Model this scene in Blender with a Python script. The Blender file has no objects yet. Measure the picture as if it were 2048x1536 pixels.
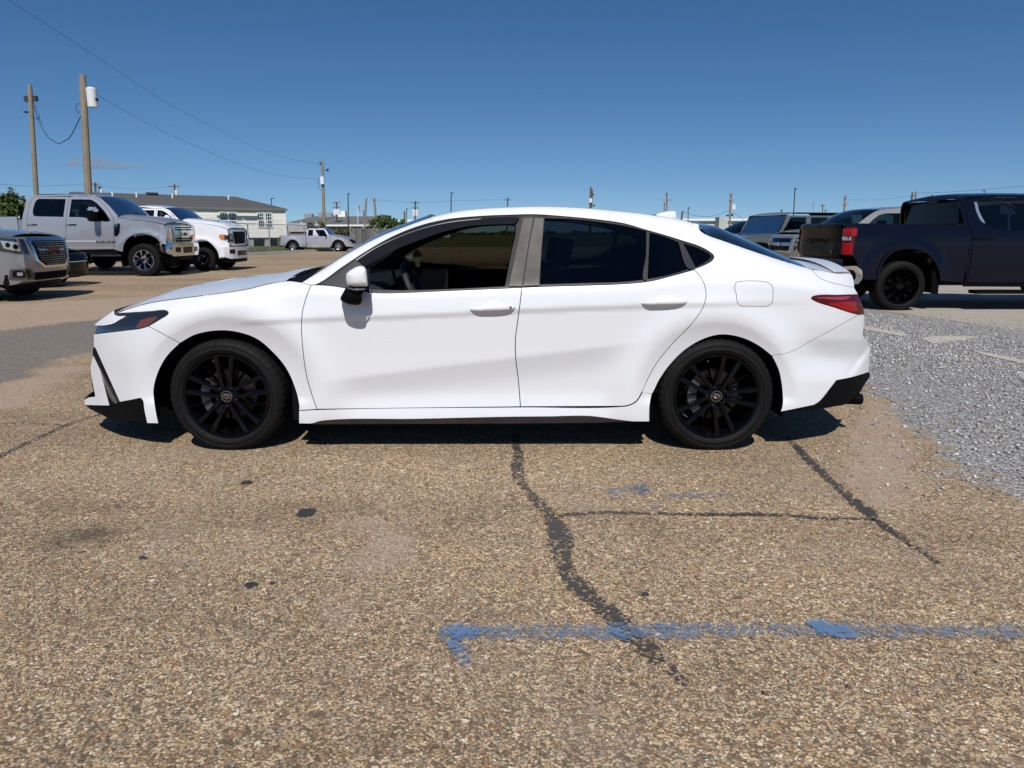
import bpy, bmesh, math, random
import numpy as np
from mathutils import Vector, Matrix
from mathutils.geometry import delaunay_2d_cdt
SC = bpy.context.scene
COL = SC.collection
random.seed(7); RNG = np.random.default_rng(11)
R = math.radians
# ------------------------------------------------------------------ camera, sky, sun, exposure
FPX, HC, PITCH = 1430.0, 1.25, math.atan((768 - 465) / 1430.0)
cam_d = bpy.data.cameras.new('camera'); cam = bpy.data.objects.new('camera', cam_d); COL.objects.link(cam)
cam_d.sensor_width = 36.0; cam_d.lens = 36.0 * FPX / 2048.0
cam_d.clip_start = 0.05; cam_d.clip_end = 8000
cam.location = (0, 0, HC); cam.rotation_euler = (math.pi / 2 - PITCH, 0, 0)
SC.camera = cam
SUN_EL, SUN_AZ = 51.0, 178.0            # azimuth: 180 = behind the camera
w = bpy.data.worlds.new('World'); SC.world = w; w.use_nodes = True
nt = w.node_tree; bg = nt.nodes['Background']
sky = nt.nodes.new('ShaderNodeTexSky'); sky.sky_type = 'NISHITA'; sky.sun_disc = False
sky.sun_elevation = R(SUN_EL); sky.sun_rotation = R(SUN_AZ)
sky.altitude = 0; sky.air_density = 0.75; sky.dust_density = 0.15; sky.ozone_density = 3.0
tc = nt.nodes.new('ShaderNodeTexCoord'); va = nt.nodes.new('ShaderNodeVectorMath'); va.operation = 'ADD'; va.inputs[1].default_value = (0, 0, .055)
nt.links.new(tc.outputs['Generated'], va.inputs[0]); nt.links.new(va.outputs[0], sky.inputs[0])
hs = nt.nodes.new('ShaderNodeHueSaturation'); hs.inputs['Saturation'].default_value = 1.22; nt.links.new(sky.outputs[0], hs.inputs['Color'])
nt.links.new(hs.outputs[0], bg.inputs[0]); bg.inputs[1].default_value = 0.083
sun_d = bpy.data.lights.new('sun', 'SUN'); sun = bpy.data.objects.new('sun', sun_d); COL.objects.link(sun)
sun_d.energy = 4.9; sun_d.angle = R(0.53); sun_d.color = (1.0, 0.975, 0.945)
_a = R(SUN_AZ); _e = R(SUN_EL)
sdir = Vector((math.sin(_a) * math.cos(_e), math.cos(_a) * math.cos(_e), math.sin(_e)))   # towards the sun
sun.rotation_euler = sdir.to_track_quat('Z', 'Y').to_euler(); sun.location = (0, -20, 30)
vs = SC.view_settings; vs.view_transform = 'Standard'; vs.look = 'None'; vs.exposure = 0.0; vs.gamma = 1.0
vs.use_curve_mapping = False
SC.cycles.max_bounces = 8; SC.cycles.transparent_max_bounces = 24

# ------------------------------------------------------------------ projection helpers
CP, SP = math.cos(PITCH), math.sin(PITCH)
def unproj(px, py, Y):
    """point on the vertical plane Y seen at photo pixel (px, py)"""
    u = (np.asarray(px, float) - 1024.0) / FPX; v = (768.0 - np.asarray(py, float)) / FPX
    t = Y / (CP + v * SP)
    return u * t, HC + t * (v * CP - SP)
def gnd(px, py, z=0.0):
    u = (px - 1024.0) / FPX; v = (768.0 - py) / FPX
    t = (z - HC) / (v * CP - SP)
    return (u * t, t * (CP + v * SP))
# ------------------------------------------------------------------ object helpers
def link(o, parent=None):
    COL.objects.link(o)
    if parent is not None: o.parent = parent
    return o
def tag(o, label=None, cat=None, group=None, kind=None):
    if label: o['label'] = label
    if cat: o['category'] = cat
    if group: o['group'] = group
    if kind: o['kind'] = kind
    return o
def empty(name, loc=(0, 0, 0), rz=0.0, parent=None):
    o = bpy.data.objects.new(name, None); o.location = loc; o.rotation_euler = (0, 0, rz); o.empty_display_size = .2
    return link(o, parent)
def mesh_obj(name, verts, faces, mat, parent=None, normals=None, smooth=True, sharp=None, mats=None, fmat=None):
    me = bpy.data.meshes.new(name)
    me.from_pydata([tuple(map(float, v)) for v in verts], [], [tuple(int(i) for i in f) for f in faces])
    if mats: 
        for m in mats: me.materials.append(m)
        if fmat is not None: me.polygons.foreach_set('material_index', np.asarray(fmat, dtype=np.int32))
    elif mat is not None: me.materials.append(mat)
    if smooth:
        me.polygons.foreach_set('use_smooth', np.ones(len(me.polygons), dtype=bool))
        if sharp is not None: me.set_sharp_from_angle(angle=R(sharp))
        if normals is not None: me.normals_split_custom_set_from_vertices([tuple(map(float, n)) for n in normals])
    me.update()
    o = bpy.data.objects.new(name, me)
    return link(o, parent)
class MB:
    """collects shapes for ONE mesh object"""
    def __init__(s): s.v = []; s.f = []; s.m = []; s.cm = 0
    def add(s, vs, fs):
        b = len(s.v); s.v += [tuple(map(float, q)) for q in vs]; s.f += [tuple(b + i for i in f) for f in fs]; s.m += [s.cm] * len(fs); return s
    def box(s, c, size, rz=0.0, tilt=None):
        cx, cy, cz = c; hx, hy, hz = size[0] / 2, size[1] / 2, size[2] / 2
        M = Matrix.Rotation(rz, 3, 'Z')
        if tilt is not None: M = tilt @ M if rz == 0 else M @ tilt
        vs = [Vector((cx, cy, cz)) + M @ Vector((sx * hx, sy * hy, sz * hz)) for sx in (-1, 1) for sy in (-1, 1) for sz in (-1, 1)]
        return s.add(vs, [(0, 1, 3, 2), (4, 6, 7, 5), (0, 4, 5, 1), (2, 3, 7, 6), (0, 2, 6, 4), (1, 5, 7, 3)])
    def tube(s, pts, r, n=8, caps=True):
        pts = [Vector(p) for p in pts]; rr = r if isinstance(r, (list, tuple)) else [r] * len(pts)
        vs = []; prev = None
        for i, p in enumerate(pts):
            t = (pts[min(i + 1, len(pts) - 1)] - pts[max(i - 1, 0)]).normalized()
            if prev is None:
                a = t.orthogonal().normalized()
            else:
                a = (prev - t * prev.dot(t)); a = a.normalized() if a.length > 1e-6 else t.orthogonal().normalized()
            prev = a; b = t.cross(a)
            for k in range(n):
                q = 2 * math.pi * k / n; vs.append(p + (a * math.cos(q) + b * math.sin(q)) * rr[i])
        fs = []
        for i in range(len(pts) - 1):
            for k in range(n):
                k2 = (k + 1) % n; fs.append((i * n + k, i * n + k2, (i + 1) * n + k2, (i + 1) * n + k))
        if caps: fs.append(tuple(range(n))[::-1]); fs.append(tuple((len(pts) - 1) * n + k for k in range(n)))
        return s.add(vs, fs)
    def lathe(s, prof, n, M=None, closed=False):
        """prof: list of (axial, radius); axis = local Y"""
        vs = []; m = len(prof)
        for k in range(n):
            q = 2 * math.pi * k / n
            for (a, r) in prof:
                p = Vector((r * math.cos(q), a, r * math.sin(q))); vs.append(M @ p if M else p)
        fs = []
        for k in range(n):
            k2 = (k + 1) % n
            for j in range(m - 1 if not closed else m):
                j2 = (j + 1) % m; fs.append((k * m + j, k * m + j2, k2 * m + j2, k2 * m + j))
        return s.add(vs, fs)
    def prism(s, poly, d0, d1, f3):
        """poly: 2d points; f3(u, v, d) -> 3d"""
        n = len(poly); vs = [f3(u, v, d0) for u, v in poly] + [f3(u, v, d1) for u, v in poly]
        return s.add(vs, [tuple(range(n)), tuple(range(2 * n - 1, n - 1, -1))] + [(i, i + n, (i + 1) % n + n, (i + 1) % n) for i in range(n)])
    def build(s, name, mat, parent=None, smooth=False, sharp=35, mats=None):
        o = mesh_obj(name, s.v, s.f, mat, parent, smooth=smooth, sharp=sharp if smooth else None, mats=mats, fmat=s.m if mats else None)
        bm = bmesh.new(); bm.from_mesh(o.data); bmesh.ops.recalc_face_normals(bm, faces=bm.faces); bm.to_mesh(o.data); bm.free()
        return o
def copy_tree(o, parent=None, **kw):
    c = o.copy(); COL.objects.link(c)
    if parent is not None: c.parent = parent
    for ch in o.children: copy_tree(ch, c)
    return c
# ------------------------------------------------------------------ curves and panels
def crom(pts, step=6.0, closed=False):
    """Catmull-Rom (centripetal-ish) through pts, sampled about every step"""
    P = np.asarray(pts, float); n = len(P); out = []
    if n == 2:
        k = max(1, int(np.hypot(*(P[1] - P[0])) / step)); return [tuple(P[0] + (P[1] - P[0]) * i / k) for i in range(k + 1)]
    for i in range(n - 1):
        p0 = P[i - 1] if i > 0 else 2 * P[0] - P[1]; p1, p2 = P[i], P[i + 1]; p3 = P[i + 2] if i + 2 < n else 2 * P[-1] - P[-2]
        L = np.hypot(*(p2 - p1)); k = max(1, int(L / step))
        l0 = max(np.hypot(*(p1 - p0)), 1e-6); l2 = max(np.hypot(*(p3 - p2)), 1e-6); L = max(L, 1e-6)
        m1 = (p2 - p1) / L + (p1 - p0) / l0; m1 = m1 * .5 * L
        m2 = (p2 - p1) / L + (p3 - p2) / l2; m2 = m2 * .5 * L
        for j in range(k):
            t = j / k; t2, t3 = t * t, t * t * t
            out.append(tuple((2 * t3 - 3 * t2 + 1) * p1 + (t3 - 2 * t2 + t) * m1 + (-2 * t3 + 3 * t2) * p2 + (t3 - t2) * m2))
    out.append(tuple(P[-1])); return out
def path(segs, step=6.0):
    """closed polygon from smooth segments joined at corners"""
    out = []
    for s in segs:
        c = crom(s, step)
        if out and np.hypot(out[-1][0] - c[0][0], out[-1][1] - c[0][1]) < 1e-6: c = c[1:]
        elif out:                              # straight joint between segments
            j = crom([out[-1], c[0]], step); c = j[1:] + c[1:]
        out += c
    j = crom([out[-1], out[0]], step); out += j[1:-1]
    if np.hypot(out[-1][0] - out[0][0], out[-1][1] - out[0][1]) < 1e-6: out.pop()
    P = np.array(out)
    a = np.sum(P[:, 0] * np.roll(P[:, 1], -1) - np.roll(P[:, 0], -1) * P[:, 1])
    return P if a > 0 else P[::-1].copy()
def inset(P, g):
    """moves a ccw (in u,v) polygon inwards by g"""
    e = np.roll(P, -1, 0) - P; L = np.hypot(e[:, 0], e[:, 1])[:, None]; e = e / np.maximum(L, 1e-9)
    n = np.stack([-e[:, 1], e[:, 0]], 1); nn = n + np.roll(n, 1, 0); l = np.hypot(nn[:, 0], nn[:, 1])[:, None]
    nn = nn / np.maximum(l, 1e-6); c = np.clip(np.sum(nn * n, 1)[:, None], .5, 1)
    return P + nn * g / c
def inpoly(P, q):
    x, y = q[:, 0], q[:, 1]; r = np.zeros(len(q), bool); n = len(P)
    for i in range(n):
        x0, y0 = P[i]; x1, y1 = P[(i + 1) % n]
        if y0 == y1: continue
        c = (y0 > y) != (y1 > y)
        r ^= c & (x < (x1 - x0) * (y - y0) / (y1 - y0) + x0)
    return r
def segdist(P, q, closed=True):
    d = np.full(len(q), 1e9); n = len(P)
    for i in range(n if closed else n - 1):
        a = P[i]; b = P[(i + 1) % n]; ab = b - a; L = max(ab @ ab, 1e-12)
        t = np.clip(((q - a) @ ab) / L, 0, 1); e = q - (a + t[:, None] * ab); d = np.minimum(d, np.hypot(e[:, 0], e[:, 1]))
    return d
def cdt(P, holes, h):
    lo, hi = P.min(0), P.max(0)
    g = []
    nx, ny = int((hi[0] - lo[0]) / h) + 1, int((hi[1] - lo[1]) / h) + 1
    if nx * ny > 4:
        X, Y = np.meshgrid(lo[0] + h * .5 + np.arange(nx) * h, lo[1] + h * .5 + np.arange(ny) * h); X[1::2] += h * .5
        q = np.stack([X.ravel(), Y.ravel()], 1); k = inpoly(P, q)
        q = q[k]
        if len(q):
            k = segdist(P, q) > h * .45
            for H in holes: k &= ~inpoly(H, q) & (segdist(H, q) > h * .45)
            q = q[k]
    else: q = np.zeros((0, 2))
    V = [P] + list(holes) + [q]; E = []; b = 0
    for C in [P] + list(holes):
        n = len(C); E += [(b + i, b + (i + 1) % n) for i in range(n)]; b += n
    A = np.concatenate(V); r = delaunay_2d_cdt([Vector(a) for a in A], E, [], 0, 1e-6)
    vv = np.array([tuple(a) for a in r[0]]); F = np.array([f for f in r[2]])
    c = vv[F].mean(1); k = inpoly(P, c)
    for H in holes: k &= ~inpoly(H, c)
    F = F[k]
    ar = (vv[F[:, 1], 0] - vv[F[:, 0], 0]) * (vv[F[:, 2], 1] - vv[F[:, 0], 1]) - (vv[F[:, 1], 1] - vv[F[:, 0], 1]) * (vv[F[:, 2], 0] - vv[F[:, 0], 0])
    F = F[np.abs(ar) > 1e-9]; ar = ar[np.abs(ar) > 1e-9]; F[ar < 0] = F[ar < 0][:, ::-1]
    return vv, F
def loops(F):
    """ordered boundary edges of a triangle set"""
    e = set()
    for a, b, c in F:
        for q in ((a, b), (b, c), (c, a)):
            if (q[1], q[0]) in e: e.discard((q[1], q[0]))
            else: e.add(q)
    return list(e)
class Body:
    """a symmetric thing whose side view is given in some 2d coordinates (u, v); place(u, v, d) gives the near side point
    that lies d inside the widest plane; the far side is mirrored about Y = yc (all world coordinates, parent at org)"""
    def __init__(s, root, place, dfun, yc, h=12.0, flip=1):
        s.root = root; s.place = place; s.d = dfun; s.yc = yc; s.h = h
        s.org = np.array(root.location); s.cache = {}
    def pts(s, q, off=0.0):
        q = np.asarray(q, float); d = s.d(q[:, 0], q[:, 1]) + off
        X, Y, Z = s.place(q[:, 0], q[:, 1], d); return np.stack([X, Y, Z], 1)
    def nrm(s, q, off=0.0):
        e = s.h * .04
        a = s.pts(q + [e, 0], off) - s.pts(q - [e, 0], off); b = s.pts(q + [0, e], off) - s.pts(q - [0, e], off)
        n = np.cross(a, b); n /= np.maximum(np.linalg.norm(n, axis=1)[:, None], 1e-12)
        n[n[:, 1] > 0] *= -1; return n
    def panel(s, name, segs, mat, gap=.6, lip=.018, off=0.0, holes=(), h=None, far=True, parent=None, poly=None, near=True, thick=None):
        h = h or s.h
        P = path(segs, h * .5) if poly is None else poly
        P = inset(P, gap)
        H = [path(k, h * .5) if isinstance(k, list) else k for k in holes]
        vv, F = cdt(P, H, h)
        V = s.pts(vv, off); N = s.nrm(vv, off)
        be = loops(F); L = s.pts(vv, off + lip)
        ids = sorted({i for e in be for i in e}); m = {j: k for k, j in enumerate(ids)}; n0 = len(V); nb = len(ids)
        VV = np.concatenate([V, V[ids], L[ids]])
        ln = np.zeros((nb, 3)); opp = {}
        for a, b, c in F:
            opp[(a, b)] = c; opp[(b, c)] = a; opp[(c, a)] = b
        fs = []
        for f in F:
            g = np.cross(V[f[1]] - V[f[0]], V[f[2]] - V[f[0]]); fs.append(tuple(f) if g @ N[f[0]] > 0 else tuple(f[::-1]))
        for a, b in be:
            qa, qb = n0 + m[a], n0 + m[b]; la, lb = n0 + nb + m[a], n0 + nb + m[b]
            t = V[b] - V[a]; t = t / max(np.linalg.norm(t), 1e-9); o = (V[a] + V[b]) / 2 - V[opp[(a, b)]]; o = o - t * (o @ t); o /= max(np.linalg.norm(o), 1e-9)
            g = np.cross(VV[lb] - VV[qa], VV[la] - VV[qb]); fs.append((qa, qb, lb, la) if np.cross(VV[qb] - VV[qa], VV[la] - VV[qa]) @ o > 0 else (la, lb, qb, qa))
            ln[m[a]] += o; ln[m[b]] += o
        ln /= np.maximum(np.linalg.norm(ln, axis=1)[:, None], 1e-9)
        NN = np.concatenate([N, ln, ln])
        out = []
        par = parent or s.root
        if near:
            # make sure lip normals point away from the panel's middle
            out.append(mesh_obj(name, VV - s.org, fs, mat, par, normals=NN))
        if far:
            W = VV.copy(); W[:, 1] = 2 * s.yc - W[:, 1]; NM = NN.copy(); NM[:, 1] *= -1
            out.append(mesh_obj(name, W - s.org, [f[::-1] for f in fs], mat, par if not isinstance(far, bpy.types.Object) else far, normals=NM))
        return out[0] if out else None
    def loft(s, name, pts, mat, crown=0.03, cdir=(0, 0, 1), n=14, p=2.4, step=None, parent=None, dabs=True, sharp=40, thick=0.012, y0=0.0, y1=1.0):
        """surface across the body between a near side curve and its mirror image"""
        A = np.asarray(pts, float)
        if step and len(A) > 2:
            k = [0.0]
            uv = crom([(a[0], a[1]) for a in A], step); uv = np.array(uv)
            ca = np.concatenate([[0], np.cumsum(np.hypot(np.diff(A[:, 0]), np.diff(A[:, 1])))]); cu = np.concatenate([[0], np.cumsum(np.hypot(np.diff(uv[:, 0]), np.diff(uv[:, 1])))])
            cu = cu / cu[-1] * ca[-1]; d = np.interp(cu, ca, A[:, 2]); cr = np.interp(cu, ca, A[:, 3]) if A.shape[1] > 3 else np.full(len(uv), crown)
            A = np.column_stack([uv, d, cr])
        elif A.shape[1] < 4: A = np.column_stack([A, np.full(len(A), crown)])
        X, Y, Z = s.place(A[:, 0], A[:, 1], A[:, 2]); N = np.stack([X, Y, Z], 1); Fp = N.copy(); Fp[:, 1] = 2 * s.yc - Fp[:, 1]
        V = []; c = np.array(cdir, float)
        for i in range(len(N)):
            for j in range(n + 1):
                t = y0 + (y1 - y0) * j / n; V.append(N[i] + (Fp[i] - N[i]) * t + c * A[i, 3] * (1 - abs(2 * t - 1) ** p))
        fs = [(i * (n + 1) + j, i * (n + 1) + j + 1, (i + 1) * (n + 1) + j + 1, (i + 1) * (n + 1) + j) for i in range(len(N) - 1) for j in range(n)]
        V = np.array(V) - s.org
        o = mesh_obj(name, V, fs, mat, parent or s.root, sharp=sharp)
        return o
def pchip(x, y):
    x = np.asarray(x, float); y = np.asarray(y, float); h = np.diff(x); dl = np.diff(y) / h; m = np.zeros(len(x))
    for i in range(1, len(x) - 1):
        if dl[i - 1] * dl[i] > 0:
            w1 = 2 * h[i] + h[i - 1]; w2 = h[i] + 2 * h[i - 1]; m[i] = (w1 + w2) / (w1 / dl[i - 1] + w2 / dl[i])
    m[0] = dl[0]; m[-1] = dl[-1]
    def f(q):
        q = np.clip(np.asarray(q, float), x[0], x[-1]); i = np.clip(np.searchsorted(x, q) - 1, 0, len(x) - 2)
        t = (q - x[i]) / h[i]; t2, t3 = t * t, t * t * t
        return (2 * t3 - 3 * t2 + 1) * y[i] + (t3 - 2 * t2 + t) * h[i] * m[i] + (-2 * t3 + 3 * t2) * y[i + 1] + (t3 - t2) * h[i] * m[i + 1]
    return f
def sstep(x, a, b):
    t = np.clip((x - a) / (b - a), 0, 1); return t * t * (3 - 2 * t)
def softp(x, w):
    return w * np.logaddexp(0, x / w)
# ------------------------------------------------------------------ materials
MATS = {}
def mat(name, col, rough=.5, metal=0.0, coat=0.0, spec=.5, nodes=None, crough=.03, trans=0.0):
    if name in MATS: return MATS[name]
    m = bpy.data.materials.new(name); m.use_nodes = True; b = m.node_tree.nodes['Principled BSDF']
    b.inputs['Base Color'].default_value = (*col, 1); b.inputs['Roughness'].default_value = rough; b.inputs['Metallic'].default_value = metal
    b.inputs['Coat Weight'].default_value = coat; b.inputs['Coat Roughness'].default_value = crough; b.inputs['Specular IOR Level'].default_value = spec
    if nodes: nodes(m.node_tree, b)
    MATS[name] = m; return m
def N(nt, t, **kw):
    n = nt.nodes.new(t)
    for k, v in kw.items():
        if k.startswith('_'): n.inputs[k[1:]].default_value = v
        else: setattr(n, k, v)
    return n
def ramp(nt, fac, stops, interp='LINEAR'):
    r = nt.nodes.new('ShaderNodeValToRGB'); r.color_ramp.interpolation = interp; e = r.color_ramp.elements
    while len(e) < len(stops): e.new(.5)
    for q, (p, c) in zip(e, stops): q.position = p; q.color = (*c, 1) if len(c) == 3 else c
    nt.links.new(fac, r.inputs[0]); return r.outputs[0]
def mixc(nt, fac, a, b, mode='MIX'):
    m = nt.nodes.new('ShaderNodeMix'); m.data_type = 'RGBA'; m.blend_type = mode
    for s, v in ((m.inputs[0], fac), (m.inputs[6], a), (m.inputs[7], b)):
        if isinstance(v, bpy.types.NodeSocket): nt.links.new(v, s)
        elif isinstance(v, (int, float)): s.default_value = v
        else: s.default_value = (*v, 1)
    return m.outputs[2]
def math_(nt, op, a, b=None, c=None, clamp=False):
    m = nt.nodes.new('ShaderNodeMath'); m.operation = op; m.use_clamp = clamp
    for i, v in enumerate((a, b, c)):
        if v is None: continue
        if isinstance(v, bpy.types.NodeSocket): nt.links.new(v, m.inputs[i])
        else: m.inputs[i].default_value = v
    return m.outputs[0]
def noise(nt, scale, detail=4, rough=.55, vec=None, dim='3D', out=0):
    n = nt.nodes.new('ShaderNodeTexNoise'); n.inputs['Scale'].default_value = scale; n.inputs['Detail'].default_value = detail; n.inputs['Roughness'].default_value = rough
    if vec is None: vec = coord(nt)
    nt.links.new(vec, n.inputs['Vector']); return n.outputs[out]
def coord(nt, kind='Object'):
    for n in nt.nodes:
        if n.type == 'TEX_COORD': return n.outputs[kind]
    return nt.nodes.new('ShaderNodeTexCoord').outputs[kind]
def bump(nt, b, h, strength=.3, dist=.01):
    n = nt.nodes.new('ShaderNodeBump'); n.inputs['Strength'].default_value = strength; n.inputs['Distance'].default_value = dist
    nt.links.new(h, n.inputs['Height']); nt.links.new(n.outputs[0], b.inputs['Normal']); return n
def paint(name, col, metal=0.0, rough=.35, coat=1.0, spec=.5):
    def nd(nt, b):
        # faint dust and orange peel
        n = noise(nt, 3.0, 5); d = noise(nt, 90.0, 2)
        c = mixc(nt, math_(nt, 'MULTIPLY', n, .10), col, tuple(min(1, q * .82 + .008) for q in col))
        nt.links.new(c, b.inputs['Base Color'])
        r = math_(nt, 'MULTIPLY_ADD', n, .10, rough - .05); nt.links.new(r, b.inputs['Roughness'])
    return mat(name, col, rough, metal, coat, spec, nodes=nd)
def tint(name, tr, refl=1.0, rough=.0):
    """window glass: clear tinted body with fresnel gloss"""
    if name in MATS: return MATS[name]
    m = bpy.data.materials.new(name); m.use_nodes = True; nt = m.node_tree; nt.nodes.clear()
    o = nt.nodes.new('ShaderNodeOutputMaterial'); t = nt.nodes.new('ShaderNodeBsdfTransparent'); t.inputs[0].default_value = (*tr, 1)
    g = nt.nodes.new('ShaderNodeBsdfGlossy'); g.inputs['Roughness'].default_value = rough; g.inputs[0].default_value = (refl, refl, refl, 1)
    f = nt.nodes.new('ShaderNodeFresnel'); f.inputs[0].default_value = 1.5; x = nt.nodes.new('ShaderNodeMixShader')
    nt.links.new(f.outputs[0], x.inputs[0]); nt.links.new(t.outputs[0], x.inputs[1]); nt.links.new(g.outputs[0], x.inputs[2]); nt.links.new(x.outputs[0], o.inputs[0])
    MATS[name] = m; return m
M_WHITE = paint('white_paint', (.66, .665, .675), rough=.30, coat=.7, spec=.3)
M_GLASS = tint('tinted_glass', (.17, .20, .22))
M_GLASSF = tint('far_window_glass', (.11, .105, .085))
M_WIND = tint('windshield_glass', (.26, .31, .32), .72)
M_WINDL = tint('clear_glass', (.55, .6, .6))
def _bp(nt, b):
    n = noise(nt, 40, 4); nt.links.new(math_(nt, 'MULTIPLY_ADD', n, .25, .38), b.inputs['Roughness'])
M_BLACK = mat('black_plastic', (.004, .004, .0045), .5, nodes=_bp, spec=.05)
M_GLOSSB = mat('gloss_black', (.0018, .0018, .0022), .07, coat=.12, spec=.18)
M_DARK = mat('underbody_black', (.004, .004, .004), .9, spec=.1)
M_INT = mat('interior_black', (.008, .008, .009), .8, spec=.08)
M_CHROME = mat('chrome', (.72, .72, .74), .08, 1.0)
M_TRIM = mat('window_trim_black', (.011, .0105, .0105), .42, spec=.3)
def _rub(nt, b):
    n = noise(nt, 14, 5); c = mixc(nt, n, (.004, .004, .004), (.011, .0105, .010)); nt.links.new(c, b.inputs['Base Color'])
M_RUBBER = mat('tyre_rubber', (.018, .018, .017), .66, spec=.12, nodes=_rub)
M_STEEL = mat('brake_steel', (.085, .075, .068), .45, 1.0)
M_ALUM = mat('cast_aluminium', (.36, .36, .37), .35, 1.0)
M_SILVERW = mat('silver_wheel', (.62, .62, .63), .28, .9)
M_RED = mat('tail_lamp_red', (.26, .004, .008), .15, coat=.3, spec=.25)
M_REDD = mat('tail_lamp_dark_red', (.075, .002, .005), .15, coat=.25, spec=.2)
M_AMBER = mat('amber_lens', (.62, .16, .015), .15, coat=1)
M_LENS = mat('lamp_lens', (.38, .40, .42), .08, .5, coat=1)
M_LENSD = mat('smoked_lens', (.012, .014, .018), .05, coat=1)
M_CREAMLENS = mat('frosted_lens', (.70, .70, .66), .15, .3, coat=1)
# ================================================================== ground
def zone(q, px, soft, closed=True):
    P = np.array([gnd(u, v) for u, v in px]); d = segdist(P, q); ins = inpoly(P, q)
    return np.clip(.5 + np.where(ins, d, -d) / soft, 0, 1)
def axis(lo, hi, step, far, k=1.12):
    a = list(np.arange(lo, hi + 1e-6, step)); s = step
    while a[-1] < far[1]: s *= k; a.append(a[-1] + s)
    s = step; b = [lo]
    while b[-1] > far[0]: s *= k; b.append(b[-1] - s)
    return np.array(b[1:][::-1] + a)
def ground_mat():
    m = bpy.data.materials.new('aggregate_ground'); m.use_nodes = True; nt = m.node_tree; b = nt.nodes['Principled BSDF']; lk = nt.links.new
    co = coord(nt)
    def A(n): a = nt.nodes.new('ShaderNodeAttribute'); a.attribute_name = n; return a.outputs['Fac']
    def vor(scale, feat='F1', rnd=1.0):
        v = nt.nodes.new('ShaderNodeTexVoronoi'); v.voronoi_dimensions = '2D'; v.feature = feat; v.inputs['Scale'].default_value = scale; v.inputs['Randomness'].default_value = rnd
        # warp a little so that the stones are not regular cells
        n = nt.nodes.new('ShaderNodeTexNoise'); n.inputs['Scale'].default_value = scale * 1.7; n.inputs['Detail'].default_value = 1
        lk(co, n.inputs['Vector']); ad = nt.nodes.new('ShaderNodeVectorMath'); ad.operation = 'MULTIPLY_ADD'; lk(n.outputs['Color'], ad.inputs[0]); ad.inputs[1].default_value = (.7 / scale,) * 3; lk(co, ad.inputs[2]); lk(ad.outputs[0], v.inputs['Vector']); return v
    v1, v2 = vor(128), vor(70)
    s1 = nt.nodes.new('ShaderNodeSeparateColor'); lk(v1.outputs['Color'], s1.inputs[0]); s2 = nt.nodes.new('ShaderNodeSeparateColor'); lk(v2.outputs['Color'], s2.inputs[0])
    stones = [(0, (.075, .052, .034)), (.13, (.17, .105, .058)), (.27, (.29, .19, .105)), (.42, (.40, .29, .17)), (.57, (.34, .29, .225)), (.68, (.54, .41, .26)), (.81, (.70, .57, .40)), (.91, (.24, .225, .21)), (.96, (.36, .17, .08)), (.985, (.86, .80, .68))]
    c1 = ramp(nt, s1.outputs[0], stones, 'CONSTANT'); c2 = ramp(nt, s2.outputs[0], stones, 'CONSTANT')
    pick = math_(nt, 'GREATER_THAN', s2.outputs[1], .72)
    agg = mixc(nt, pick, c1, c2)
    # bitumen between the stones
    d1 = math_(nt, 'MULTIPLY', v1.outputs['Distance'], 1.0); 
    gapm = ramp(nt, d1, [(.42, (0, 0, 0)), (.70, (1, 1, 1))])
    agg = mixc(nt, math_(nt, 'MULTIPLY', gapm, .8), agg, (.075, .058, .042))
    big = noise(nt, .35, 5, .6); mid = noise(nt, 2.6, 5, .6); fine = noise(nt, 22, 4, .6)
    tone = ramp(nt, math_(nt, 'ADD', math_(nt, 'MULTIPLY', big, .5), math_(nt, 'MULTIPLY', mid, .5)), [(.30, (.70, .66, .62)), (.50, (1, 1, 1)), (.68, (1.22, 1.16, 1.10))])
    agg = mixc(nt, 1.0, agg, tone, 'MULTIPLY')
    agg = mixc(nt, 1.0, agg, (1.02, .975, .89), 'MULTIPLY'); agg = mixc(nt, .24, agg, (.325, .255, .172))
    # binder showing where the surface is worn smooth
    worn = ramp(nt, noise(nt, .9, 6, .62), [(.52, (0, 0, 0)), (.68, (1, 1, 1))])
    bind = mixc(nt, fine, (.25, .195, .145), (.36, .28, .205))
    agg = mixc(nt, math_(nt, 'MULTIPLY', worn, .42), agg, bind)
    mp = nt.nodes.new('ShaderNodeMapping'); mp.inputs['Scale'].default_value = (.16, 1.0, 1.0); mp.inputs['Rotation'].default_value = (0, 0, .12); lk(co, mp.inputs[0])
    stk = ramp(nt, noise(nt, .75, 6, .62, vec=mp.outputs[0]), [(.34, (.70, .67, .63)), (.50, (1, 1, 1)), (.66, (1.12, 1.09, 1.05))])
    agg = mixc(nt, .75, agg, stk, 'MULTIPLY')
    # sandy, asphalt, gravel, concrete, grass zones
    def edge(n, sc=5.0, w=.5):
        k = math_(nt, 'ADD', A(n), math_(nt, 'MULTIPLY', math_(nt, 'SUBTRACT', noise(nt, sc, 5, .65), .5), w)); return ramp(nt, k, [(.42, (0, 0, 0)), (.58, (1, 1, 1))])
    sand = mixc(nt, fine, (.30, .22, .165), (.44, .335, .255)); sand = mixc(nt, .25, sand, c1)
    col = mixc(nt, math_(nt, 'MULTIPLY', edge('sand', 3, .8), .72), agg, sand)
    aspc = mixc(nt, s1.outputs[0], (.085, .078, .070), (.205, .185, .160)); aspc = mixc(nt, math_(nt, 'GREATER_THAN', s1.outputs[1], .93), aspc, (.40, .34, .26))
    col = mixc(nt, math_(nt, 'MULTIPLY', edge('asphalt', 2.5, .9), .88), col, aspc)
    gr = ramp(nt, s2.outputs[0], [(0, (.20, .195, .19)), (.3, (.33, .325, .315)), (.6, (.44, .43, .415)), (.85, (.61, .595, .57)), (.93, (.34, .27, .20))], 'CONSTANT')
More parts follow.
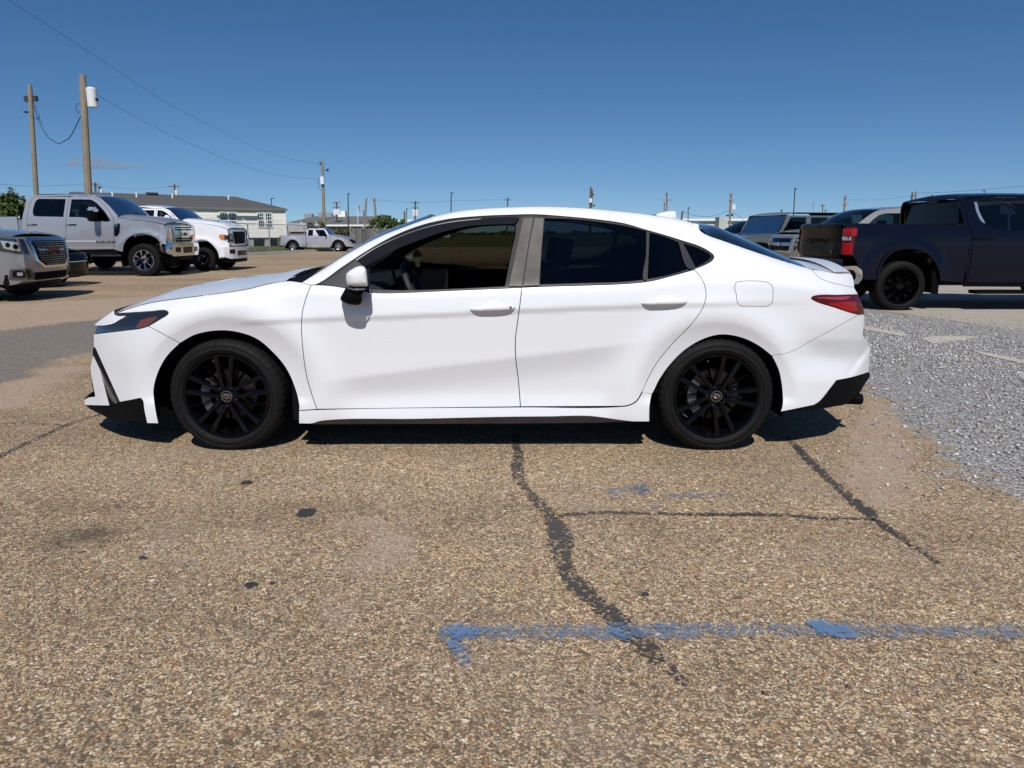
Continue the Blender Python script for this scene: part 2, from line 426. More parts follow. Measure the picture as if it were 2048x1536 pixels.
    gr = mixc(nt, ramp(nt, v2.outputs['Distance'], [(.35, (0, 0, 0)), (.65, (1, 1, 1))]), gr, (.10, .095, .09))
    col = mixc(nt, edge('gravel', 3.5, .9), col, gr)
    con = mixc(nt, noise(nt, 1.2, 6), (.30, .265, .215), (.47, .43, .365)); con = mixc(nt, math_(nt, 'MULTIPLY', fine, .35), con, (.25, .215, .17))
    con = mixc(nt, math_(nt, 'MULTIPLY', ramp(nt, noise(nt, .6, 6, .7), [(.5, (0, 0, 0)), (.62, (1, 1, 1))]), .45), con, (.17, .14, .11))
    col = mixc(nt, edge('concrete', 3, .3), col, con)
    oil = math_(nt, 'MULTIPLY', A('stain'), ramp(nt, noise(nt, 9, 5, .7), [(.30, (0, 0, 0)), (.50, (1, 1, 1))]))
    col = mixc(nt, math_(nt, 'MULTIPLY', oil, .82), col, (.035, .026, .018))
    gc = mixc(nt, noise(nt, .8, 6), (.055, .075, .022), (.13, .135, .05))
    col = mixc(nt, edge('grass', .6, .4), col, gc)
    lk(col, b.inputs['Base Color']); b.inputs['Roughness'].default_value = .82; b.inputs['Specular IOR Level'].default_value = .35
    h = math_(nt, 'MULTIPLY_ADD', gapm, -1.0, math_(nt, 'MULTIPLY', s1.outputs[2], .7))
    bump(nt, b, h, .6, .005)
    return m
def build_ground():
    xs = axis(-10, 12, .08, (-2500, 2500)); ys = axis(1.0, 17, .08, (-60, 4000)); X, Y = np.meshgrid(xs, ys)
    q = np.stack([X.ravel(), Y.ravel()], 1); nx, ny = len(xs), len(ys)
    z = np.zeros(len(q))
    v = np.column_stack([q, z]); i = np.arange(nx * ny).reshape(ny, nx)
    f = np.stack([i[:-1, :-1], i[:-1, 1:], i[1:, 1:], i[1:, :-1]], -1).reshape(-1, 4)
    o = mesh_obj('parking_lot', v, f, ground_mat(), smooth=False); tag(o, 'brown exposed aggregate parking lot under the white sedan', 'parking lot', kind='structure')
    Z = {}
    Z['asphalt'] = zone(q, [(-500, 700), (-120, 655), (0, 663), (110, 648), (190, 640), (330, 612), (420, 622), (330, 690), (150, 708), (90, 735), (0, 765), (-300, 850)], 1.1)
    Z['sand'] = np.maximum.reduce([zone(q, [(-400, 610), (60, 607), (260, 595), (420, 585), (330, 622), (180, 640), (0, 662), (-400, 700)], .9),
        zone(q, [(-200, 800), (0, 765), (140, 715), (190, 735), (100, 800), (-100, 850)], .8) * .8,
        zone(q, [(1740, 760), (1850, 850), (1900, 960), (1830, 1080), (1700, 1010), (1640, 920), (1680, 830)], .6) * .7,
        zone(q, [(620, 1000), (900, 980), (960, 1150), (760, 1344), (520, 1500), (560, 1200)], .9) * .62])
    Z['gravel'] = zone(q, [(1560, 600), (1740, 618), (1900, 640), (2100, 668), (2600, 740), (2600, 1150), (2250, 1060), (2060, 1000), (1950, 960), (1880, 900), (1800, 830), (1740, 770), (1640, 740), (1500, 700)], 1.3)
    Z['concrete'] = zone(q, [(1500, 560), (1650, 600), (1740, 617.5), (1800, 626), (1900, 640), (2060, 664), (3200, 830), (3600, 560), (2300, 505), (1500, 505)], .12)
    sd = np.zeros(len(q))
    for u, v_, a, r in ((150, 1076, 1.0, .075), (200, 1064, 1.0, .06), (112, 1090, .8, .06), (215, 1018, .45, .05), (110, 1122, .5, .06), (140, 1150, .4, .05), (255, 548, .9, .9), (640, 516, .35, 2.5)):
        g = gnd(u, v_); sd = np.maximum(sd, a * np.exp(-(((q[:, 0] - g[0]) / (r * 1.5)) ** 2 + ((q[:, 1] - g[1]) / r) ** 2)))
    Z['stain'] = sd
    k0, k1 = gnd(210, 527), gnd(700, 497.5); t = (q[:, 0] - k0[0]) * (k1[1] - k0[1]) - (q[:, 1] - k0[1]) * (k1[0] - k0[0])
    L = math.hypot(k1[0] - k0[0], k1[1] - k0[1]); Z['grass'] = np.clip(.5 - t / L / .3, 0, 1)
    far = np.clip((q[:, 1] - 62) / 2, 0, 1); Z['grass'] = np.maximum(Z['grass'], far)
    for k, a in Z.items():
        at = o.data.attributes.new(k, 'FLOAT', 'POINT'); at.data.foreach_set('value', a.astype(np.float32))
    return o
def strip_mat(name, c0, c1, wear, rough=.7, opaq=1.0, erode=.34):
    m = bpy.data.materials.new(name); m.use_nodes = True; nt = m.node_tree; b = nt.nodes['Principled BSDF']; lk = nt.links.new
    a = nt.nodes.new('ShaderNodeAttribute'); a.attribute_name = 'edge'; s = nt.nodes.new('ShaderNodeAttribute'); s.attribute_name = 'worn'
    n1 = noise(nt, 26, 6, .7); n2 = noise(nt, 120, 3, .6)
    lk(mixc(nt, n2, c0, c1), b.inputs['Base Color']); b.inputs['Roughness'].default_value = rough
    vo = nt.nodes.new('ShaderNodeTexVoronoi'); vo.voronoi_dimensions = '2D'; vo.inputs['Scale'].default_value = 95; lk(coord(nt), vo.inputs['Vector']); sv = nt.nodes.new('ShaderNodeSeparateColor'); lk(vo.outputs['Color'], sv.inputs[0])
    n3 = noise(nt, 5, 3, .6)
    n = math_(nt, 'ADD', math_(nt, 'ADD', math_(nt, 'MULTIPLY', n1, .40), math_(nt, 'MULTIPLY', n2, .18)), math_(nt, 'ADD', math_(nt, 'MULTIPLY', sv.outputs[0], .20), math_(nt, 'MULTIPLY', n3, .22)))
    k = math_(nt, 'SUBTRACT', math_(nt, 'SUBTRACT', n, math_(nt, 'MULTIPLY', math_(nt, 'POWER', a.outputs['Fac'], 3.0), erode)), s.outputs['Fac'])
    al = math_(nt, 'MULTIPLY', ramp(nt, k, [(wear - .05, (0, 0, 0)), (wear + .05, (1, 1, 1))]), opaq)
    t = nt.nodes.new('ShaderNodeBsdfTransparent'); x = nt.nodes.new('ShaderNodeMixShader'); lk(al, x.inputs[0]); lk(t.outputs[0], x.inputs[1]); lk(b.outputs[0], x.inputs[2])
    lk(x.outputs[0], nt.nodes['Material Output'].inputs[0]); return m
def strip(name, px, width, m, worn=0.0, z=.004, label=None, jag=.25, step=.05):
    """px: (u, v[, width factor[, worn]]); a thin sheet on the ground along that line"""
    P = np.array([gnd(p[0], p[1]) for p in px]); wf = [p[2] if len(p) > 2 else 1 for p in px]; wo = [p[3] if len(p) > 3 else 0 for p in px]
    c = np.array(crom(P, step)); ca = np.concatenate([[0], np.cumsum(np.hypot(*np.diff(P, axis=0).T))]); cc = np.concatenate([[0], np.cumsum(np.hypot(*np.diff(c, axis=0).T))]); cc *= ca[-1] / cc[-1]
    wf = np.interp(cc, ca, wf); wo = np.interp(cc, ca, wo)
    t = np.gradient(c, axis=0); t /= np.hypot(t[:, 0], t[:, 1])[:, None]; nrm = np.stack([-t[:, 1], t[:, 0]], 1)
    v, e, wn, f = [], [], [], []; r = random.Random(len(px) * 7 + int(px[0][0]))
    for i in range(len(c)):
        l = width * wf[i] * .5
        for k in (-1, -.5, 0, .5, 1):
            off = l * k * (1 + jag * (r.random() - .5)) ; v.append((*(c[i] + nrm[i] * off), z)); e.append(abs(k)); wn.append(wo[i] + worn)
    for i in range(len(c) - 1):
        for k in range(4): f.append((i * 5 + k, i * 5 + k + 1, i * 5 + k + 6, i * 5 + k + 5))
    o = mesh_obj(name, v, f, m, smooth=False); o['kind'] = 'structure'
    if label: o['label'] = label
    for nm, a in (('edge', e), ('worn', wn)): at = o.data.attributes.new(nm, 'FLOAT', 'POINT'); at.data.foreach_set('value', np.array(a, np.float32))
    return o
def stones(name, pos, size, m, label, cat='gravel', zs=.5, seed=3):
    """many small angular stones as one mesh"""
    rg = np.random.default_rng(seed); n = len(pos)
    base = np.array([(1, 0, 0), (0, 1, 0), (-1, 0, 0), (0, -1, 0), (0, 0, 1), (0, 0, -.6)], float)
    F = np.array([(0, 1, 4), (1, 2, 4), (2, 3, 4), (3, 0, 4), (1, 0, 5), (2, 1, 5), (3, 2, 5), (0, 3, 5)])
    v = base[None] * (1 + .45 * (rg.random((n, 6, 3)) - .5)) + .35 * (rg.random((n, 6, 3)) - .5)
    v = v * np.stack([.75 + .6 * rg.random(n), .6 + .5 * rg.random(n), zs * (.7 + .6 * rg.random(n))], 1)[:, None, :] * size[:, None, None]
    a = rg.random(n) * 2 * math.pi; c, s = np.cos(a)[:, None], np.sin(a)[:, None]
    x = v[:, :, 0] * c - v[:, :, 1] * s; y = v[:, :, 0] * s + v[:, :, 1] * c
    v = np.stack([x + pos[:, 0:1], y + pos[:, 1:2], v[:, :, 2] + size[:, None] * zs * .35], -1).reshape(-1, 3)
    f = (F[None] + (np.arange(n) * 6)[:, None, None]).reshape(-1, 3)
    me = bpy.data.meshes.new(name); me.vertices.add(len(v)); me.vertices.foreach_set('co', v.astype(np.float32).ravel())
    me.loops.add(f.size); me.loops.foreach_set('vertex_index', f.astype(np.int32).ravel()); me.polygons.add(len(f)); me.polygons.foreach_set('loop_start', np.arange(0, f.size, 3, dtype=np.int32)); me.update()
    me.materials.append(m); o = bpy.data.objects.new(name, me); link(o)
    rv = me.attributes.new('rnd', 'FLOAT', 'POINT'); rv.data.foreach_set('value', np.repeat(rg.random(n), 6).astype(np.float32))
    return tag(o, label, cat, kind='stuff')
def stone_mat(name, stops, rough=.85):
    def nd(nt, b):
        a = nt.nodes.new('ShaderNodeAttribute'); a.attribute_name = 'rnd'
        c = ramp(nt, a.outputs['Fac'], stops, 'CONSTANT'); nt.links.new(mixc(nt, math_(nt, 'MULTIPLY', noise(nt, 160, 3), .5), c, (.12, .11, .10)), b.inputs['Base Color'])
    return mat(name, (.3, .3, .3), rough, nodes=nd, spec=.3)
build_ground()
M_TAR = strip_mat('tar', (.030, .028, .027), (.060, .056, .052), .468, .6, .95)
M_BLUE = strip_mat('blue_line_paint', (.10, .165, .265), (.16, .235, .335), .458, .7, .50, .14)
strip('tar_crack', [(1030, 870, .8), (1034, 900, .7), (1036, 925, 1), (1034, 950, 1.1, .05), (1050, 978, .8, .06), (1072, 1000, 1, .02), (1092, 1020, .8, .06), (1108, 1045, 1, -.05), (1122, 1075, 1.4, -.03), (1124, 1110, 1.2, .05), (1136, 1150, 1.1, -.01), (1160, 1175, 1.2), (1195, 1205, 1.1, .02), (1228, 1238, 1.2, -.03), (1262, 1272, 1.2), (1300, 1305, 1.1, .03), (1345, 1342, .8, .05), (1385, 1385, .5, .12)], .108, M_TAR, .0, label='dark tar filled crack running from the sedan towards the blue line')
strip('tar_crack', [(1108, 1033, 1.3, .02), (1180, 1027, 1), (1240, 1026, 1, .02), (1300, 1028, .9), (1400, 1030, 1), (1520, 1030, 1.1, -.02), (1580, 1032, .8), (1650, 1038, 1.1, .02), (1700, 1038, .7, .05), (1748, 1040, 1.2, -.02)], .055, M_TAR, -.02, label='dark tar filled cross crack joining the two long cracks')
strip('tar_crack', [(1575, 874, .7, .02), (1596, 898, .9), (1615, 918, 1), (1645, 948, 1, .02), (1672, 972, 1), (1700, 996, 1.1, .01), (1735, 1025, 1.3, -.02), (1752, 1040, .8, .04), (1790, 1068, .9, .0), (1830, 1095, .7, .06), (1880, 1130, .6, .10)], .085, M_TAR, -.03, label='dark tar filled crack behind the rear wheel of the sedan')
strip('tar_crack', [(-80, 950, 1, .02), (0, 914, 1, .02), (60, 884, .9, .03), (100, 866, 1, 0), (130, 852, 1, .02), (165, 840, .7, .05), (215, 824, .8, .03)], .085, M_TAR, .01, label='dark tar filled crack leading to the front bumper of the sedan')
strip('tar_crack', [(-80, 846, 1, .05), (0, 847, .8, .05), (60, 848, .7, .05), (140, 851, .8, .04)], .05, M_TAR, .02, label='thin tar filled crack left of the front bumper')
M_BLUES = strip_mat('blue_patch_paint', (.075, .16, .32), (.13, .235, .40), .462, .7, .68, .2)
strip('painted_line', [(876, 1270, .9, .0), (940, 1270, 1, .02), (1050, 1269, 1, .05), (1150, 1267, 1.05, .01), (1240, 1266, 1.05, -.01), (1300, 1265, 1, -.02), (1420, 1264, 1, .03), (1600, 1263, 1, .05), (1720, 1264, 1, .02), (1800, 1265, 1, .05), (1900, 1266, 1, .03), (2050, 1268, 1, .06), (2500, 1275, 1, .05)], .102, M_BLUE, -.02, z=.008, jag=.06, label='worn blue parking bay line in the foreground')
strip('painted_line', [(1612, 1250, .15, -.2), (1640, 1257, 1, -.05), (1692, 1272, 1, -.04), (1716, 1281, .15, -.08)], .09, M_BLUES, -.03, z=.012, jag=.1, label='fresh blue paint patch on the worn blue line')
strip('painted_line', [(884, 1264, .7, .03), (915, 1270, 1.05, -.05), (950, 1271, .9, .0), (1000, 1270, .5, .05)], .10, M_BLUES, .0, z=.014, jag=.3, label='strong blue end of the worn blue line')
strip('painted_line', [(906, 1278, .9, -.02), (918, 1302, 1, .0), (934, 1340, .7, .05)], .075, M_BLUES, .02, z=.012, jag=.3, label='blue paint stub at the end of the blue line')
for u0, v0, u1, v1, wd, wo in ((1220, 1268, 1252, 1276, .05, .0), (1300, 1262, 1350, 1258, .03, .02)): strip('paint_remnant', [(u0, v0), ((u0 + u1) / 2, (v0 + v1) / 2), (u1, v1)], wd, M_BLUES, wo, z=.014, jag=.4, label='stronger flake of blue on the worn blue line')
for u0, v0, u1, v1, wd, wo in ((1215, 990, 1300, 975, .16, .05), (1330, 995, 1460, 992, .10, .06), (1000, 905, 1025, 908, .06, .09), (1270, 975, 1292, 990, .10, -.03), (1295, 1012, 1320, 1016, .05, .02)):
    strip('paint_remnant', [(u0, v0), ((u0 + u1) / 2, (v0 + v1) / 2 - 1), (u1, v1)], wd, M_BLUE, wo, z=.006, jag=.5, label='faint remnant of blue paint in front of the sedan')
for u, v, a, b_ in ((492, 966, .030, .028), (613, 1026, .042, .05), (503, 1171, .026, .022), (285, 1117, .016, .012), (545, 1168, .010, .008), (1290, 1190, .014, .012)):
    g = gnd(u, v); pts = []; r = random.Random(u)
    for k in range(14): q = 2 * math.pi * k / 14; s = 1 + .3 * (r.random() - .5); pts.append((g[0] + a * math.cos(q) * s, g[1] + b_ * math.sin(q) * s))
    mb = MB(); mb.add([(x, y, .003) for x, y in pts] + [(g[0] + (x - g[0]) * .7, g[1] + (y - g[1]) * .7, .007) for x, y in pts], [tuple(range(14, 28))] + [(k, (k + 1) % 14, 14 + (k + 1) % 14, 14 + k) for k in range(14)])
    o = mb.build('tar_spot', mat('tar_spot_black', (.022, .022, .022), .7)); o['kind'] = 'structure'
# loose grey gravel on the right
def scatter():
    M_GR = stone_mat('grey_gravel', [(0, (.20, .198, .195)), (.22, (.335, .33, .322)), (.5, (.46, .452, .44)), (.78, (.65, .635, .61)), (.90, (.36, .285, .21))])
    n = 80000; q = np.column_stack([RNG.uniform(1.7, 7.5, n), RNG.uniform(3.2, 11.2, n)])
    zz = zone(q, [(1560, 600), (1740, 619), (1900, 641), (2100, 669), (2600, 742), (2600, 1200), (2250, 1100), (2060, 1020), (1950, 970), (1880, 905), (1800, 835), (1740, 775), (1640, 745), (1500, 700)], 3.0)
    kx = RNG.random(n) < zz ** 3.0 * .95 + .0015
    q = q[kx]; stones('loose_gravel', q, (.0050 + .016 * RNG.random(len(q)) ** 2.2), M_GR, 'loose grey gravel spread over the lot behind the sedan', zs=.6)
    M_PB = stone_mat('pebbles', [(0, (.10, .065, .04)), (.2, (.24, .15, .085)), (.45, (.40, .29, .18)), (.7, (.58, .47, .33)), (.88, (.25, .23, .21)), (.95, (.72, .66, .56))])
    n = 22000; Yr = 1.75 + 3.6 * RNG.random(n) ** 1.5; q = np.column_stack([RNG.uniform(-.85, .85, n) * Yr, Yr])
    stones('pebbles', q, RNG.uniform(.0022, .0048, n) * (1 + (RNG.random(n) > .985) * 1.2), M_PB, 'tan pebbles standing proud of the aggregate lot', 'pebbles', zs=.6, seed=5)
scatter()
# ================================================================== the white sedan
SY, SW = 3.985, 1.84
def build_sedan():
    rx, _ = unproj(940, 900, SY); root = empty('sedan', (float(rx), SY + SW / 2, 0))
    tag(root, 'white sedan with black wheels and open driver window, seen side on at the front', 'car')
    yb = pchip([150, 190, 230, 300, 423, 541, 620, 750, 860, 1040, 1250, 1400, 1500, 1620, 1700, 1745], [675, 668, 656, 640, 611, 590, 580, 588, 586, 579, 573, 558, 560, 574, 594, 612])
    yc_ = pchip([150, 420, 607, 860, 1040, 1280, 1540, 1750], [642, 642, 634, 625, 616, 607, 601, 600])
    cf = pchip([150, 430, 560, 650, 1400, 1560, 1640, 1750], [0, 0, 1, 1, 1, .35, 0, 0])
    yd = pchip([150, 600, 700, 1031, 1290, 1400, 1750], [775, 772, 757, 715, 686, 680, 680])
    B = pchip([150, 168, 180, 190, 205, 225, 250, 280, 320, 380, 450, 600, 1480, 1560, 1600, 1640, 1680, 1705, 1725, 1735, 1745],
              [.47, .41, .36, .315, .25, .185, .128, .082, .040, .010, 0, 0, 0, .012, .033, .066, .118, .175, .25, .31, .39])
    slope = pchip([150, 300, 423, 560, 620, 700, 1250, 1400, 1500, 1640, 1750], [.0020, .0026, .0030, .0026, .0019, .00165, .00165, .0018, .0022, .0030, .0030])
    ye = pchip([150, 190, 231, 300, 423, 541, 604, 640, 687, 762, 812, 860, 917, 962, 1022, 1074, 1149, 1224, 1289, 1374, 1399, 1414, 1449, 1536, 1596, 1640, 1700, 1750],
               [640, 626, 615, 598, 578, 560, 556, 541, 511, 471, 451.5, 435, 421.5, 416.5, 413.5, 412, 414, 420, 427, 441.5, 452, 466, 480, 510, 528, 535, 541, 560])
    def d(u, v):
        lower = np.maximum(v - yb(u), -4)
        up = softp(yb(u) - v, 5.0)
        r1 = np.hypot((u - 453) / 145, (v - 794) / 133); r2 = np.hypot((u - 1433) / 134, (v - 800) / 130)
        wl = sstep(np.minimum(r1, r2), 1.15, 2.0)
        s = v - yc_(u)
        o = .00055 * softp(-s, 3.0) * cf(u)                                          # belt to crease leans out
        o = o + cf(u) * (.0095 * sstep(s, 0, 14) + .000045 * np.clip(s, 0, 80))      # undercut below the crease
        k = v - yd(u)
        o = o + wl * (.00078 * softp(k, 1.6) - .00078 * softp(k - 42, 9.0) - .00055 * softp(v - 788, 5.0))
        o = o + .0004 * softp(v - 832, 4)
        # wheel arch lips
        for r, a in ((r1, .017), (r2, .014)):
            o = o + a * softp(1 - (r - 1) / .21, .06) * sstep(812.0 - v, 0, 20)
            o = o - .016 * np.exp(-((r - 1.32) / .22) ** 2)                           # swelling over the wheels
        # rear bumper crease band
        q = ((u - 1640) * (673 - 800) - (v - 800) * (1728 - 1640)) / np.hypot(88, 127)
        o = o + np.where(u > 1560, .030 * sstep(q, -30, -16) * sstep(v, 640, 720) * sstep(770.0 - v, 0, 60), 0) * sstep(u, 1560, 1640)
        # front bumper: hollow between lamp and lip
        o = o + .03 * np.exp(-((u - 235) / 40) ** 2) * sstep(v, 690, 780)
        up_d = slope(u) * up
        f = np.clip(1 - (v - ye(u)) / 20.0, 0, 1)
        fil = .055 * (1 - np.sqrt(1 - np.minimum(f, .995) ** 2))
        return .012 + o + B(u) + up_d + fil
    def place(u, v, dd):
        X, Z = unproj(u, v, SY + dd); return X, SY + dd + 0 * X, Z
    b = Body(root, place, d, SY + SW / 2, h=5.5)
    W = M_WHITE
    arch_f = [(598, 821), (598, 809), (587, 768), (571, 735), (546, 705), (513.6, 678), (478, 665), (440, 661), (390.6, 669.5), (360, 686)]
    arch_f2 = [(360, 686), (336, 710), (321, 734), (312, 757), (307.5, 779), (309, 803), (313, 828), (317, 847)]
    door_f = [(622, 570), (612, 596), (605, 623), (603, 655), (605, 691), (612, 746), (622, 784), (634, 818.5)]
    hood_edge = [(231, 627), (262, 616), (300, 606), (360, 597), (423, 589), (492, 579), (541, 567), (575, 562), (604, 565)]
    lamp_top = [(337, 624), (331, 620.6), (304, 622), (277, 624), (255, 625.5), (231, 627)]
    fen = b.panel('front_fender', [door_f, [(634, 818.5), (598, 821)], arch_f, [(360, 686), (297, 652.5)], [(297, 652.5), (320, 639), (336, 628), (337, 624)], lamp_top, hood_edge, [(604, 565), (622, 570)]], W, lip=.03)
    bum = b.panel('front_bumper', [[(187, 668.5), (217, 665), (255, 660.5), (282, 657), (297, 652.5)], [(297, 652.5), (360, 686)], arch_f2, [(317, 847), (294, 846.5)], [(294, 846.5), (288, 818), (285.5, 801), (281, 796)], [(281, 796), (261.5, 800), (239.5, 804)], [(239.5, 804), (218, 757), (190.5, 696)], [(187, 694), (187, 668.5)]], W, lip=.03)
    b.panel('bumper_corner', [[(186, 709), (198, 735), (219.5, 811.5)], [(219.5, 811.5), (170, 810.5)], [(170, 810.5), (167.6, 806), (168.6, 799), (173, 796), (190, 792.5)], [(190, 792.5), (182.5, 752), (181, 735), (186, 709)]], W, lip=.06, off=.004, parent=bum)
    b.panel('air_slit', [[(186.5, 697), (190, 695), (218, 757), (240, 804)], [(240, 804), (219, 812)], [(219, 812), (198, 735), (187, 709)]], M_BLACK, lip=.02, off=.018, gap=-.5)
    b.panel('slit_trim', [[(197, 733), (234, 806)], [(234, 806), (233, 807), (196.6, 735)]], M_ALUM, lip=.006, off=.010, gap=-.35, h=6)
    b.panel('front_lip', [[(170, 810.5), (196, 812.5), (219, 813), (239.5, 804.5), (262, 800), (281, 796.3), (285, 801), (287.5, 818), (294, 846.5)], [(294, 846.5), (256, 842.5), (223, 839), (199, 828), (181, 819), (170, 810.5)]], M_BLACK, lip=.03, off=-.004)
    b.panel('hood_nose', [[(187, 650), (205, 636), (229, 619.5)], [(229, 619.5), (230, 629), (252, 632)], [(252, 632), (238, 641), (228, 647), (211, 651), (195, 651.5), (187, 650)]], W, lip=.05, off=-.008)
    lamp_p = [[(190, 667), (217.5, 664), (255, 660), (282, 656.6), (297, 652), (320, 638.6), (336, 627.5), (336.6, 624), (331, 621), (304, 622.4), (277, 624.5), (255, 626), (232, 628)], [(232, 628), (229, 631), (252, 632), (238, 642), (228, 648), (211, 652), (195, 652)], [(195, 652), (190, 667)]]
    hl = b.panel('headlight', lamp_p, M_LENSD, lip=.03, off=.010, gap=.3)
    b.panel('marker_lens', [[(270, 656), (281, 640)], [(281, 640), (292, 636.5), (316, 634), (309, 641), (297, 650), (284, 654.5), (270, 656)]], M_AMBER if False else mat('side_marker_red', (.12, .035, .018), .2, coat=1), lip=.004, off=.0085, gap=.2, h=6, parent=hl)
    b.panel('lamp_chrome', [[(206, 655), (222, 654), (224, 658), (210, 660)]], mat('lamp_dark_chrome', (.10, .095, .09), .2, .8), lip=.004, off=.0085, gap=.2, h=5, parent=hl)
    # ---------------- doors
    belt_f = [(1044, 575), (1022, 576), (950, 579), (862, 582.8), (812, 585), (749.5, 585.2), (700, 577.5), (662, 571.5), (632, 569.8), (622, 570)]
    gap_b = [(1041, 813.4), (1036.5, 758), (1031.5, 716), (1031, 677), (1035, 645), (1039.5, 611.6), (1044, 575)]
    fd = b.panel('front_door', [door_f, [(634, 818.5), (1041, 813.4)], gap_b, belt_f], W, lip=.035, gap=.85)
    rd_edge = [(1389, 539), (1402, 555), (1409, 569), (1412.5, 589), (1407.6, 611.6), (1388, 642.5), (1349, 683), (1316.5, 722), (1297, 755), (1284, 784), (1272.5, 802), (1258, 810), (1241.6, 812.4)]
    rd = b.panel('rear_door', [[(1044, 575), (1078, 573.5), (1174, 570.5), (1249, 567.5), (1299, 562.5), (1349, 550), (1389, 539)], rd_edge, [(1241.6, 812.4), (1041, 813.4)], gap_b], W, lip=.035, gap=.85)
    def add_gap_shade(line, wd=3.2, par=None):
        L_ = np.array(crom(line, 5)); t_ = np.gradient(L_, axis=0); t_ /= np.hypot(t_[:, 0], t_[:, 1])[:, None]; n_ = np.stack([-t_[:, 1], t_[:, 0]], 1) * wd
        b.panel('gap_shade', [[tuple(q) for q in L_ + n_], [tuple(q) for q in (L_ - n_)[::-1]]], M_DARK, lip=.004, off=.007, gap=0, h=8, parent=par)  # dark strip behind a shut line, put in as the shade of the gap
    add_gap_shade(gap_b, par=fd); add_gap_shade(door_f, par=fd); add_gap_shade(rd_edge, par=rd); add_gap_shade([(634, 818.8), (800, 816.8), (1041, 814), (1241.6, 813.2)], par=rd)
    roof_in = [(1389, 538.3), (1414, 527.8), (1424.5, 521), (1428.5, 513), (1421.5, 505), (1399, 492.5), (1364, 481), (1336.5, 472.2), (1289, 458.6), (1249, 447), (1199, 439.5), (1124, 432.3), (1066.5, 428.6), (1022, 429.6), (962, 432), (887, 439.6), (837, 452), (787, 472), (737, 499.6), (687, 532), (632, 568.6), (622, 570)]
    roof_out = [(604, 565), (639.5, 542.5), (687, 512), (762, 472), (812, 452.5), (859.5, 436), (917, 422.5), (962, 417.5), (1022, 414.5), (1074, 413), (1149, 415), (1224, 421), (1289, 428), (1374, 442.5), (1398, 449)]
    cp = [(1398, 449), (1399, 459), (1405, 465), (1414, 470), (1449, 482.5), (1536, 512.5), (1596, 531), (1624, 539)]
    seam = [(1624, 539), (1630, 547), (1639, 555.7), (1659, 564), (1682, 569.5), (1708, 575)]
    tl_up = [(1716, 588.5), (1680, 589.7), (1628, 591.8), (1623, 594.5), (1622.5, 598)]
    tl_lo = [(1622.5, 598), (1633, 603.5), (1669, 615), (1688, 621.5), (1704, 626.5), (1717, 629.5)]
    bl = [(1717, 629.8), (1686, 647), (1618.5, 684), (1590, 700), (1578, 704.7), (1544, 711.5)]
    arch_r = [(1544, 711.5), (1517, 691), (1483, 675), (1442.5, 669), (1408.6, 677), (1368, 701), (1337.5, 732), (1317, 762), (1307, 782.5), (1304, 787.4)]
    fuel = [[(1472, 564), (1480, 562.3), (1523, 562.3), (1537, 565), (1545, 573), (1546.6, 590), (1544, 606), (1536, 612), (1500, 612.6), (1481, 612), (1474.5, 605), (1472, 588), (1468.5, 574), (1472, 564)]]
    qp = b.panel('body_side', [roof_out, cp, seam, [(1708, 575), (1716, 588.5)], tl_up, tl_lo, bl, arch_r, [(1304, 787.4), (1285.5, 786)], rd_edge[:10][::-1], roof_in, [(622, 570), (604, 565)]], W, lip=.03, gap=.35, holes=[fuel])
    b.panel('fuel_door', fuel, W, lip=.02, gap=1.0)
    rocker_low = [(1298.6, 843), (1264, 842.7), (1240, 840), (1212, 836), (1176.5, 832), (1100, 833), (1030, 833.6), (828, 838), (649, 841), (635, 843.5), (626, 846.5), (598, 847)]
    rk = b.panel('rocker_panel', [[(598, 821.6), (634, 819.7), (1041, 814.5), (1241.6, 813.5), (1258, 811.2), (1273, 803.2), (1285, 785.5)], [(1285, 785.5), (1304, 787.4)], [(1304, 787.4), (1301, 800), (1299, 815), (1298.6, 843)], rocker_low, [(598, 847), (598, 821.6)]], W, lip=.05, gap=.4)
    b.panel('sill_moulding', [[(626, 847), (635, 844), (649, 841.4), (828, 838.4), (1030, 834), (1100, 833.4), (1176.5, 832.4), (1212, 836.4), (1240, 840.4), (1264, 843)], [(1264, 843), (1180, 845.5), (900, 847.5), (626, 848.5)]], mat('sill_black_chrome', (.10, .10, .115), .08, 1.0), lip=.08, off=.002, gap=0)
    rbp = [(1566, 799.5), (1564, 772), (1559, 745), (1552, 727), (1544, 711.5)]
    rbum = b.panel('rear_bumper', [bl[::-1], [(1717, 629.8), (1727.6, 629.3), (1728, 650), (1727.8, 673), (1734, 681), (1739.4, 691), (1740, 711), (1738, 744)], [(1738, 744), (1705, 754), (1672.7, 760.5)], [(1672.7, 760.5), (1652, 787), (1640, 801), (1628, 809.6)], [(1628, 809.6), (1561.6, 823.3)], [(1561.6, 823.3), (1565, 811), (1566, 799.5)], rbp[1:]], W, lip=.04, gap=.35)
    b.panel('rear_diffuser', [[(1738.5, 744.5), (1705, 754.5), (1673, 761)], [(1673, 761), (1652, 787.6), (1640, 801.6), (1628.7, 810.2)], [(1628.7, 810.2), (1562, 824)], [(1562, 824), (1592, 823.5), (1628.7, 819.8), (1689.6, 809.6)], [(1689.6, 809.6), (1716.7, 789), (1730, 768), (1740.5, 749), (1738.5, 744.5)]], M_BLACK, lip=.05, off=.002, gap=.2)
    tl = b.panel('taillight', [tl_up[::-1], [(1716, 588.5), (1723, 605), (1728.6, 623), (1727.5, 629)], [(1727.5, 629), (1717, 629.5)], tl_lo[::-1]], M_REDD, lip=.04, gap=.5, off=-.003)
    b.panel('lamp_core', [[(1662, 605), (1714, 607), (1712, 612)], [(1712, 612), (1716, 621), (1700, 623), (1672, 613), (1655, 607.5), (1662, 605)]], M_RED, lip=.004, off=-.0055, gap=.2, h=6, parent=tl)
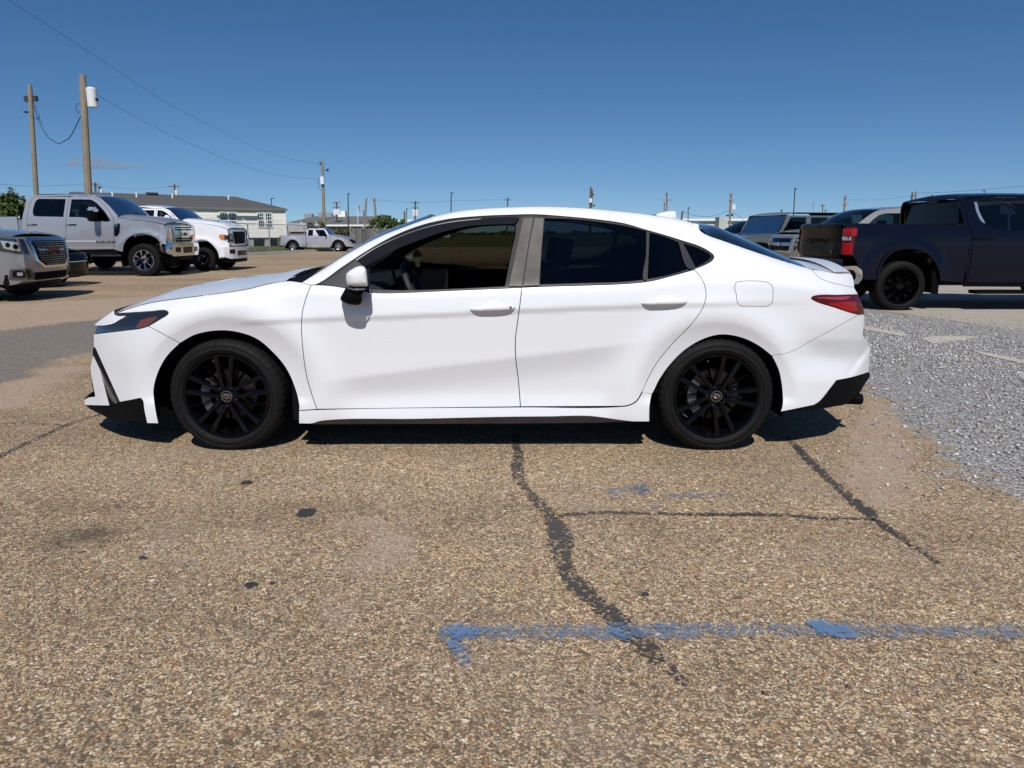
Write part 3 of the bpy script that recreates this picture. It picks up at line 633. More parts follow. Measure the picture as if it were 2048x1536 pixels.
    b.panel('lamp_strip', [[(1632, 594.5), (1700, 592.5)], [(1700, 592.5), (1700, 594.5), (1636, 597)]], mat('tail_lamp_pink', (.30, .03, .045), .15, coat=.3), lip=.004, off=-.0055, gap=.1, h=6, parent=tl)
    b.panel('trunk_side', [seam[::-1], [(1624, 539), (1640, 541), (1678.5, 547.5), (1699, 547.5), (1704, 550)], [(1704, 550), (1708, 565), (1708.5, 575)]], W, lip=.04, gap=.4)
    # ---------------- window trim, pillars, glass
    dlo = [[(1414, 527.5), (1424, 521), (1428, 513), (1421, 505.4), (1399, 493), (1364, 481.4), (1336.5, 472.8), (1289, 459.2), (1249, 447.8), (1199, 440.2), (1124, 433), (1066.5, 429.3), (1022, 430.2), (962, 432.7), (887, 440.3), (837, 452.8), (787, 472.8), (737, 500.4), (687, 532.8), (626, 570.2)],
           [(626, 570.2), (662, 571.2), (700, 577), (749.5, 584.6), (812, 584.4), (862, 582.2), (950, 578.4), (1044, 574.4)], [(1044, 574.4), (1078, 573), (1174, 570), (1249, 567), (1299, 562), (1349, 549), (1389, 538), (1414, 527.5)]]
    open_f = [[(735, 578), (736, 560), (731, 536), (729.5, 531)], [(729.5, 531), (787, 499.5), (837, 479.5), (887, 462), (937, 451.5), (975, 448.5), (1024, 447)], [(1024, 447), (1031, 450), (1032, 460), (1024, 500), (1010, 573)], [(1010, 573), (862, 579.5), (800, 580.5), (735, 578)]]
    g_rear = [[(1089, 436), (1149, 438.4), (1224, 447.5), (1260, 454), (1293, 462.3)], [(1293, 462.3), (1291.5, 510), (1288, 559.5)], [(1288, 559.5), (1249, 563.6), (1174, 566), (1079.5, 569)], [(1079.5, 569), (1082, 520), (1089, 436)]]
    g_q = [[(1299, 465), (1330, 473.6), (1356.5, 484)], [(1356.5, 484), (1378, 537.5)], [(1378, 537.5), (1340, 549.5), (1295, 558.6)], [(1295, 558.6), (1297, 515), (1299, 465)]]
    g_t = [[(1366, 486), (1399, 497.5), (1418, 508), (1422, 513), (1417, 519.5), (1391.5, 535)], [(1391.5, 535), (1366, 486)]]
    tr = b.panel('window_trim', dlo, M_TRIM, lip=.05, off=.008, gap=0, holes=[open_f, g_rear, g_q, g_t], far=True)
    # far side: glass up in the front door
    def glass(name, segs, m, off=.012, **k): return b.panel(name, segs, m, lip=.004, off=off, gap=-.6, h=14, **k)
    glass('rear_window', g_rear, M_GLASS); glass('door_quarter_glass', g_q, M_GLASS); glass('quarter_window', g_t, M_GLASS)
    glass('far_front_window', open_f, M_GLASFAR, near=False)
    b.panel('rain_visor', [[(737, 503), (787, 475.5), (837, 456), (887, 443.8), (962, 436), (1022, 433.5), (1040, 434)], [(1040, 434), (1030, 447), (1024, 448.5)], [(1024, 448.5), (975, 450), (937, 453), (887, 464), (837, 481.5), (787, 501.5), (729.5, 533)], [(729.5, 533), (724, 528), (700, 527)]][:3] + [[(729.5, 533), (712, 519)]], mat('smoked_acrylic', (.010, .010, .010), .15, coat=.4, spec=.3), lip=.006, off=-.012, gap=.5, far=False)
    b.panel('visor_highlight', [[(712, 519.5), (752, 494.5), (800, 472), (850, 454.5), (900, 443.5), (962, 437.2), (962, 437.2)], [(962, 437.8), (900, 444.8), (850, 456), (800, 473.6), (752, 496.2), (713, 521)]], M_ALUM, lip=.002, off=-.0145, gap=0, far=False, h=6)  # bright metal strip drawn in as the highlight line along the visor
    gm = mat('pillar_bronze', (.085, .078, .072), .42, .55, nodes=lambda nt, bb: nt.links.new(mixc(nt, noise(nt, 9, 6), (.028, .025, .023), (.10, .092, .085)), bb.inputs['Base Color']))
    b.panel('pillar_cover', [[(1016.5, 573), (1024, 540), (1046, 435.5)], [(1046, 435.5), (1067, 434.5)], [(1067, 434.5), (1057, 490), (1044.6, 572.4)], [(1044.6, 572.4), (1016.5, 573)]], gm, lip=.015, off=-.002, gap=.7)
    b.panel('pillar_cover', [[(1046.5, 572), (1058, 492), (1069, 434.5)], [(1069, 434.5), (1088, 436)], [(1088, 436), (1083, 500), (1078.5, 571)], [(1078.5, 571), (1046.5, 572)]], gm, lip=.015, off=-.002, gap=.7)
    b.panel('belt_moulding', [[(737, 583.6), (812, 583.4), (862, 581.2), (950, 577.6), (1043, 573.8)], [(1043, 575.3), (950, 579), (862, 582.8), (812, 585), (749.5, 585.4), (737, 585)]], M_TRIM, lip=.01, off=-.004, gap=0, h=6)
    b.panel('window_divider', [[(1293, 462), (1298, 463.6)], [(1298, 463.6), (1296.5, 510), (1293.5, 559.2)], [(1293.5, 559.2), (1288.5, 560), (1292, 510), (1293, 462)]], M_TRIM, lip=.01, off=-.003, gap=0, h=6)
    b.panel('window_divider', [[(1356, 483), (1362, 485)], [(1362, 485), (1384, 536.5)], [(1384, 536.5), (1379, 538), (1356, 483)]], M_TRIM, lip=.01, off=-.003, gap=0, h=6)
    b.panel('divider_edge', [[(1377, 536), (1371, 515)], [(1371, 515), (1372.2, 515), (1379, 536)]], M_CHROME, lip=.003, off=-.005, gap=0, h=6)
    sail = b.panel('mirror_sail', [[(640, 568.5), (684, 541), (722, 518), (730, 533)], [(730, 533), (735, 560), (735, 581)], [(735, 581), (700, 576.5), (665, 571), (640, 568.5)]], mat('sail_grey', (.03, .03, .031), .35, coat=.5), lip=.01, off=-.004, gap=0)
    # ---------------- upper surfaces across the car
    dd = lambda P, e=.0: [(u, v, float(d(np.array([float(u)]), np.array([float(v)]))[0]) + e) for u, v in P]
    hood = dd([(229, 626), (262, 615.4), (300, 605.2), (360, 596.2), (423, 588.2), (492, 578.2), (541, 566.3), (572, 561.6)])
    b.loft('hood', [(q[0], q[1], q[2] + .004, c) for q, c in zip(hood, (.045, .055, .06, .062, .06, .056, .05, .048))], W, n=20, step=10, p=2.6)
    b.loft('cowl', dd([(571, 562.5), (590, 563.5), (606, 564)], .02), M_BLACK, crown=.03, n=12)
    b.loft('nose_top', [(u, v, q, .03) for u, v, q in dd([(188, 649.5), (205, 636), (229, 620)])], W, n=16, step=8, cdir=(-.6, 0, .5))
    ws = [(u, v, q + .005, .05) for u, v, q in dd([(604, 563), (639.5, 541.5), (687, 511.5), (762, 471.5), (812, 452), (859.5, 435.5)])]
    b.loft('windshield', ws, M_WIND, n=20, step=12, cdir=(-.75, 0, .62), p=2.2)
    b.loft('roof', [(u, v, q, c) for (u, v, q), c in zip(dd([(859.5, 436), (917, 422.5), (962, 417.5), (1022, 414.5), (1074, 413), (1149, 415), (1224, 421), (1289, 428), (1374, 442.5), (1398, 449)]), (.022, .018, .016, .016, .016, .016, .016, .018, .022, .025))], W, n=20, step=14, p=2.4)
    rg = [(u, v, q + .004, c) for (u, v, q), c in zip(dd([(1398.5, 453), (1414, 469), (1449, 481.5), (1536, 511.5), (1596, 530), (1612, 535)]), (.045, .085, .105, .085, .056, .05))]
    b.loft('rear_windscreen', rg, M_GLASSB, n=28, step=12, cdir=(.35, 0, .93), p=3.2)
    td = [(u, v, q, c) for (u, v, q), c in zip(dd([(1612, 535.6), (1640, 541), (1678.5, 547), (1696, 546.5)]), (.05, .052, .054, .055))]
    b.loft('trunk_lid', td, W, n=20, step=8, p=2.6)
    b.loft('spoiler', [(u, v, q, c) for (u, v, q), c in zip(dd([(1668, 544.5), (1690, 543.6), (1700, 544.4), (1701, 548), (1694, 549.5)], -.004), (.062, .064, .064, .06, .055))], W, n=20, p=2.6)
    b.loft('trunk_rear', [(u, v, q, .05) for u, v, q in dd([(1700, 548), (1707, 560), (1709, 575), (1715, 588), (1728, 624), (1728, 640)])], W, n=14, step=8, cdir=(1, 0, 0))
    b.loft('bumper_rear', [(u, v, q, .06) for u, v, q in dd([(1727.8, 630), (1728, 673), (1739.4, 691), (1740, 711), (1738, 744.5)])], W, n=14, cdir=(1, 0, 0))
    b.loft('diffuser_rear', [(u, v, q, .06) for u, v, q in dd([(1738, 745), (1730, 768), (1716, 789), (1690, 809)])], M_BLACK, n=14, cdir=(1, 0, 0))
    b.loft('grille', [(u, v, q, .05) for u, v, q in dd([(195, 652), (190, 667), (187.4, 668.5)], .012)], M_GLOSSB, n=14, cdir=(-1, 0, 0))
    b.loft('bumper_front', [(u, v, q, .10) for u, v, q in dd([(187.3, 668.7), (187.2, 694)])], W, n=14, cdir=(-1, 0, 0))
    b.loft('lower_grille', [(u, v, q, .08) for u, v, q in dd([(187, 695), (182, 735), (184, 770), (190, 792)], .02)], M_BLACK, n=14, cdir=(-1, 0, 0))
    b.loft('splitter', [(u, v, q, .10) for u, v, q in dd([(176, 795), (168.6, 799), (168, 806), (171, 811), (190, 822)])], M_BLACK, n=14, cdir=(-1, 0, 0))
    b.loft('under_tray', dd([(178, 817), (199, 827.5), (223, 839), (256, 843), (292, 846)], .01), M_BLACK, crown=.0, n=4)
    # ---------------- inner shell: floor, wheel housings, firewall (all dark)
    X = lambda u, v=800: float(unproj(u, v, SY + .1)[0])
    yc = SY + SW / 2; o = Vector(root.location)
    in_ = MB()
    def bx(x0, x1, y0, y1, z0, z1): in_.box(((x0 + x1) / 2 - o.x, (y0 + y1) / 2 - o.y, (z0 + z1) / 2), (x1 - x0, y1 - y0, z1 - z0))
    hf, hr = X(452), X(1433.5)
    bx(hf + .38, hr - .38, SY + .13, SY + SW - .13, .17, .30)            # floor pan
    bx(X(262), hf + .37, SY + .36, SY + SW - .36, .20, .62)              # engine bay block
    bx(hr - .37, X(1640), SY + .36, SY + SW - .36, .22, .70)             # rear underbody
    bx(hf + .385, hf + .44, SY + .12, SY + SW - .12, .16, .78)           # bulkheads behind the wheels
    bx(hr - .44, hr - .385, SY + .12, SY + SW - .12, .16, .80)
    bx(X(1395), X(1640), SY + .30, SY + SW - .30, .70, .86)
    bx(X(240), X(285), SY + .26, SY + SW - .26, .20, .60)
    in_.build('underbody', M_DARK, root)
    for hx, ra in ((hf, .425), (hr, .425)):                              # wheel housings
        for s in (0, 1):
            h_ = MB(); y0 = SY + .09 if s == 0 else SY + SW - .09; y1 = SY + .37 if s == 0 else SY + SW - .37
            n = 28; vs = []
            for k in range(n + 1):
                a = math.pi * (-.12 + 1.24 * k / n)
                for y in (y0 + (.03 if s == 0 else -.03), y1): vs.append((hx + ra * math.cos(a) - o.x, y - o.y, .33 + (ra - .02) * math.sin(a)))
            h_.add(vs, [(2 * k, 2 * k + 1, 2 * k + 3, 2 * k + 2) for k in range(n)])
            h_.build('wheel_housing', M_DARK, root)
    # ---------------- mirrors
    for s in (0, 1):
        place_mirror(root, o, yc, s, fd)
    # ---------------- handles
    for (u0, v0, par, cyl) in ((985, 616, fd, True), (1329, 604, rd, False)):
        handle(b, par, u0, v0, cyl)
    # ---------------- antenna fin
    fx, fz = unproj(1310, 431, yc); 
    pr = []
    def PF(px, py): x, z = unproj(px, py, yc - .02); return (float(x) - o.x, float(z))
    prof = [PF(1308, 431), PF(1322, 425.5), PF(1335, 422.4), PF(1347, 422), PF(1351.5, 423), PF(1353, 432), PF(1354, 441), PF(1310, 436)]
    mb = MB(); n = len(prof)
    cxm = sum(p[0] for p in prof) / n; czm = sum(p[1] for p in prof) / n
    vs = []
    for y, k in ((-.032, .55), (-.014, 1.0), (.014, 1.0), (.032, .55)):
        for x, z in prof: vs.append((cxm + (x - cxm) * k, y, (czm - .02) + (z - czm + .02) * (k if z > czm - .02 else 1)))
    fs = [tuple(range(n)), tuple(range(4 * n - 1, 3 * n - 1, -1))] + [(r * n + i, r * n + (i + 1) % n, (r + 1) * n + (i + 1) % n, (r + 1) * n + i) for r in range(3) for i in range(n)]
    mb.add(vs, fs).build('antenna_fin', W, root, smooth=True, sharp=50)
    # exhaust
    ex = MB(); x0, z0 = unproj(1702, 798, SY + .42); x1, _ = unproj(1722, 798, SY + .42)
    M_ = Matrix.Translation((float(x0) - o.x, SY + .42 - o.y, float(z0))) @ Matrix.Rotation(-math.pi / 2, 4, 'Z')
    L = float(x1 - x0)
    ex.lathe([(-.10, .030), (0, .034), (L - .01, .036), (L, .034), (L, .028), (-.1, .026)], 20, M_)
    ex.build('exhaust_tip', M_BLACK, root, smooth=True, sharp=40)
    interior(root, o, yc)
    # ---------------- wheels
    for hx, hv, yw in ((452, 794, 0), (1433.5, 797, 0)):
        x, z = unproj(hx, hv, SY + .03)
        make_wheel(root, (float(x) - o.x, SY + .03 - o.y, .325), .333, .243, .225, 'sedan', 0.0 if hx < 900 else .35)
        make_wheel(root, (float(x) - o.x, SY + SW - .03 - o.y, .325), .333, .243, .225, 'plain', .2, far=True)
    return root
M_GLASFAR = M_GLASSF
M_GLASSB = mat('rear_glass_navy', (.004, .006, .010), .03, coat=1)
def place_mirror(root, o, yc, s, door):
    """door mirror: painted housing above, black foot below (photo pixels at the mirror's own distance)"""
    Yo = SY - .115
    def P(px, py, Y): x, z = unproj(px, py, Y); y = Y if s == 0 else 2 * yc - Y; return Vector((float(x) - o.x, y - o.y, float(z)))
    up = [(692, 548), (697, 543), (705, 537.6), (715.5, 532.6), (726, 532.2), (731.5, 537), (734.2, 548), (735.4, 560), (735, 571), (722, 573.5), (707, 573.5), (697, 570.5), (692.5, 562)]
    up = crom(up + [up[0]], 3)[:-1]
    def shell(poly, rings, name, m):
        mb = MB(); n = len(poly); cx = sum(p[0] for p in poly) / n; cy = sum(p[1] for p in poly) / n; vs = []
        for (Y, k, ox, oy) in rings:
            for (u, v) in poly: vs.append(P(cx + (u - cx) * k + ox, cy + (v - cy) * k + oy, Y))
        fs = [(r * n + i, r * n + (i + 1) % n, (r + 1) * n + (i + 1) % n, (r + 1) * n + i) for r in range(len(rings) - 1) for i in range(n)]
        fs += [tuple(range(n)), tuple(range((len(rings) - 1) * n, len(rings) * n))]
        return mb.add(vs, fs).build(name, m, root, smooth=True, sharp=60)
    h = shell(up, [(Yo - .030, .05, 6, 2), (Yo - .029, .35, 4, 1.5), (Yo - .024, .66, 2, .8), (Yo - .012, .88, .8, .3), (Yo + .006, .985, 0, 0), (Yo + .02, 1.0, 0, 0), (Yo + .10, .97, -1, 1), (Yo + .12, .9, -2, 2)], 'mirror_housing', M_WHITE)
    lo = [(690, 578), (684, 589), (680.4, 597), (682, 601), (688, 605), (701.5, 609.3), (711, 610), (717.6, 609.6), (722.5, 606.5), (724.6, 599), (723, 590), (720, 582), (733, 578), (733, 575), (700, 574)]
    lo = crom(lo + [lo[0]], 3)[:-1]
    shell(lo, [(Yo - .006, .06, 0, -2), (Yo - .003, .5, 0, -2), (Yo + .012, .9, 0, -.5), (Yo + .03, 1.0, 0, 0), (Yo + .10, 1.0, 0, 0), (Yo + .14, .9, 0, -4)], 'mirror_foot', M_BLACK)
    mb = MB(); q = [P(696, 576, Yo - .004), P(706, 578.6, Yo - .022), P(720, 579, Yo - .022), P(729, 577.6, Yo - .006)]
    mb.tube(q, .0045, 8).build('mirror_signal', M_CHROME, root, smooth=True)
    mb = MB(); mb.box(tuple((P(735.2, 554, Yo + .055))), (.004, .10, .085)).build('mirror_glass', M_LENS, root)
    mb = MB(); mb.tube([P(716, 583, Yo + .10), P(712, 578, SY + .10)], .028, 10).build('mirror_arm', M_BLACK, root, smooth=True)
def handle(b, par, u0, v0, cyl):
    """pull handle bowed off the door over a scooped cup"""
    root, o = b.root, Vector(b.root.location)
    U = lambda du, dv, off: Vector(b.pts(np.array([[u0 + du, v0 + dv]]), off)[0]) - o
    for far in (0, 1):
        fl = (lambda p: Vector((p.x, 2 * (b.yc - o.y) - p.y, p.z))) if far else (lambda p: p)
        n = 22; m = 12; mb = MB(); vs = []
        for i in range(n + 1):
            t = i / n; x = -46 + 92 * t
            hh = 6.2 * (1 - abs(2 * t - 1) ** 5) ** .5 * (.62 + .38 * min(1, t * 2.2)) + .3
            bow = -.013 * (1 - abs(2 * t - 1) ** 3) - .004
            for k in range(m):
                a = 2 * math.pi * k / m
                vs.append(fl(U(x, -(x * .035) + hh * math.sin(a) + (1.0 if t < .3 else 0), bow + .010 * math.cos(a) * (1 - abs(2 * t - 1) ** 6))))
        fs = [(i * m + k, i * m + (k + 1) % m, (i + 1) * m + (k + 1) % m, (i + 1) * m + k) for i in range(n) for k in range(m)] + [tuple(range(m)), tuple(n * m + k for k in range(m))]
        mb.add(vs, fs).build('door_handle', M_WHITE, par, smooth=True, sharp=60)
        # cup: shallow dish standing a hair proud of the door skin with its own rim
        mb = MB(); vs = [fl(U(2, 0, -.0012))]; nr, na = 5, 28
        for r in range(1, nr + 1):
            for k in range(na):
                a = 2 * math.pi * k / na; q = r / nr
                dep = (-.0012 if r < nr else .001) - .0045 * math.sin(q * math.pi) ** 2 * (1 if r < nr else 0)
                vs.append(fl(U(2 + 23.5 * q * math.cos(a), -.5 + 14.5 * q * math.sin(a), dep)))
        fs = [(0, 1 + k, 1 + (k + 1) % na) for k in range(na)]
        for r in range(nr - 1):
            for k in range(na): a = 1 + r * na + k; c = 1 + r * na + (k + 1) % na; fs.append((a, a + na, c + na, c))
        mb.add(vs, fs).build('handle_cup', M_WHITE, par, smooth=True, sharp=60)
        if cyl and not far:
            mb = MB(); p = U(36, -1.2, -.019); mb.lathe([(-.002, .0001), (-.002, .0075), (.012, .0078)], 16, Matrix.Translation(p)).build('key_lock', mat('lock_grey', (.28, .28, .29), .3, .8), par, smooth=True)
def interior(root, o, yc):
    P = lambda px, py, Y: Vector((float(unproj(px, py, Y)[0]) - o.x, Y - o.y, float(unproj(px, py, Y)[1])))
    # dashboard
    mb = MB(); prof = []
    Xd = lambda u: float(unproj(u, 570, SY + .35)[0]) - o.x
    for y in (SY + .12, SY + SW - .12):
        yy = y - o.y
        for x, z in ((Xd(640), .93), (Xd(700), .955), (Xd(752), .95), (Xd(768), .92), (Xd(762), .84), (Xd(772), .70), (Xd(740), .45), (Xd(640), .45)): prof.append((x, yy, z))
    n = 8; mb.add(prof, [tuple(range(n)), tuple(range(2 * n - 1, n - 1, -1))] + [(i, (i + 1) % n, n + (i + 1) % n, n + i) for i in range(n)])
    mb.build('dashboard', mat('dash_black', (.016, .022, .023), .7), root, smooth=True, sharp=30)
    # steering wheel
    sx = Xd(826); wy = SY + .50 - o.y; cz = .885; mb = MB()
    tilt = Matrix.Rotation(R(-24), 3, 'Y')
    ring = [Vector((sx, wy, cz)) + tilt @ Vector((0, .185 * math.cos(a), .185 * math.sin(a))) for a in np.linspace(0, 2 * math.pi, 41)]
    mb.tube(ring, .017, 10, caps=False)
    for a in (0, math.pi, -math.pi / 2):
        mb.tube([Vector((sx, wy, cz)) + tilt @ Vector((-.02, .05 * math.cos(a), .05 * math.sin(a))), Vector((sx, wy, cz)) + tilt @ Vector((0, .18 * math.cos(a), .18 * math.sin(a)))], .016, 6)
    mb.box((sx - .02, wy, cz), (.05, .14, .13), 0, tilt); mb.tube([Vector((sx - .03, wy, cz)), Vector((sx - .30, wy, cz - .12))], .04, 8)
    mb.build('steering_wheel', mat('wheel_leather', (.022, .023, .027), .45), root, smooth=True)
    # centre screen
    MB().box((Xd(770), -.02, .93), (.02, .30, .15), 0, Matrix.Rotation(R(-12), 3, 'Y')).build('centre_screen', M_GLOSSB, root)
    # seats
    def seat(x, y, w, back):
        mb = MB(); mb.box((x, y, .47), (.52, w, .20)); mb.box((x + .30 + back * .02, y, .76), (.15, w * .95, .56), 0, Matrix.Rotation(R(16), 3, 'Y'))
        mb.build('seat', M_INT, root)
        mb = MB(); mb.box((x + .43, y, 1.13), (.10, .26, .17), 0, Matrix.Rotation(R(10), 3, 'Y')); mb.build('headrest', M_INT, root)
    x1 = Xd(985)
    for y in (-.37, .37): seat(x1, y, .50, 0)
    MB().box((Xd(1230), 0, .47), (.5, 1.3, .2)).build('rear_bench', M_INT, root)
    MB().box((Xd(1310), 0, .80), (.16, 1.3, .55), 0, Matrix.Rotation(R(20), 3, 'Y')).build('rear_backrest', M_INT, root)
    MB().box((Xd(900), 0, .52), (.9, .22, .30)).build('centre_console', M_INT, root)
    # headliner and inner door trim
    MB().box((Xd(1120), 0, 1.345), (1.15, 1.00, .02)).build('headliner', M_INT, root)
    for s in (-1, 1):
        q = .69 if s > 0 else .615; mb = MB(); mb.box((Xd(880), s * .79, q), (1.42, .05, .56)); mb.box((Xd(1210), s * .79, q), (.90, .05, .56))
        mb.box((Xd(835), s * .765, .80), (.55, .05, .05)); mb.build('door_trim', M_INT, root)
    # inspection sticker seen against the far window, rear view mirror
    p = P(835, 515, SY + SW - .22)
    mb = MB(); sc = .0042
    poly = [(-7, 6), (-9, -4), (-6, -10), (-3, -14), (3, -14), (6, -8), (9, -3), (7, 5), (4, 9), (4, 17), (-4, 17), (-4, 9)]
    mb.prism([(u * sc, -v * sc) for u, v in poly], 0, .004, lambda u, v, dq: (p.x + u, p.y + dq, p.z + v)); mb.build('air_freshener', mat('freshener_yellow', (.065, .065, .004), .6), root)
    MB().box((float(unproj(835, 470, SY + .92)[0]) - o.x, 0, 1.235), (.03, .24, .06)).build('rear_view_mirror', M_INT, root)
def ring_poly(cx, cz, rx, rz, w, n=40):
    return [(cx + rx * math.cos(a), cz + rz * math.sin(a)) for a in np.linspace(0, 2 * math.pi, n, endpoint=False)]
WHEELS = {}
def make_wheel(parent, loc, Ro, Rr, wd, style, rot=0.0, far=False, name='wheel', tread=1.0):
    """wheel with its outer face at local y = 0 looking towards -Y"""
    hub = empty(name, loc, 0, parent)
    if far: hub.rotation_euler = (0, 0, math.pi)
    key = (style, round(Ro, 3), round(Rr, 3), round(wd, 3))
    if key in WHEELS:
        for ch in WHEELS[key].children: 
            c = ch.copy(); COL.objects.link(c); c.parent = hub
            c.rotation_euler = (0, rot, 0) if 'spin' in c else c.rotation_euler
        return hub
    WHEELS[key] = hub
    # tyre
    prof = [(.018, Rr - .006), (.004, Rr + .006), (-.003, Rr + .018), (-.006, Rr + (Ro - Rr) * .30), (-.0105, Rr + (Ro - Rr) * .34), (-.0075, Rr + (Ro - Rr) * .40), (-.006, Rr + (Ro - Rr) * .60), (-.0085, Rr + (Ro - Rr) * .63), (-.003, Rr + (Ro - Rr) * .74), (.006, Ro - .014), (.016, Ro - .006), (.030, Ro - .002), (wd * .5, Ro), (wd - .03, Ro - .002), (wd - .012, Ro - .008), (wd, Ro - .03), (wd + .004, Rr + .03), (wd - .02, Rr - .006)]
    na = 192 if style == 'sedan' else 64
    v, f = [], []; m = len(prof); dp = .0045 * tread
    for k in range(na):
        a = 2 * math.pi * k / na
        for j, (y, r) in enumerate(prof):
            rr = r
            if 9 <= j <= 14:
                if style == 'sedan': rr -= dp if (k % 4 == 0 and j in (9, 10, 11, 13, 14)) else 0
                elif tread > 1: rr -= dp if ((k + (j > 11)) % 4 < 2) else 0
                elif k % 2 == 0 and j in (10, 11, 13): rr -= .003
            v.append((rr * math.cos(a), y, rr * math.sin(a)))
    for k in range(na):
        k2 = (k + 1) % na
        for j in range(m - 1): f.append((k * m + j, k2 * m + j, k2 * m + j + 1, k * m + j + 1))
    t = mesh_obj('tyre', v, f, M_RUBBER, hub, sharp=28)
    def spin(o): o['spin'] = 1; o.rotation_euler = (0, rot, 0); return o
    wm = {'sedan': M_GLOSSB, 'plain': M_GLOSSB, 'truck_black': M_GLOSSB, 'chrome8': M_CHROME, 'dually': M_GLOSSB, 'alloy': M_SILVERW}[style]
    # barrel and lip
    mb = MB(); mb.lathe([(.0, Rr + .004), (-.004, Rr), (.0, Rr - .008), (.012, Rr - .012), (.05, Rr - .03), (wd - .05, Rr - .04), (wd - .02, Rr - .01), (wd - .02, Rr)], 72); mb.build('rim', wm, hub, smooth=True, sharp=40)
    # brake disc, caliper
    if style == 'sedan':
        mb = MB(); mb.lathe([(.085, .06), (.083, .075), (.083, .150), (.087, .152), (.105, .152)], 48); mb.build('brake_disc', M_STEEL, hub, smooth=True, sharp=30)
        mb = MB()
        for a in np.linspace(R(150), R(215), 8): mb.box((.135 * math.cos(a), .075, .135 * math.sin(a)), (.05, .07, .03), 0, Matrix.Rotation(-a, 3, 'Y'))
        mb.build('brake_caliper', mat('caliper_grey', (.10, .10, .105), .5, .6), hub)
        mb = MB(); mb.lathe([(.13, .0001), (.13, Rr - .05)], 40); mb.build('brake_backing', M_DARK, hub)
        for i in range(5):                                           # five twin spokes, with a slim blade between
            a = 2 * math.pi * i / 5 + math.pi / 2
            for sgn in (-1, 1):
                mb = MB(); c, s_ = math.cos(a), math.sin(a)
                vs = []
                for r, off, hw, y0, y1 in ((.030, .020, .015, .020, .05), (.075, .025, .0145, .010, .05), (.15, .034, .0145, .004, .045), (.222, .046, .019, .004, .04), (.240, .050, .023, .004, .03)):
                    for q, y in ((-hw, y1), (-hw * .75, y0 + .004), (0, y0), (hw * .75, y0 + .004), (hw, y1)):
                        tt = sgn * off + q; vs.append((r * c - tt * s_, y, r * s_ + tt * c))
                fs = [(i_ * 5 + j, i_ * 5 + j + 1, i_ * 5 + j + 6, i_ * 5 + j + 5) for i_ in range(4) for j in range(4)]
                spin(mb.add(vs, fs).build('spoke', wm, hub, smooth=True, sharp=25))
            a += math.pi / 5; mb = MB(); c, s_ = math.cos(a), math.sin(a); vs = []
            for r, hw, y0 in ((.06, .012, .03), (.15, .007, .018), (.236, .010, .010)):
                for q, y in ((-hw, y0 + .03), (0, y0), (hw, y0 + .03)): vs.append((r * c - q * s_, y, r * s_ + q * c))
            spin(mb.add(vs, [(i_ * 3 + j, i_ * 3 + j + 1, i_ * 3 + j + 4, i_ * 3 + j + 3) for i_ in range(2) for j in range(2)]).build('spoke', wm, hub, smooth=True, sharp=25))
            a2 = 2 * math.pi * i / 5 + math.pi / 2 + math.pi / 5
            mb = MB(); M_ = Matrix.Translation((.057 * math.cos(a2), .022, .057 * math.sin(a2))); mb.lathe([(-.012, .0001), (-.012, .007), (-.008, .0095), (.02, .0095)], 6, M_); spin(mb.build('lug_nut', M_CHROME if False else mat('black_chrome', (.10, .10, .11), .15, 1.0), hub, smooth=True, sharp=30))
        mb = MB(); mb.lathe([(.016, .0001), (.014, .026), (.016, .032), (.022, .045), (.035, .062), (.05, .07)], 40); spin(mb.build('hub', wm, hub, smooth=True, sharp=30))
        # centre cap: ring and three ovals
        def tor(mb, cx, cz, rx, rz, r, y):
            mb.tube([(cx + rx * math.cos(q), y, cz + rz * math.sin(q)) for q in np.linspace(0, 2 * math.pi, 33)], r, 6, caps=False)
        cap = MB(); cap.lathe([(.010, .0001), (.010, .030), (.014, .0325), (.02, .033)], 36); spin(cap.build('hub_cap', M_GLOSSB, hub, smooth=True, sharp=40))
        em = MB(); tor(em, 0, 0, .0305, .0305, .0017, .0095); tor(em, 0, 0, .021, .0145, .0016, .0085); tor(em, 0, .0015, .0066, .0130, .0015, .0085); tor(em, 0, .0062, .0150, .0062, .0015, .0085)
        spin(em.build('emblem', M_CHROME, hub, smooth=True))
        MB().lathe([(-.008, .0001), (-.008, .004), (.03, .005)], 10, Matrix.Translation((-.06, .02, .205))).build('tyre_valve', M_ALUM, hub, smooth=True)
    else:
        mb = MB(); mb.lathe([(.12, .0001), (.12, Rr - .04)], 32); mb.build('brake_backing', M_DARK, hub)
        ns = {'plain': 10, 'truck_black': 6, 'chrome8': 8, 'dually': 8, 'alloy': 10}[style]
        if style == 'dually':
            mb = MB(); mb.lathe([(.02, Rr - .01), (.03, Rr * .80), (.05, Rr * .72), (.03, Rr * .5), (-.03, Rr * .45), (-.05, Rr * .40), (-.06, Rr * .2), (-.06, .001)], 40); mb.build('hub', wm, hub, smooth=True, sharp=30)
            for i in range(10):
                a = 2 * math.pi * i / 10; mb = MB(); mb.lathe([(.005, .0001), (.005, .018), (.04, .022)], 8, Matrix.Translation((Rr * .62 * math.cos(a), .0, Rr * .62 * math.sin(a)))); mb.build('lug_nut', M_CHROME, hub, smooth=True)
        else:
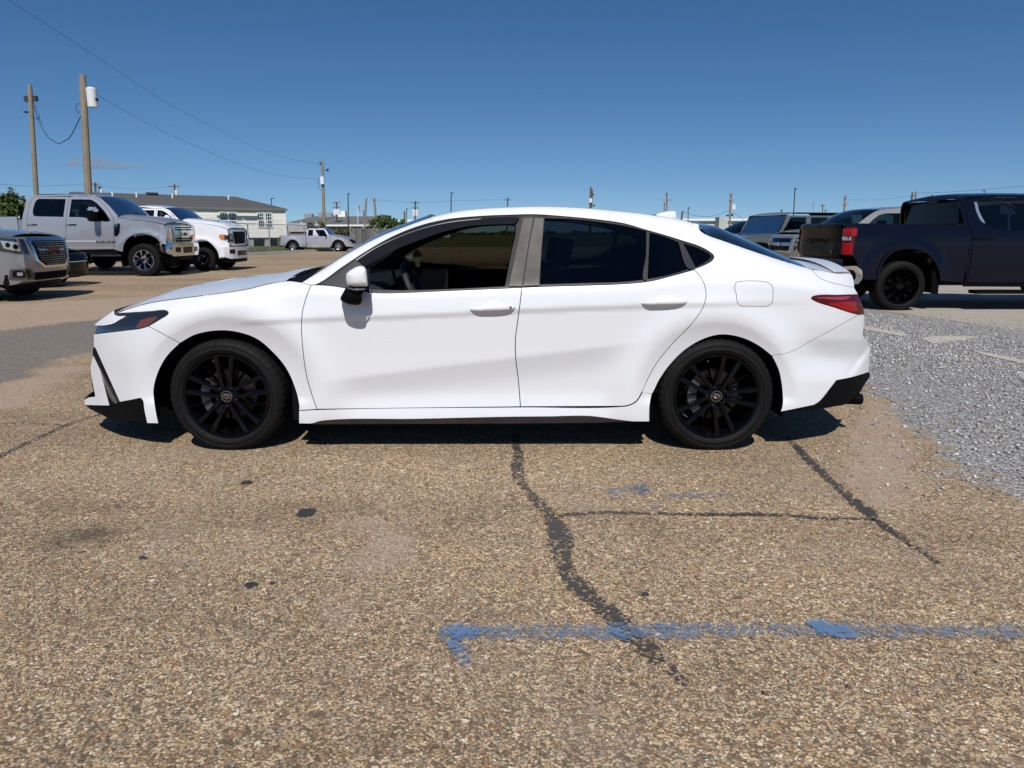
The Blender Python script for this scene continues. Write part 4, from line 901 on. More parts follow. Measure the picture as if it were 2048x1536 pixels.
            for i in range(ns):
                a = 2 * math.pi * i / ns + math.pi / 2; c, s_ = math.cos(a), math.sin(a); mb = MB(); vs = []
                k = {'truck_black': .15, 'chrome8': .20, 'plain': .10, 'alloy': .13}[style]
                st = ((.18, k * .9, .03), (.5, k * .55, .015), (.78, k * (1.5 if style == 'chrome8' else .85), .008), (.97, k * (1.2 if style == 'chrome8' else 1.0), .006))
                if style == 'truck_black':                            # forked spokes
                    for sg in (-1, 1):
                        vs = []
                        for q, of, hw, y0 in ((.15, 0, .10, .03), (.5, .05, .055, .012), (.97, .26, .06, .004)):
                            for e, y in ((-hw, y0 + .04), (0, y0), (hw, y0 + .04)): r = q * Rr; tt = (sg * of + e) * Rr; vs.append((r * c - tt * s_, y, r * s_ + tt * c))
                        mb.add(vs, [(i_ * 3 + j, i_ * 3 + j + 1, i_ * 3 + j + 4, i_ * 3 + j + 3) for i_ in range(2) for j in range(2)])
                else:
                    for q, hw, y0 in st:
                        for e, y in ((-hw, y0 + .04), (-hw * .6, y0), (hw * .6, y0), (hw, y0 + .04)): r = q * Rr; tt = e * Rr; vs.append((r * c - tt * s_, y, r * s_ + tt * c))
                    mb.add(vs, [(i_ * 4 + j, i_ * 4 + j + 1, i_ * 4 + j + 5, i_ * 4 + j + 4) for i_ in range(3) for j in range(3)])
                spin(mb.build('spoke', wm, hub, smooth=True, sharp=25))
            mb = MB(); mb.lathe([(.0, .0001), (.0, Rr * .14), (.02, Rr * .22), (.05, Rr * .28)], 24); spin(mb.build('hub', wm, hub, smooth=True, sharp=30))
    return hub
build_sedan()
# ================================================================== other vehicles (local metres: +x forward, near side at -y)
class Veh:
    def __init__(s, name, label, cat, W, xf, xr, belt, tumble=.30, rf=.45, df=.16, rr=.35, dr=.10, h=.09, group=None, low=.55, arches=()):
        s.root = empty(name); tag(s.root, label, cat, group); s.W = W; s.xf, s.xr = xf, xr; s.rf, s.df = rf, df; s.fz = None; s.crown = .06
        def d(x, z):
            t = np.clip((x - (xf - rf)) / rf, 0, .98); u = np.clip(((xr + rr) - x) / rr, 0, .98)
            o = tumble * softp(z - belt, .03) + df * (1 - np.sqrt(1 - t * t)) + dr * (1 - np.sqrt(1 - u * u)) + .12 * softp(low - z, .05)
            o = o + .018 * np.exp(-((z - belt + .25) / .12) ** 2) * 0
            for (ax, az, ar) in arches:
                r = np.hypot(x - ax, z - az); o = o - .03 * np.exp(-((r - ar - .06) / .09) ** 2)
            return o + .01
        def place(x, z, dd): return np.asarray(x, float) + 0 * dd, -W / 2 + dd, np.asarray(z, float) + 0 * dd
        s.b = Body(s.root, place, d, 0.0, h=h); s.d = d
    def side(s, name, segs, m, **k):
        k.setdefault('gap', .006); k.setdefault('lip', .03); return s.b.panel(name, segs, m, **k)
    def loft(s, name, pts, m, **k):
        P = [(x, z, float(s.d(np.array([x]), np.array([z]))[0]) + (q[0] if q else 0), q[1] if len(q) > 1 else k.get('crown', .04)) for x, z, *q in pts]
        kk = {a: b for a, b in k.items() if a != 'crown'}; return s.b.loft(name, P, m, **kk)
    def shellx(s, y, z, wrap=.06):
        """front (or rear) surface of the body at (y, z)"""
        ay = np.abs(y); xs = np.interp(z, s.fz, s.fx) if s.fz is not None else s.xf + 0 * z
        e = s.W / 2 - s.d(xs, z); inn = xs + s.crown * (1 - np.clip(ay / np.maximum(e, .05), 0, 1) ** 2.4)
        q = np.clip((s.W / 2 - .012 - ay) / s.df, wrap, 1); outx = s.xf - s.rf + s.rf * np.sqrt(np.clip(1 - (1 - q) ** 2, 0, 1))
        return np.where(ay <= e, inn, np.minimum(outx, xs))
    def face(s, name, poly, x, th, m, parent=None, both=False, curve=.12, out=1, shell=None, wrap=.06):
        """poly of (y, z) on the front (out=1) or rear (out=-1) face; shell: height above the body surface, else at distance x, bent back with |y|"""
        o = None
        for sg in ((1, -1) if both else (1,)):
            P = np.array([(y * sg, z) for y, z in poly]); P = path([[tuple(P[i]), tuple(P[(i + 1) % len(P)])] for i in range(len(P))], .12)
            vv, F = cdt(P, [], .14)
            if shell is not None: X = s.shellx(vv[:, 0], vv[:, 1], wrap) + shell
            else: X = x + out * (th - curve * (2 * np.abs(vv[:, 0]) / s.W) ** 2.5)
            V = np.column_stack([X, vv]); be = loops(F); ids = sorted({i for e in be for i in e}); mm = {j: k + len(V) for k, j in enumerate(ids)}
            W_ = np.concatenate([V, V[ids] - [out * (th if shell is None else th + .02), 0, 0]])
            fs = [tuple(f) for f in F] + [(a, mm[a], mm[b], b) for a, b in be]
            o2 = MB().add(W_, fs).build(name, m, parent or s.root, smooth=True, sharp=35); o = o or o2
        return o
    def box(s, name, c, size, m, parent=None, rz=0, tilt=None, bev=0, mirror=False):
        o = None
        for sg in ((1, -1) if mirror else (1,)):
            o2 = MB().box((c[0], c[1] * sg, c[2]), size, rz * sg, tilt).build(name, m, parent or s.root); o = o or o2
            if bev:
                bm = bmesh.new(); bm.from_mesh(o2.data); bmesh.ops.bevel(bm, geom=bm.edges[:], offset=bev, segments=2, affect='EDGES'); bm.to_mesh(o2.data); bm.free()
        return o
    def wheels(s, xs, Ro, Rr, wd, style, rot=0.3, tread=1, insetd=.04):
        for x in xs:
            make_wheel(s.root, (x, -s.W / 2 + insetd, Ro - .01), Ro, Rr, wd, style, rot, tread=tread)
            make_wheel(s.root, (x, s.W / 2 - insetd, Ro - .01), Ro, Rr, wd, style, rot, far=True, tread=tread)
    def under(s, z0, z1, segs=None):
        mb = MB(); ins = .36
        mb.box(((s.xf + s.xr) / 2, 0, (z0 + z1) / 2), (s.xf - s.xr - .5, s.W - 2 * ins, z1 - z0))
        for a, b in segs or (): mb.box(((a + b) / 2, 0, (z0 + z1) / 2 + .02), (b - a, s.W - .12, z1 - z0))
        mb.build('underbody', M_DARK, s.root)
    def housings(s, xs, R_, z, dep=.38):
        for x in xs:
            for sg in (-1, 1):
                mb = MB(); n = 16; vs = []
                for k in range(n + 1):
                    a = math.pi * (-.08 + 1.16 * k / n)
                    for y in (s.W / 2 - .06, s.W / 2 - dep): vs.append((x + R_ * math.cos(a), sg * y, z + R_ * math.sin(a)))
                fs = [(2 * k, 2 * k + 1, 2 * k + 3, 2 * k + 2) for k in range(n)]; b0 = len(vs)
                vs += [(x + R_ * math.cos(math.pi * (-.08 + 1.16 * k / n)), sg * (s.W / 2 - dep), z + R_ * math.sin(math.pi * (-.08 + 1.16 * k / n))) for k in range(n + 1)]
                fs.append(tuple(range(b0, b0 + n + 1))); mb.add(vs, fs).build('wheel_housing', M_DARK, s.root)
    def glass(s, name, segs, m=None, **k): return s.side(name, segs, m or M_GLASS, gap=-.012, lip=.01, off=.022, h=.3, **k)
    def mirror(s, x, z, m, sz=(.12, .26, .20), y=None, arm=True):
        yy = (y or s.W / 2 + .06); 
        for sg in (-1, 1):
            mb = MB(); mb.box((x, sg * (yy + sz[1] / 2 - .04), z), sz); o = mb.build('door_mirror', m, s.root)
            bm = bmesh.new(); bm.from_mesh(o.data); bmesh.ops.bevel(bm, geom=bm.edges[:], offset=.035, segments=2, affect='EDGES'); bm.to_mesh(o.data); bm.free()
            MB().tube([(x + .02, sg * (yy - .12), z - sz[2] * .35), (x, sg * (yy + .05), z - sz[2] * .3)], .03, 6).build('mirror_arm', M_BLACK, s.root)
    def handles(s, xs, z, m, ln=.22):
        for x in xs:
            dd = float(s.d(np.array([x]), np.array([z]))[0])
            for sg in (-1, 1):
                y = sg * (s.W / 2 - dd + .018); MB().tube([(x - ln / 2, y - sg * .02, z), (x - ln / 2 + .03, y, z), (x + ln / 2 - .03, y, z), (x + ln / 2, y - sg * .02, z)], .017, 6).build('door_handle', m, s.root, smooth=True)
    def seats(s, xs, z=1.0, w=.5, hd=1.35):
        for x in xs:
            for y in (-.4, .4):
                mb = MB(); mb.box((x, y, z), (.16, w, .62), 0, Matrix.Rotation(R(-12), 3, 'Y')); mb.box((x - .08, y, hd), (.10, .26, .2)); mb.build('seat', M_INT, s.root)
    def put(s, x, y, rz=0.0, z=0.0): s.root.location = (x, y, z); s.root.rotation_euler = (0, 0, rz); return s.root
def arc(cx, cz, r, a0, a1, n=10, sx=1.0): return [(cx + r * sx * math.cos(R(a0 + (a1 - a0) * k / n)), cz + r * math.sin(R(a0 + (a1 - a0) * k / n))) for k in range(n + 1)]
def tracer(Y0, u0):
    """photo pixels on the plane Y0 -> local metres, x measured from pixel column u0"""
    X0 = float(unproj(u0, 500, Y0)[0])
    def T(*p):
        r = []
        for u, v in p: X, Z = unproj(u, v, Y0); r.append((float(X) - X0, float(Z)))
        return r
    return T, X0
def text_obj(name, s, size, m, parent, loc, rot, depth=.004, align='CENTER', sx=1.0):
    c = bpy.data.curves.new(name, 'FONT'); c.body = s; c.size = size; c.extrude = depth; c.align_x = align; c.align_y = 'CENTER'
    t = bpy.data.objects.new('tmp', c); COL.objects.link(t); dg = bpy.context.evaluated_depsgraph_get(); me = bpy.data.meshes.new_from_object(t.evaluated_get(dg)); bpy.data.objects.remove(t); me.name = name
    me.materials.clear(); me.materials.append(m); o = bpy.data.objects.new(name, me); link(o, parent); o.location = loc; o.rotation_euler = rot; o.scale = (sx, 1, 1); return o
P_SILVER = paint('silver_paint', (.42, .42, .445), .55, .32)
P_WHITE2 = paint('truck_white_paint', (.74, .75, .77), 0, .30)
P_GREY = paint('silver_grey_paint', (.26, .26, .265), .55, .34)
P_BLACK = paint('black_paint', (.003, .0035, .005), 0, .25, coat=.14, spec=.06)
P_NAVY = paint('midnight_paint', (.0022, .0034, .010), 0, .22, coat=.28, spec=.1)
P_CHAMP = paint('champagne_paint', (.34, .325, .30), .45, .34)
P_JEEP = paint('grey_green_paint', (.105, .125, .130), .1, .32)
P_SILV2 = paint('pale_silver_paint', (.46, .465, .48), .5, .34)

# ---------------------------------------------------------------- lifted silver crew cab pickup (left)
def silver_pickup():
    Y0 = gnd(287, 552.5)[1]; T, X0 = tracer(Y0, 287)
    ax = T((287, 521))[0]; rz = ax[1]
    xf = T((334, 500))[0][0]; xr = xf - 6.15; wb = 4.05
    v = Veh('pickup_truck', 'lifted silver crew cab pickup on big mud tyres with chrome wheels and bumper', 'pickup truck', 2.03, xf, xr, T((0, 436))[0][1], .27, .42, .10, .3, .08, arches=((0, rz, .72), (-wb, rz, .72)), low=.9, group='vehicles parked in the left row')
    S = P_SILVER
    arf = T((319, 503), (321, 492), (316, 480), (304, 472), (288, 467.3), (273.5, 468.5), (257, 476.5), (248, 489), (244.5, 504))
    hood = T((227, 432.5), (255, 438.5), (290, 442.2), (312, 445.5), (326, 449.5))
    v.side('front_fender', [hood, T((326, 449.5), (331, 470), (331, 488)), T((331, 488), (331, 500), (319, 503)), arf, T((244.5, 504), (227, 499)), T((227, 499), (227, 432.5))], S)
    w1 = [T((137, 434), (136.5, 398)), T((136.5, 398), (168, 398.5), (176, 399), (188, 405)), T((188, 405), (207, 423), (221, 441)), T((221, 441), (215, 443.4), (205, 442.5)), T((205, 442.5), (190, 440.5), (178, 437.4), (164, 434.6)), T((164, 434.6), (137, 434))]
    w2 = [T((66, 432.5), (63, 425), (63, 412), (66, 400), (71, 397)), T((71, 397), (125, 397.5)), T((125, 397.5), (126, 434)), T((126, 434), (66, 432.5))]
    v.side('front_door', [T((131.5, 392.5), (172, 393), (182, 394.5), (193, 400)), T((193, 400), (214, 420), (227, 438)), T((227, 438), (227, 499)), T((227, 499), (131.5, 500.5)), T((131.5, 500.5), (131.5, 392.5))], S, holes=[w1])
    v.side('rear_door', [T((131.5, 392.5), (131.5, 500.5)), T((131.5, 500.5), (56, 500.5)), T((56, 500.5), (54, 450), (56, 402), (62, 392.5)), T((62, 392.5), (131.5, 392.5))], S, holes=[w2])
    v.side('cab_side', [T((56, 500.5), (44, 500.5)), T((44, 500.5), (44, 430), (47, 406), (53, 391), (58, 388.8)), T((58, 388.8), (120, 388.6), (172, 390.2), (184, 391.8), (196, 396.5)), T((196, 396.5), (214, 411), (236, 433)), T((236, 433), (227, 437.5)), T((227, 437.5), (214, 420), (193, 400)), T((193, 400), (182, 394.5), (172, 393), (62, 392.5)), T((62, 392.5), (56, 402), (54, 450), (56, 500.5))], S, gap=.004)
    v.glass('front_window', w1); v.glass('rear_window', w2)
    bx0, bx1 = T((42, 500))[0][0], xr
    rail = T((0, 433))[0][1]; low = T((0, 500))[0][1]
    v.side('bed_side', [[(bx0, rail), (bx0, low)], [(bx0, low), (-wb + .66, low)], arc(-wb, rz, .72, -25, 205)[0:], [(-wb - .65, low), (bx1, low)], [(bx1, low), (bx1, rail)], [(bx1, rail), (bx0, rail)]], S)
    zs = lambda p: T(p)[0]
    v.loft('roof', [(*zs((56, 390)), .0, .0), (*zs((62, 388.5)), 0, .03), (*zs((120, 388.4)), .02, .05), (*zs((172, 390.2)), .02, .05), (*zs((190, 394)), .02, .05)], S, step=.1)
    v.loft('windshield', [(*zs((190, 394)), .0, .05), (*zs((197, 397)), .02, .10), (*zs((214, 411)), .02, .14), (*zs((236, 433)), .02, .16)], M_WIND, cdir=(.7, 0, .7))
    v.loft('hood', [(*zs((236, 433)), .03, .09), (*zs((227, 433)), .0, .12)][:1] + [(*zs((255, 438)), .05, .13), (*zs((290, 441.5)), .05, .13), (*zs((312, 444.8)), .05, .11), (*zs((326, 449)), .03, .08)], S, step=.1, p=4)
    v.loft('cab_back', [(*zs((56, 390)), .0, .02), (*zs((46, 425)), .02, .02), (*zs((46, 500)), .02, .02)], S, cdir=(-1, 0, 0))
    v.loft('tailgate', [(bx1, rail), (bx1 - .01, low)], S, cdir=(-1, 0, 0), crown=.02)
    v.box('bed_floor', ((bx0 + bx1) / 2, 0, low + .25), (bx0 - bx1 - .1, 1.7, .05), M_DARK)
    zb = lambda y: T((331, y))[0][1]
    v.loft('front_end', [(xf - .0, zb(449)), (xf, zb(488)), (xf, zb(500))], S, cdir=(1, 0, 0), crown=.06, p=2.4)
    gx = xf + .03
    z0, z1 = zb(486), zb(451)
    g = v.face('grille', [(-.62, z0), (.62, z0), (.66, z1), (-.66, z1)], 0, .05, M_CHROME, shell=.03)
    for a, b in ((.05, .17), (.20, .30), (.72, .81), (.86, .94)):
        v.face('grille_slot', [(-.55, z0 + (z1 - z0) * a), (.55, z0 + (z1 - z0) * a), (.57, z0 + (z1 - z0) * b), (-.57, z0 + (z1 - z0) * b)], 0, .004, M_GLOSSB, parent=g, shell=.035)
    v.face('grille_bar', [(-.6, z0 + (z1 - z0) * .36), (.6, z0 + (z1 - z0) * .36), (.6, z0 + (z1 - z0) * .66), (-.6, z0 + (z1 - z0) * .66)], 0, .04, M_CHROME, parent=g, shell=.06)
    mb = MB(); mb.lathe([(-.0, .001), (0, .5), (.03, .52)], 24, Matrix.Translation((xf + .06 + .07, 0, (z0 + z1) / 2)) @ Matrix.Rotation(R(90), 4, 'Z') @ Matrix.Diagonal((.26, 1, .11, 1))); mb.build('emblem', mat('emblem_blue', (.02, .03, .06), .2, .6), g, smooth=True)
    hl = v.face('headlight', [(.66, z0 - .02), (.97, z0 + .05), (.99, z1 - .02), (.69, z1)], 0, .03, M_LENS, both=True, shell=.014)
    v.face('turn_signal', [(.86, z0 + .16), (.985, z0 + .22), (.995, z1 - .08), (.88, z1 - .06)], 0, .004, M_AMBER, both=True, shell=.020)
    v.face('lamp_reflector', [(.70, z0 + .10), (.80, z0 + .12), (.80, z1 - .08), (.71, z1 - .06)], 0, .004, M_CREAMLENS, both=True, shell=.020)
    b0, b1 = zb(513), zb(487)
    bp = v.face('front_bumper', [(-1.02, b0 + .10), (-.85, b0), (.85, b0), (1.02, b0 + .10), (1.03, b1 - .02), (.98, b1), (-.98, b1), (-1.03, b1 - .02)], 0, .10, M_CHROME, shell=.10, wrap=.3)
    v.face('bumper_opening', [(-.30, b0 + .08), (.30, b0 + .08), (.30, b0 + .26), (-.30, b0 + .26)], 0, .005, M_GLOSSB, parent=bp, shell=.106)
    v.face('fog_lamp', [(.46, b0 + .1), (.74, b0 + .12), (.74, b0 + .26), (.46, b0 + .26)], 0, .005, M_GLOSSB, parent=bp, both=True, shell=.106)
    v.side('bumper_end', [[(xf - .30, b1), (xf - .01, b1)], [(xf - .01, b1), (xf - .01, b0 + .10)], [(xf - .01, b0 + .10), (xf - .20, b0 + .14)]], M_CHROME, off=-.03, lip=.06)
    v.face('bumper_valance', [(-.9, b0 - .12), (.9, b0 - .12), (.98, b0 + .02), (-.98, b0 + .02)], xf - .02, .10, M_BLACK, curve=.2)
    v.housings((0, -wb), .72, rz, dep=.5)
    for x in (0, -wb):
        mb = MB(); mb.tube([(x, -.8, rz), (x, .8, rz)], .07, 8); mb.lathe([(-.12, .05), (-.1, .16), (.1, .16), (.12, .05)], 12, Matrix.Translation((x, .1, rz))); mb.build('axle', M_DARK, v.root, smooth=True)
    v.under(low - .14, low + .05, ((bx1 + .1, -wb - .75), (-wb + .75, -.78), (.62, xf - .06)))
    v.side('rocker_strip', [T((45, 484.5), (227, 484.5)), T((227, 484.5), (227, 481)), T((227, 481), (45, 481))], mat('pale_stripe', (.62, .62, .66), .3, .4, coat=1), off=-.012, lip=.012, gap=0)
    v.side('rocker_strip', [T((45, 497), (227, 497)), T((227, 497), (227, 495.6)), T((227, 495.6), (45, 495.6))], MATS['pale_stripe'], off=-.014, lip=.012, gap=0)
    bd = v.side('fender_badge', [T((228.5, 448), (238.5, 447), (238.5, 465)), T((238.5, 465), (233, 472), (228.5, 471)), T((228.5, 471), (228.5, 448))], M_GLOSSB, off=-.015, lip=.015, gap=0)
    p = T((233.5, 457))[0]; text_obj('badge_letters', 'F-250', .13, M_CHROME, v.root, (p[0], -v.W / 2 - .012, p[1]), (R(90), R(-90), 0), .004)
    p = T((212, 483))[0]; text_obj('badge_letters', 'POWER STROKE', .075, M_GLOSSB, v.root, (p[0], -v.W / 2 - .016, p[1]), (R(90), 0, 0), .003)
    v.mirror(*T((193, 431))[0], M_BLACK, (.18, .34, .34), arm=True); v.box('mirror_cap', (T((193, 421))[0][0], -v.W / 2 - .19, T((193, 421))[0][1]), (.19, .32, .18), M_CHROME, bev=.05)
    v.handles([T((142, 449))[0][0], T((63, 446.5))[0][0]], T((142, 449))[0][1], M_CHROME, .30)
    v.seats([T((150, 430))[0][0], T((80, 430))[0][0]], 1.55, .5, 1.95)
    v.wheels((0, -wb), .475, .29, .33, 'chrome8', .2, tread=3.5, insetd=-.05)
    return v.put(X0, Y0 + v.W / 2)
# ---------------------------------------------------------------- white heavy pickup behind it
def white_pickup():
    Y0 = gnd(404, 542)[1]; T, X0 = tracer(Y0, 404); ax = T((404, 519))[0]; rz = .39
    xf = T((452, 500))[0][0]; xr = xf - 6.2; wb = 4.3
    v = Veh('pickup_truck', 'white heavy pickup with hood scoop and black wheels, beyond the lifted silver one', 'pickup truck', 2.0, xf, xr, T((0, 441))[0][1], .27, .5, .12, .3, .08, arches=((0, rz, .58),), low=.75, group='vehicles parked in the left row')
    zs = lambda *p: T(*p); W = P_WHITE2
    arf = T((437, 517), (434, 503), (425, 490), (414, 481.5), (402, 479.3), (391, 483), (382, 492), (374, 512))
    v.side('front_fender', [T((361, 442), (385, 445), (420, 449.5), (440, 453.5), (452, 459)), T((452, 459), (456, 480), (456, 492)), T((456, 492), (452, 512), (437, 517)), arf, T((374, 512), (350, 512)), T((350, 512), (350, 444), (361, 442))], W)
    w1 = [T((313, 438), (312, 420)), T((312, 420), (322, 421), (331, 425.5), (345, 438)), T((345, 438), (313, 438))]; w2 = [T((262, 438), (263, 420)), T((263, 420), (306, 420)), T((306, 420), (306.5, 438)), T((306.5, 438), (262, 438))]
    v.side('front_door', [T((309.5, 416.5), (322, 417.5), (334, 423), (350, 437)), T((350, 437), (350, 512)), T((350, 512), (309.5, 512)), T((309.5, 512), (309.5, 416.5))], W, holes=[w1])
    v.side('rear_door', [T((309.5, 416.5), (309.5, 512)), T((309.5, 512), (255, 512)), T((255, 512), (255, 425), (262, 416.5)), T((262, 416.5), (309.5, 416.5))], W, holes=[w2])
    v.side('cab_side', [T((255, 512), (247, 512)), T((247, 512), (247, 430), (252, 415), (258, 411.8)), T((258, 411.8), (304, 412.4), (322, 415), (336, 420)), T((336, 420), (361, 442)), T((361, 442), (350, 444)), T((350, 444), (350, 437), (334, 423), (322, 417.5), (309.5, 416.5)), T((309.5, 416.5), (262, 416.5), (255, 425), (255, 512))], W, gap=.004)
    v.glass('front_window', w1, M_WIND); v.glass('rear_window', w2)
    z = lambda p: T(p)[0]; v.crown = .12
    v.loft('roof', [(*z((253, 413)), 0, 0), (*z((262, 411.6)), .02, .04), (*z((304, 412.4)), .02, .05), (*z((326, 416)), .02, .05)], W, step=.1)
    v.loft('windshield', [(*z((326, 416)), .0, .05), (*z((338, 421)), .02, .12), (*z((361, 442)), .02, .16)], M_WIND, cdir=(.7, 0, .7))
    v.loft('hood', [(*z((361, 442)), .03, .11), (*z((385, 445)), .06, .13), (*z((420, 449.3)), .06, .13), (*z((440, 453)), .04, .11), (*z((452, 458.5)), .03, .05)], W, step=.1, p=4)
    for sg in (-1, 1): v.box('hood_vent', (T((412, 447))[0][0], sg * .42, T((412, 443))[0][1] + .015), (.42, .16, .05), M_GLOSSB, tilt=Matrix.Rotation(R(5), 3, 'Y'))
    zb = lambda y: T((452, y))[0][1]; rail = zb(443); low = zb(513)
    v.side('bed_side', [[(T((244, 480))[0][0], rail), (T((244, 480))[0][0], low)], [(T((244, 480))[0][0], low), (-wb + .6, low)], arc(-wb, rz, .58, -10, 190), [(-wb - .58, low), (xr, low)], [(xr, low), (xr, rail)]], W)
    v.loft('tailgate', [(xr, rail), (xr, low)], W, cdir=(-1, 0, 0), crown=.02); v.box('bed_floor', ((T((244, 480))[0][0] + xr) / 2, 0, low + .3), (1.9, 1.7, .05), M_DARK)
    v.loft('cab_back', [(*z((253, 413)), .0, .02), (*z((248, 440)), .02, .02), (*z((248, 512)), .02, .02)], W, cdir=(-1, 0, 0))
    v.loft('front_end', [(xf, zb(459)), (xf, zb(480)), (xf, zb(492))], W, cdir=(1, 0, 0), crown=.12)
    g = v.face('grille', [(-.45, zb(488)), (.45, zb(488)), (.52, zb(463)), (-.52, zb(463))], 0, .03, M_BLACK, shell=.02)
    for k in range(5): v.face('grille_bar', [(-.46, zb(485 - k * 4.6)), (.46, zb(485 - k * 4.6)), (.47, zb(483.4 - k * 4.6)), (-.47, zb(483.4 - k * 4.6))], 0, .012, M_BLACK, parent=g, shell=.032)
    h = v.face('headlight', [(.54, zb(485)), (.80, zb(482)), (.90, zb(479)), (.90, zb(467.5)), (.55, zb(467))], 0, .03, M_LENSD, both=True, shell=.012)
    v.face('lamp_bulb', [(.60, zb(479)), (.70, zb(479)), (.70, zb(471)), (.60, zb(471))], 0, .003, M_LENS, both=True, shell=.017)
    v.side('turn_signal', [T((440, 478), (437, 472), (440, 468.5)), T((440, 468.5), (447, 469)), T((447, 469), (446, 480), (440, 478))], M_AMBER, off=-.012, lip=.012, gap=0)
    v.side('headlight_side', [T((447, 469), (456, 470)), T((456, 470), (456, 485), (448, 481), (447, 469))], M_LENSD, off=-.008, lip=.012, gap=0)
    bp = v.face('front_bumper', [(-.99, zb(514)), (-.8, zb(518)), (.8, zb(518)), (.99, zb(514)), (1.0, zb(494)), (-1.0, zb(494))], 0, .12, W, shell=.06, wrap=.3)
    v.face('fog_lamp', [(.58, zb(508)), (.86, zb(507)), (.86, zb(499)), (.58, zb(499))], 0, .004, M_GLOSSB, parent=bp, both=True, shell=.066)
    v.face('bumper_opening', [(-.42, zb(512)), (.42, zb(512)), (.42, zb(502)), (-.42, zb(502))], 0, .004, M_GLOSSB, parent=bp, shell=.066)
    v.side('bumper_end', [T((437, 494), (456, 494)), T((456, 494), (455, 514)), T((455, 514), (443, 517)), T((443, 517), (437, 494))], W, off=-.015, lip=.05)
    v.face('bumper_valance', [(-.9, zb(526)), (.9, zb(526)), (.9, zb(517)), (-.9, zb(517))], xf - .02, .1, M_BLACK)
    v.housings((0, -wb), .58, rz, .45); v.under(low - .12, low + .05, ((-wb + .6, -.62), (.55, xf - .08)))
    v.handles([T((318, 452))[0][0], T((268, 452))[0][0]], T((318, 452))[0][1], W); v.mirror(*T((342, 440))[0], P_WHITE2, (.16, .3, .3)); v.seats([T((322, 440))[0][0]], 1.5, .5, 1.9)
    v.wheels((0, -wb), .39, .235, .24, 'dually', .1, insetd=.02)
    return v.put(X0, Y0 + 1.0)
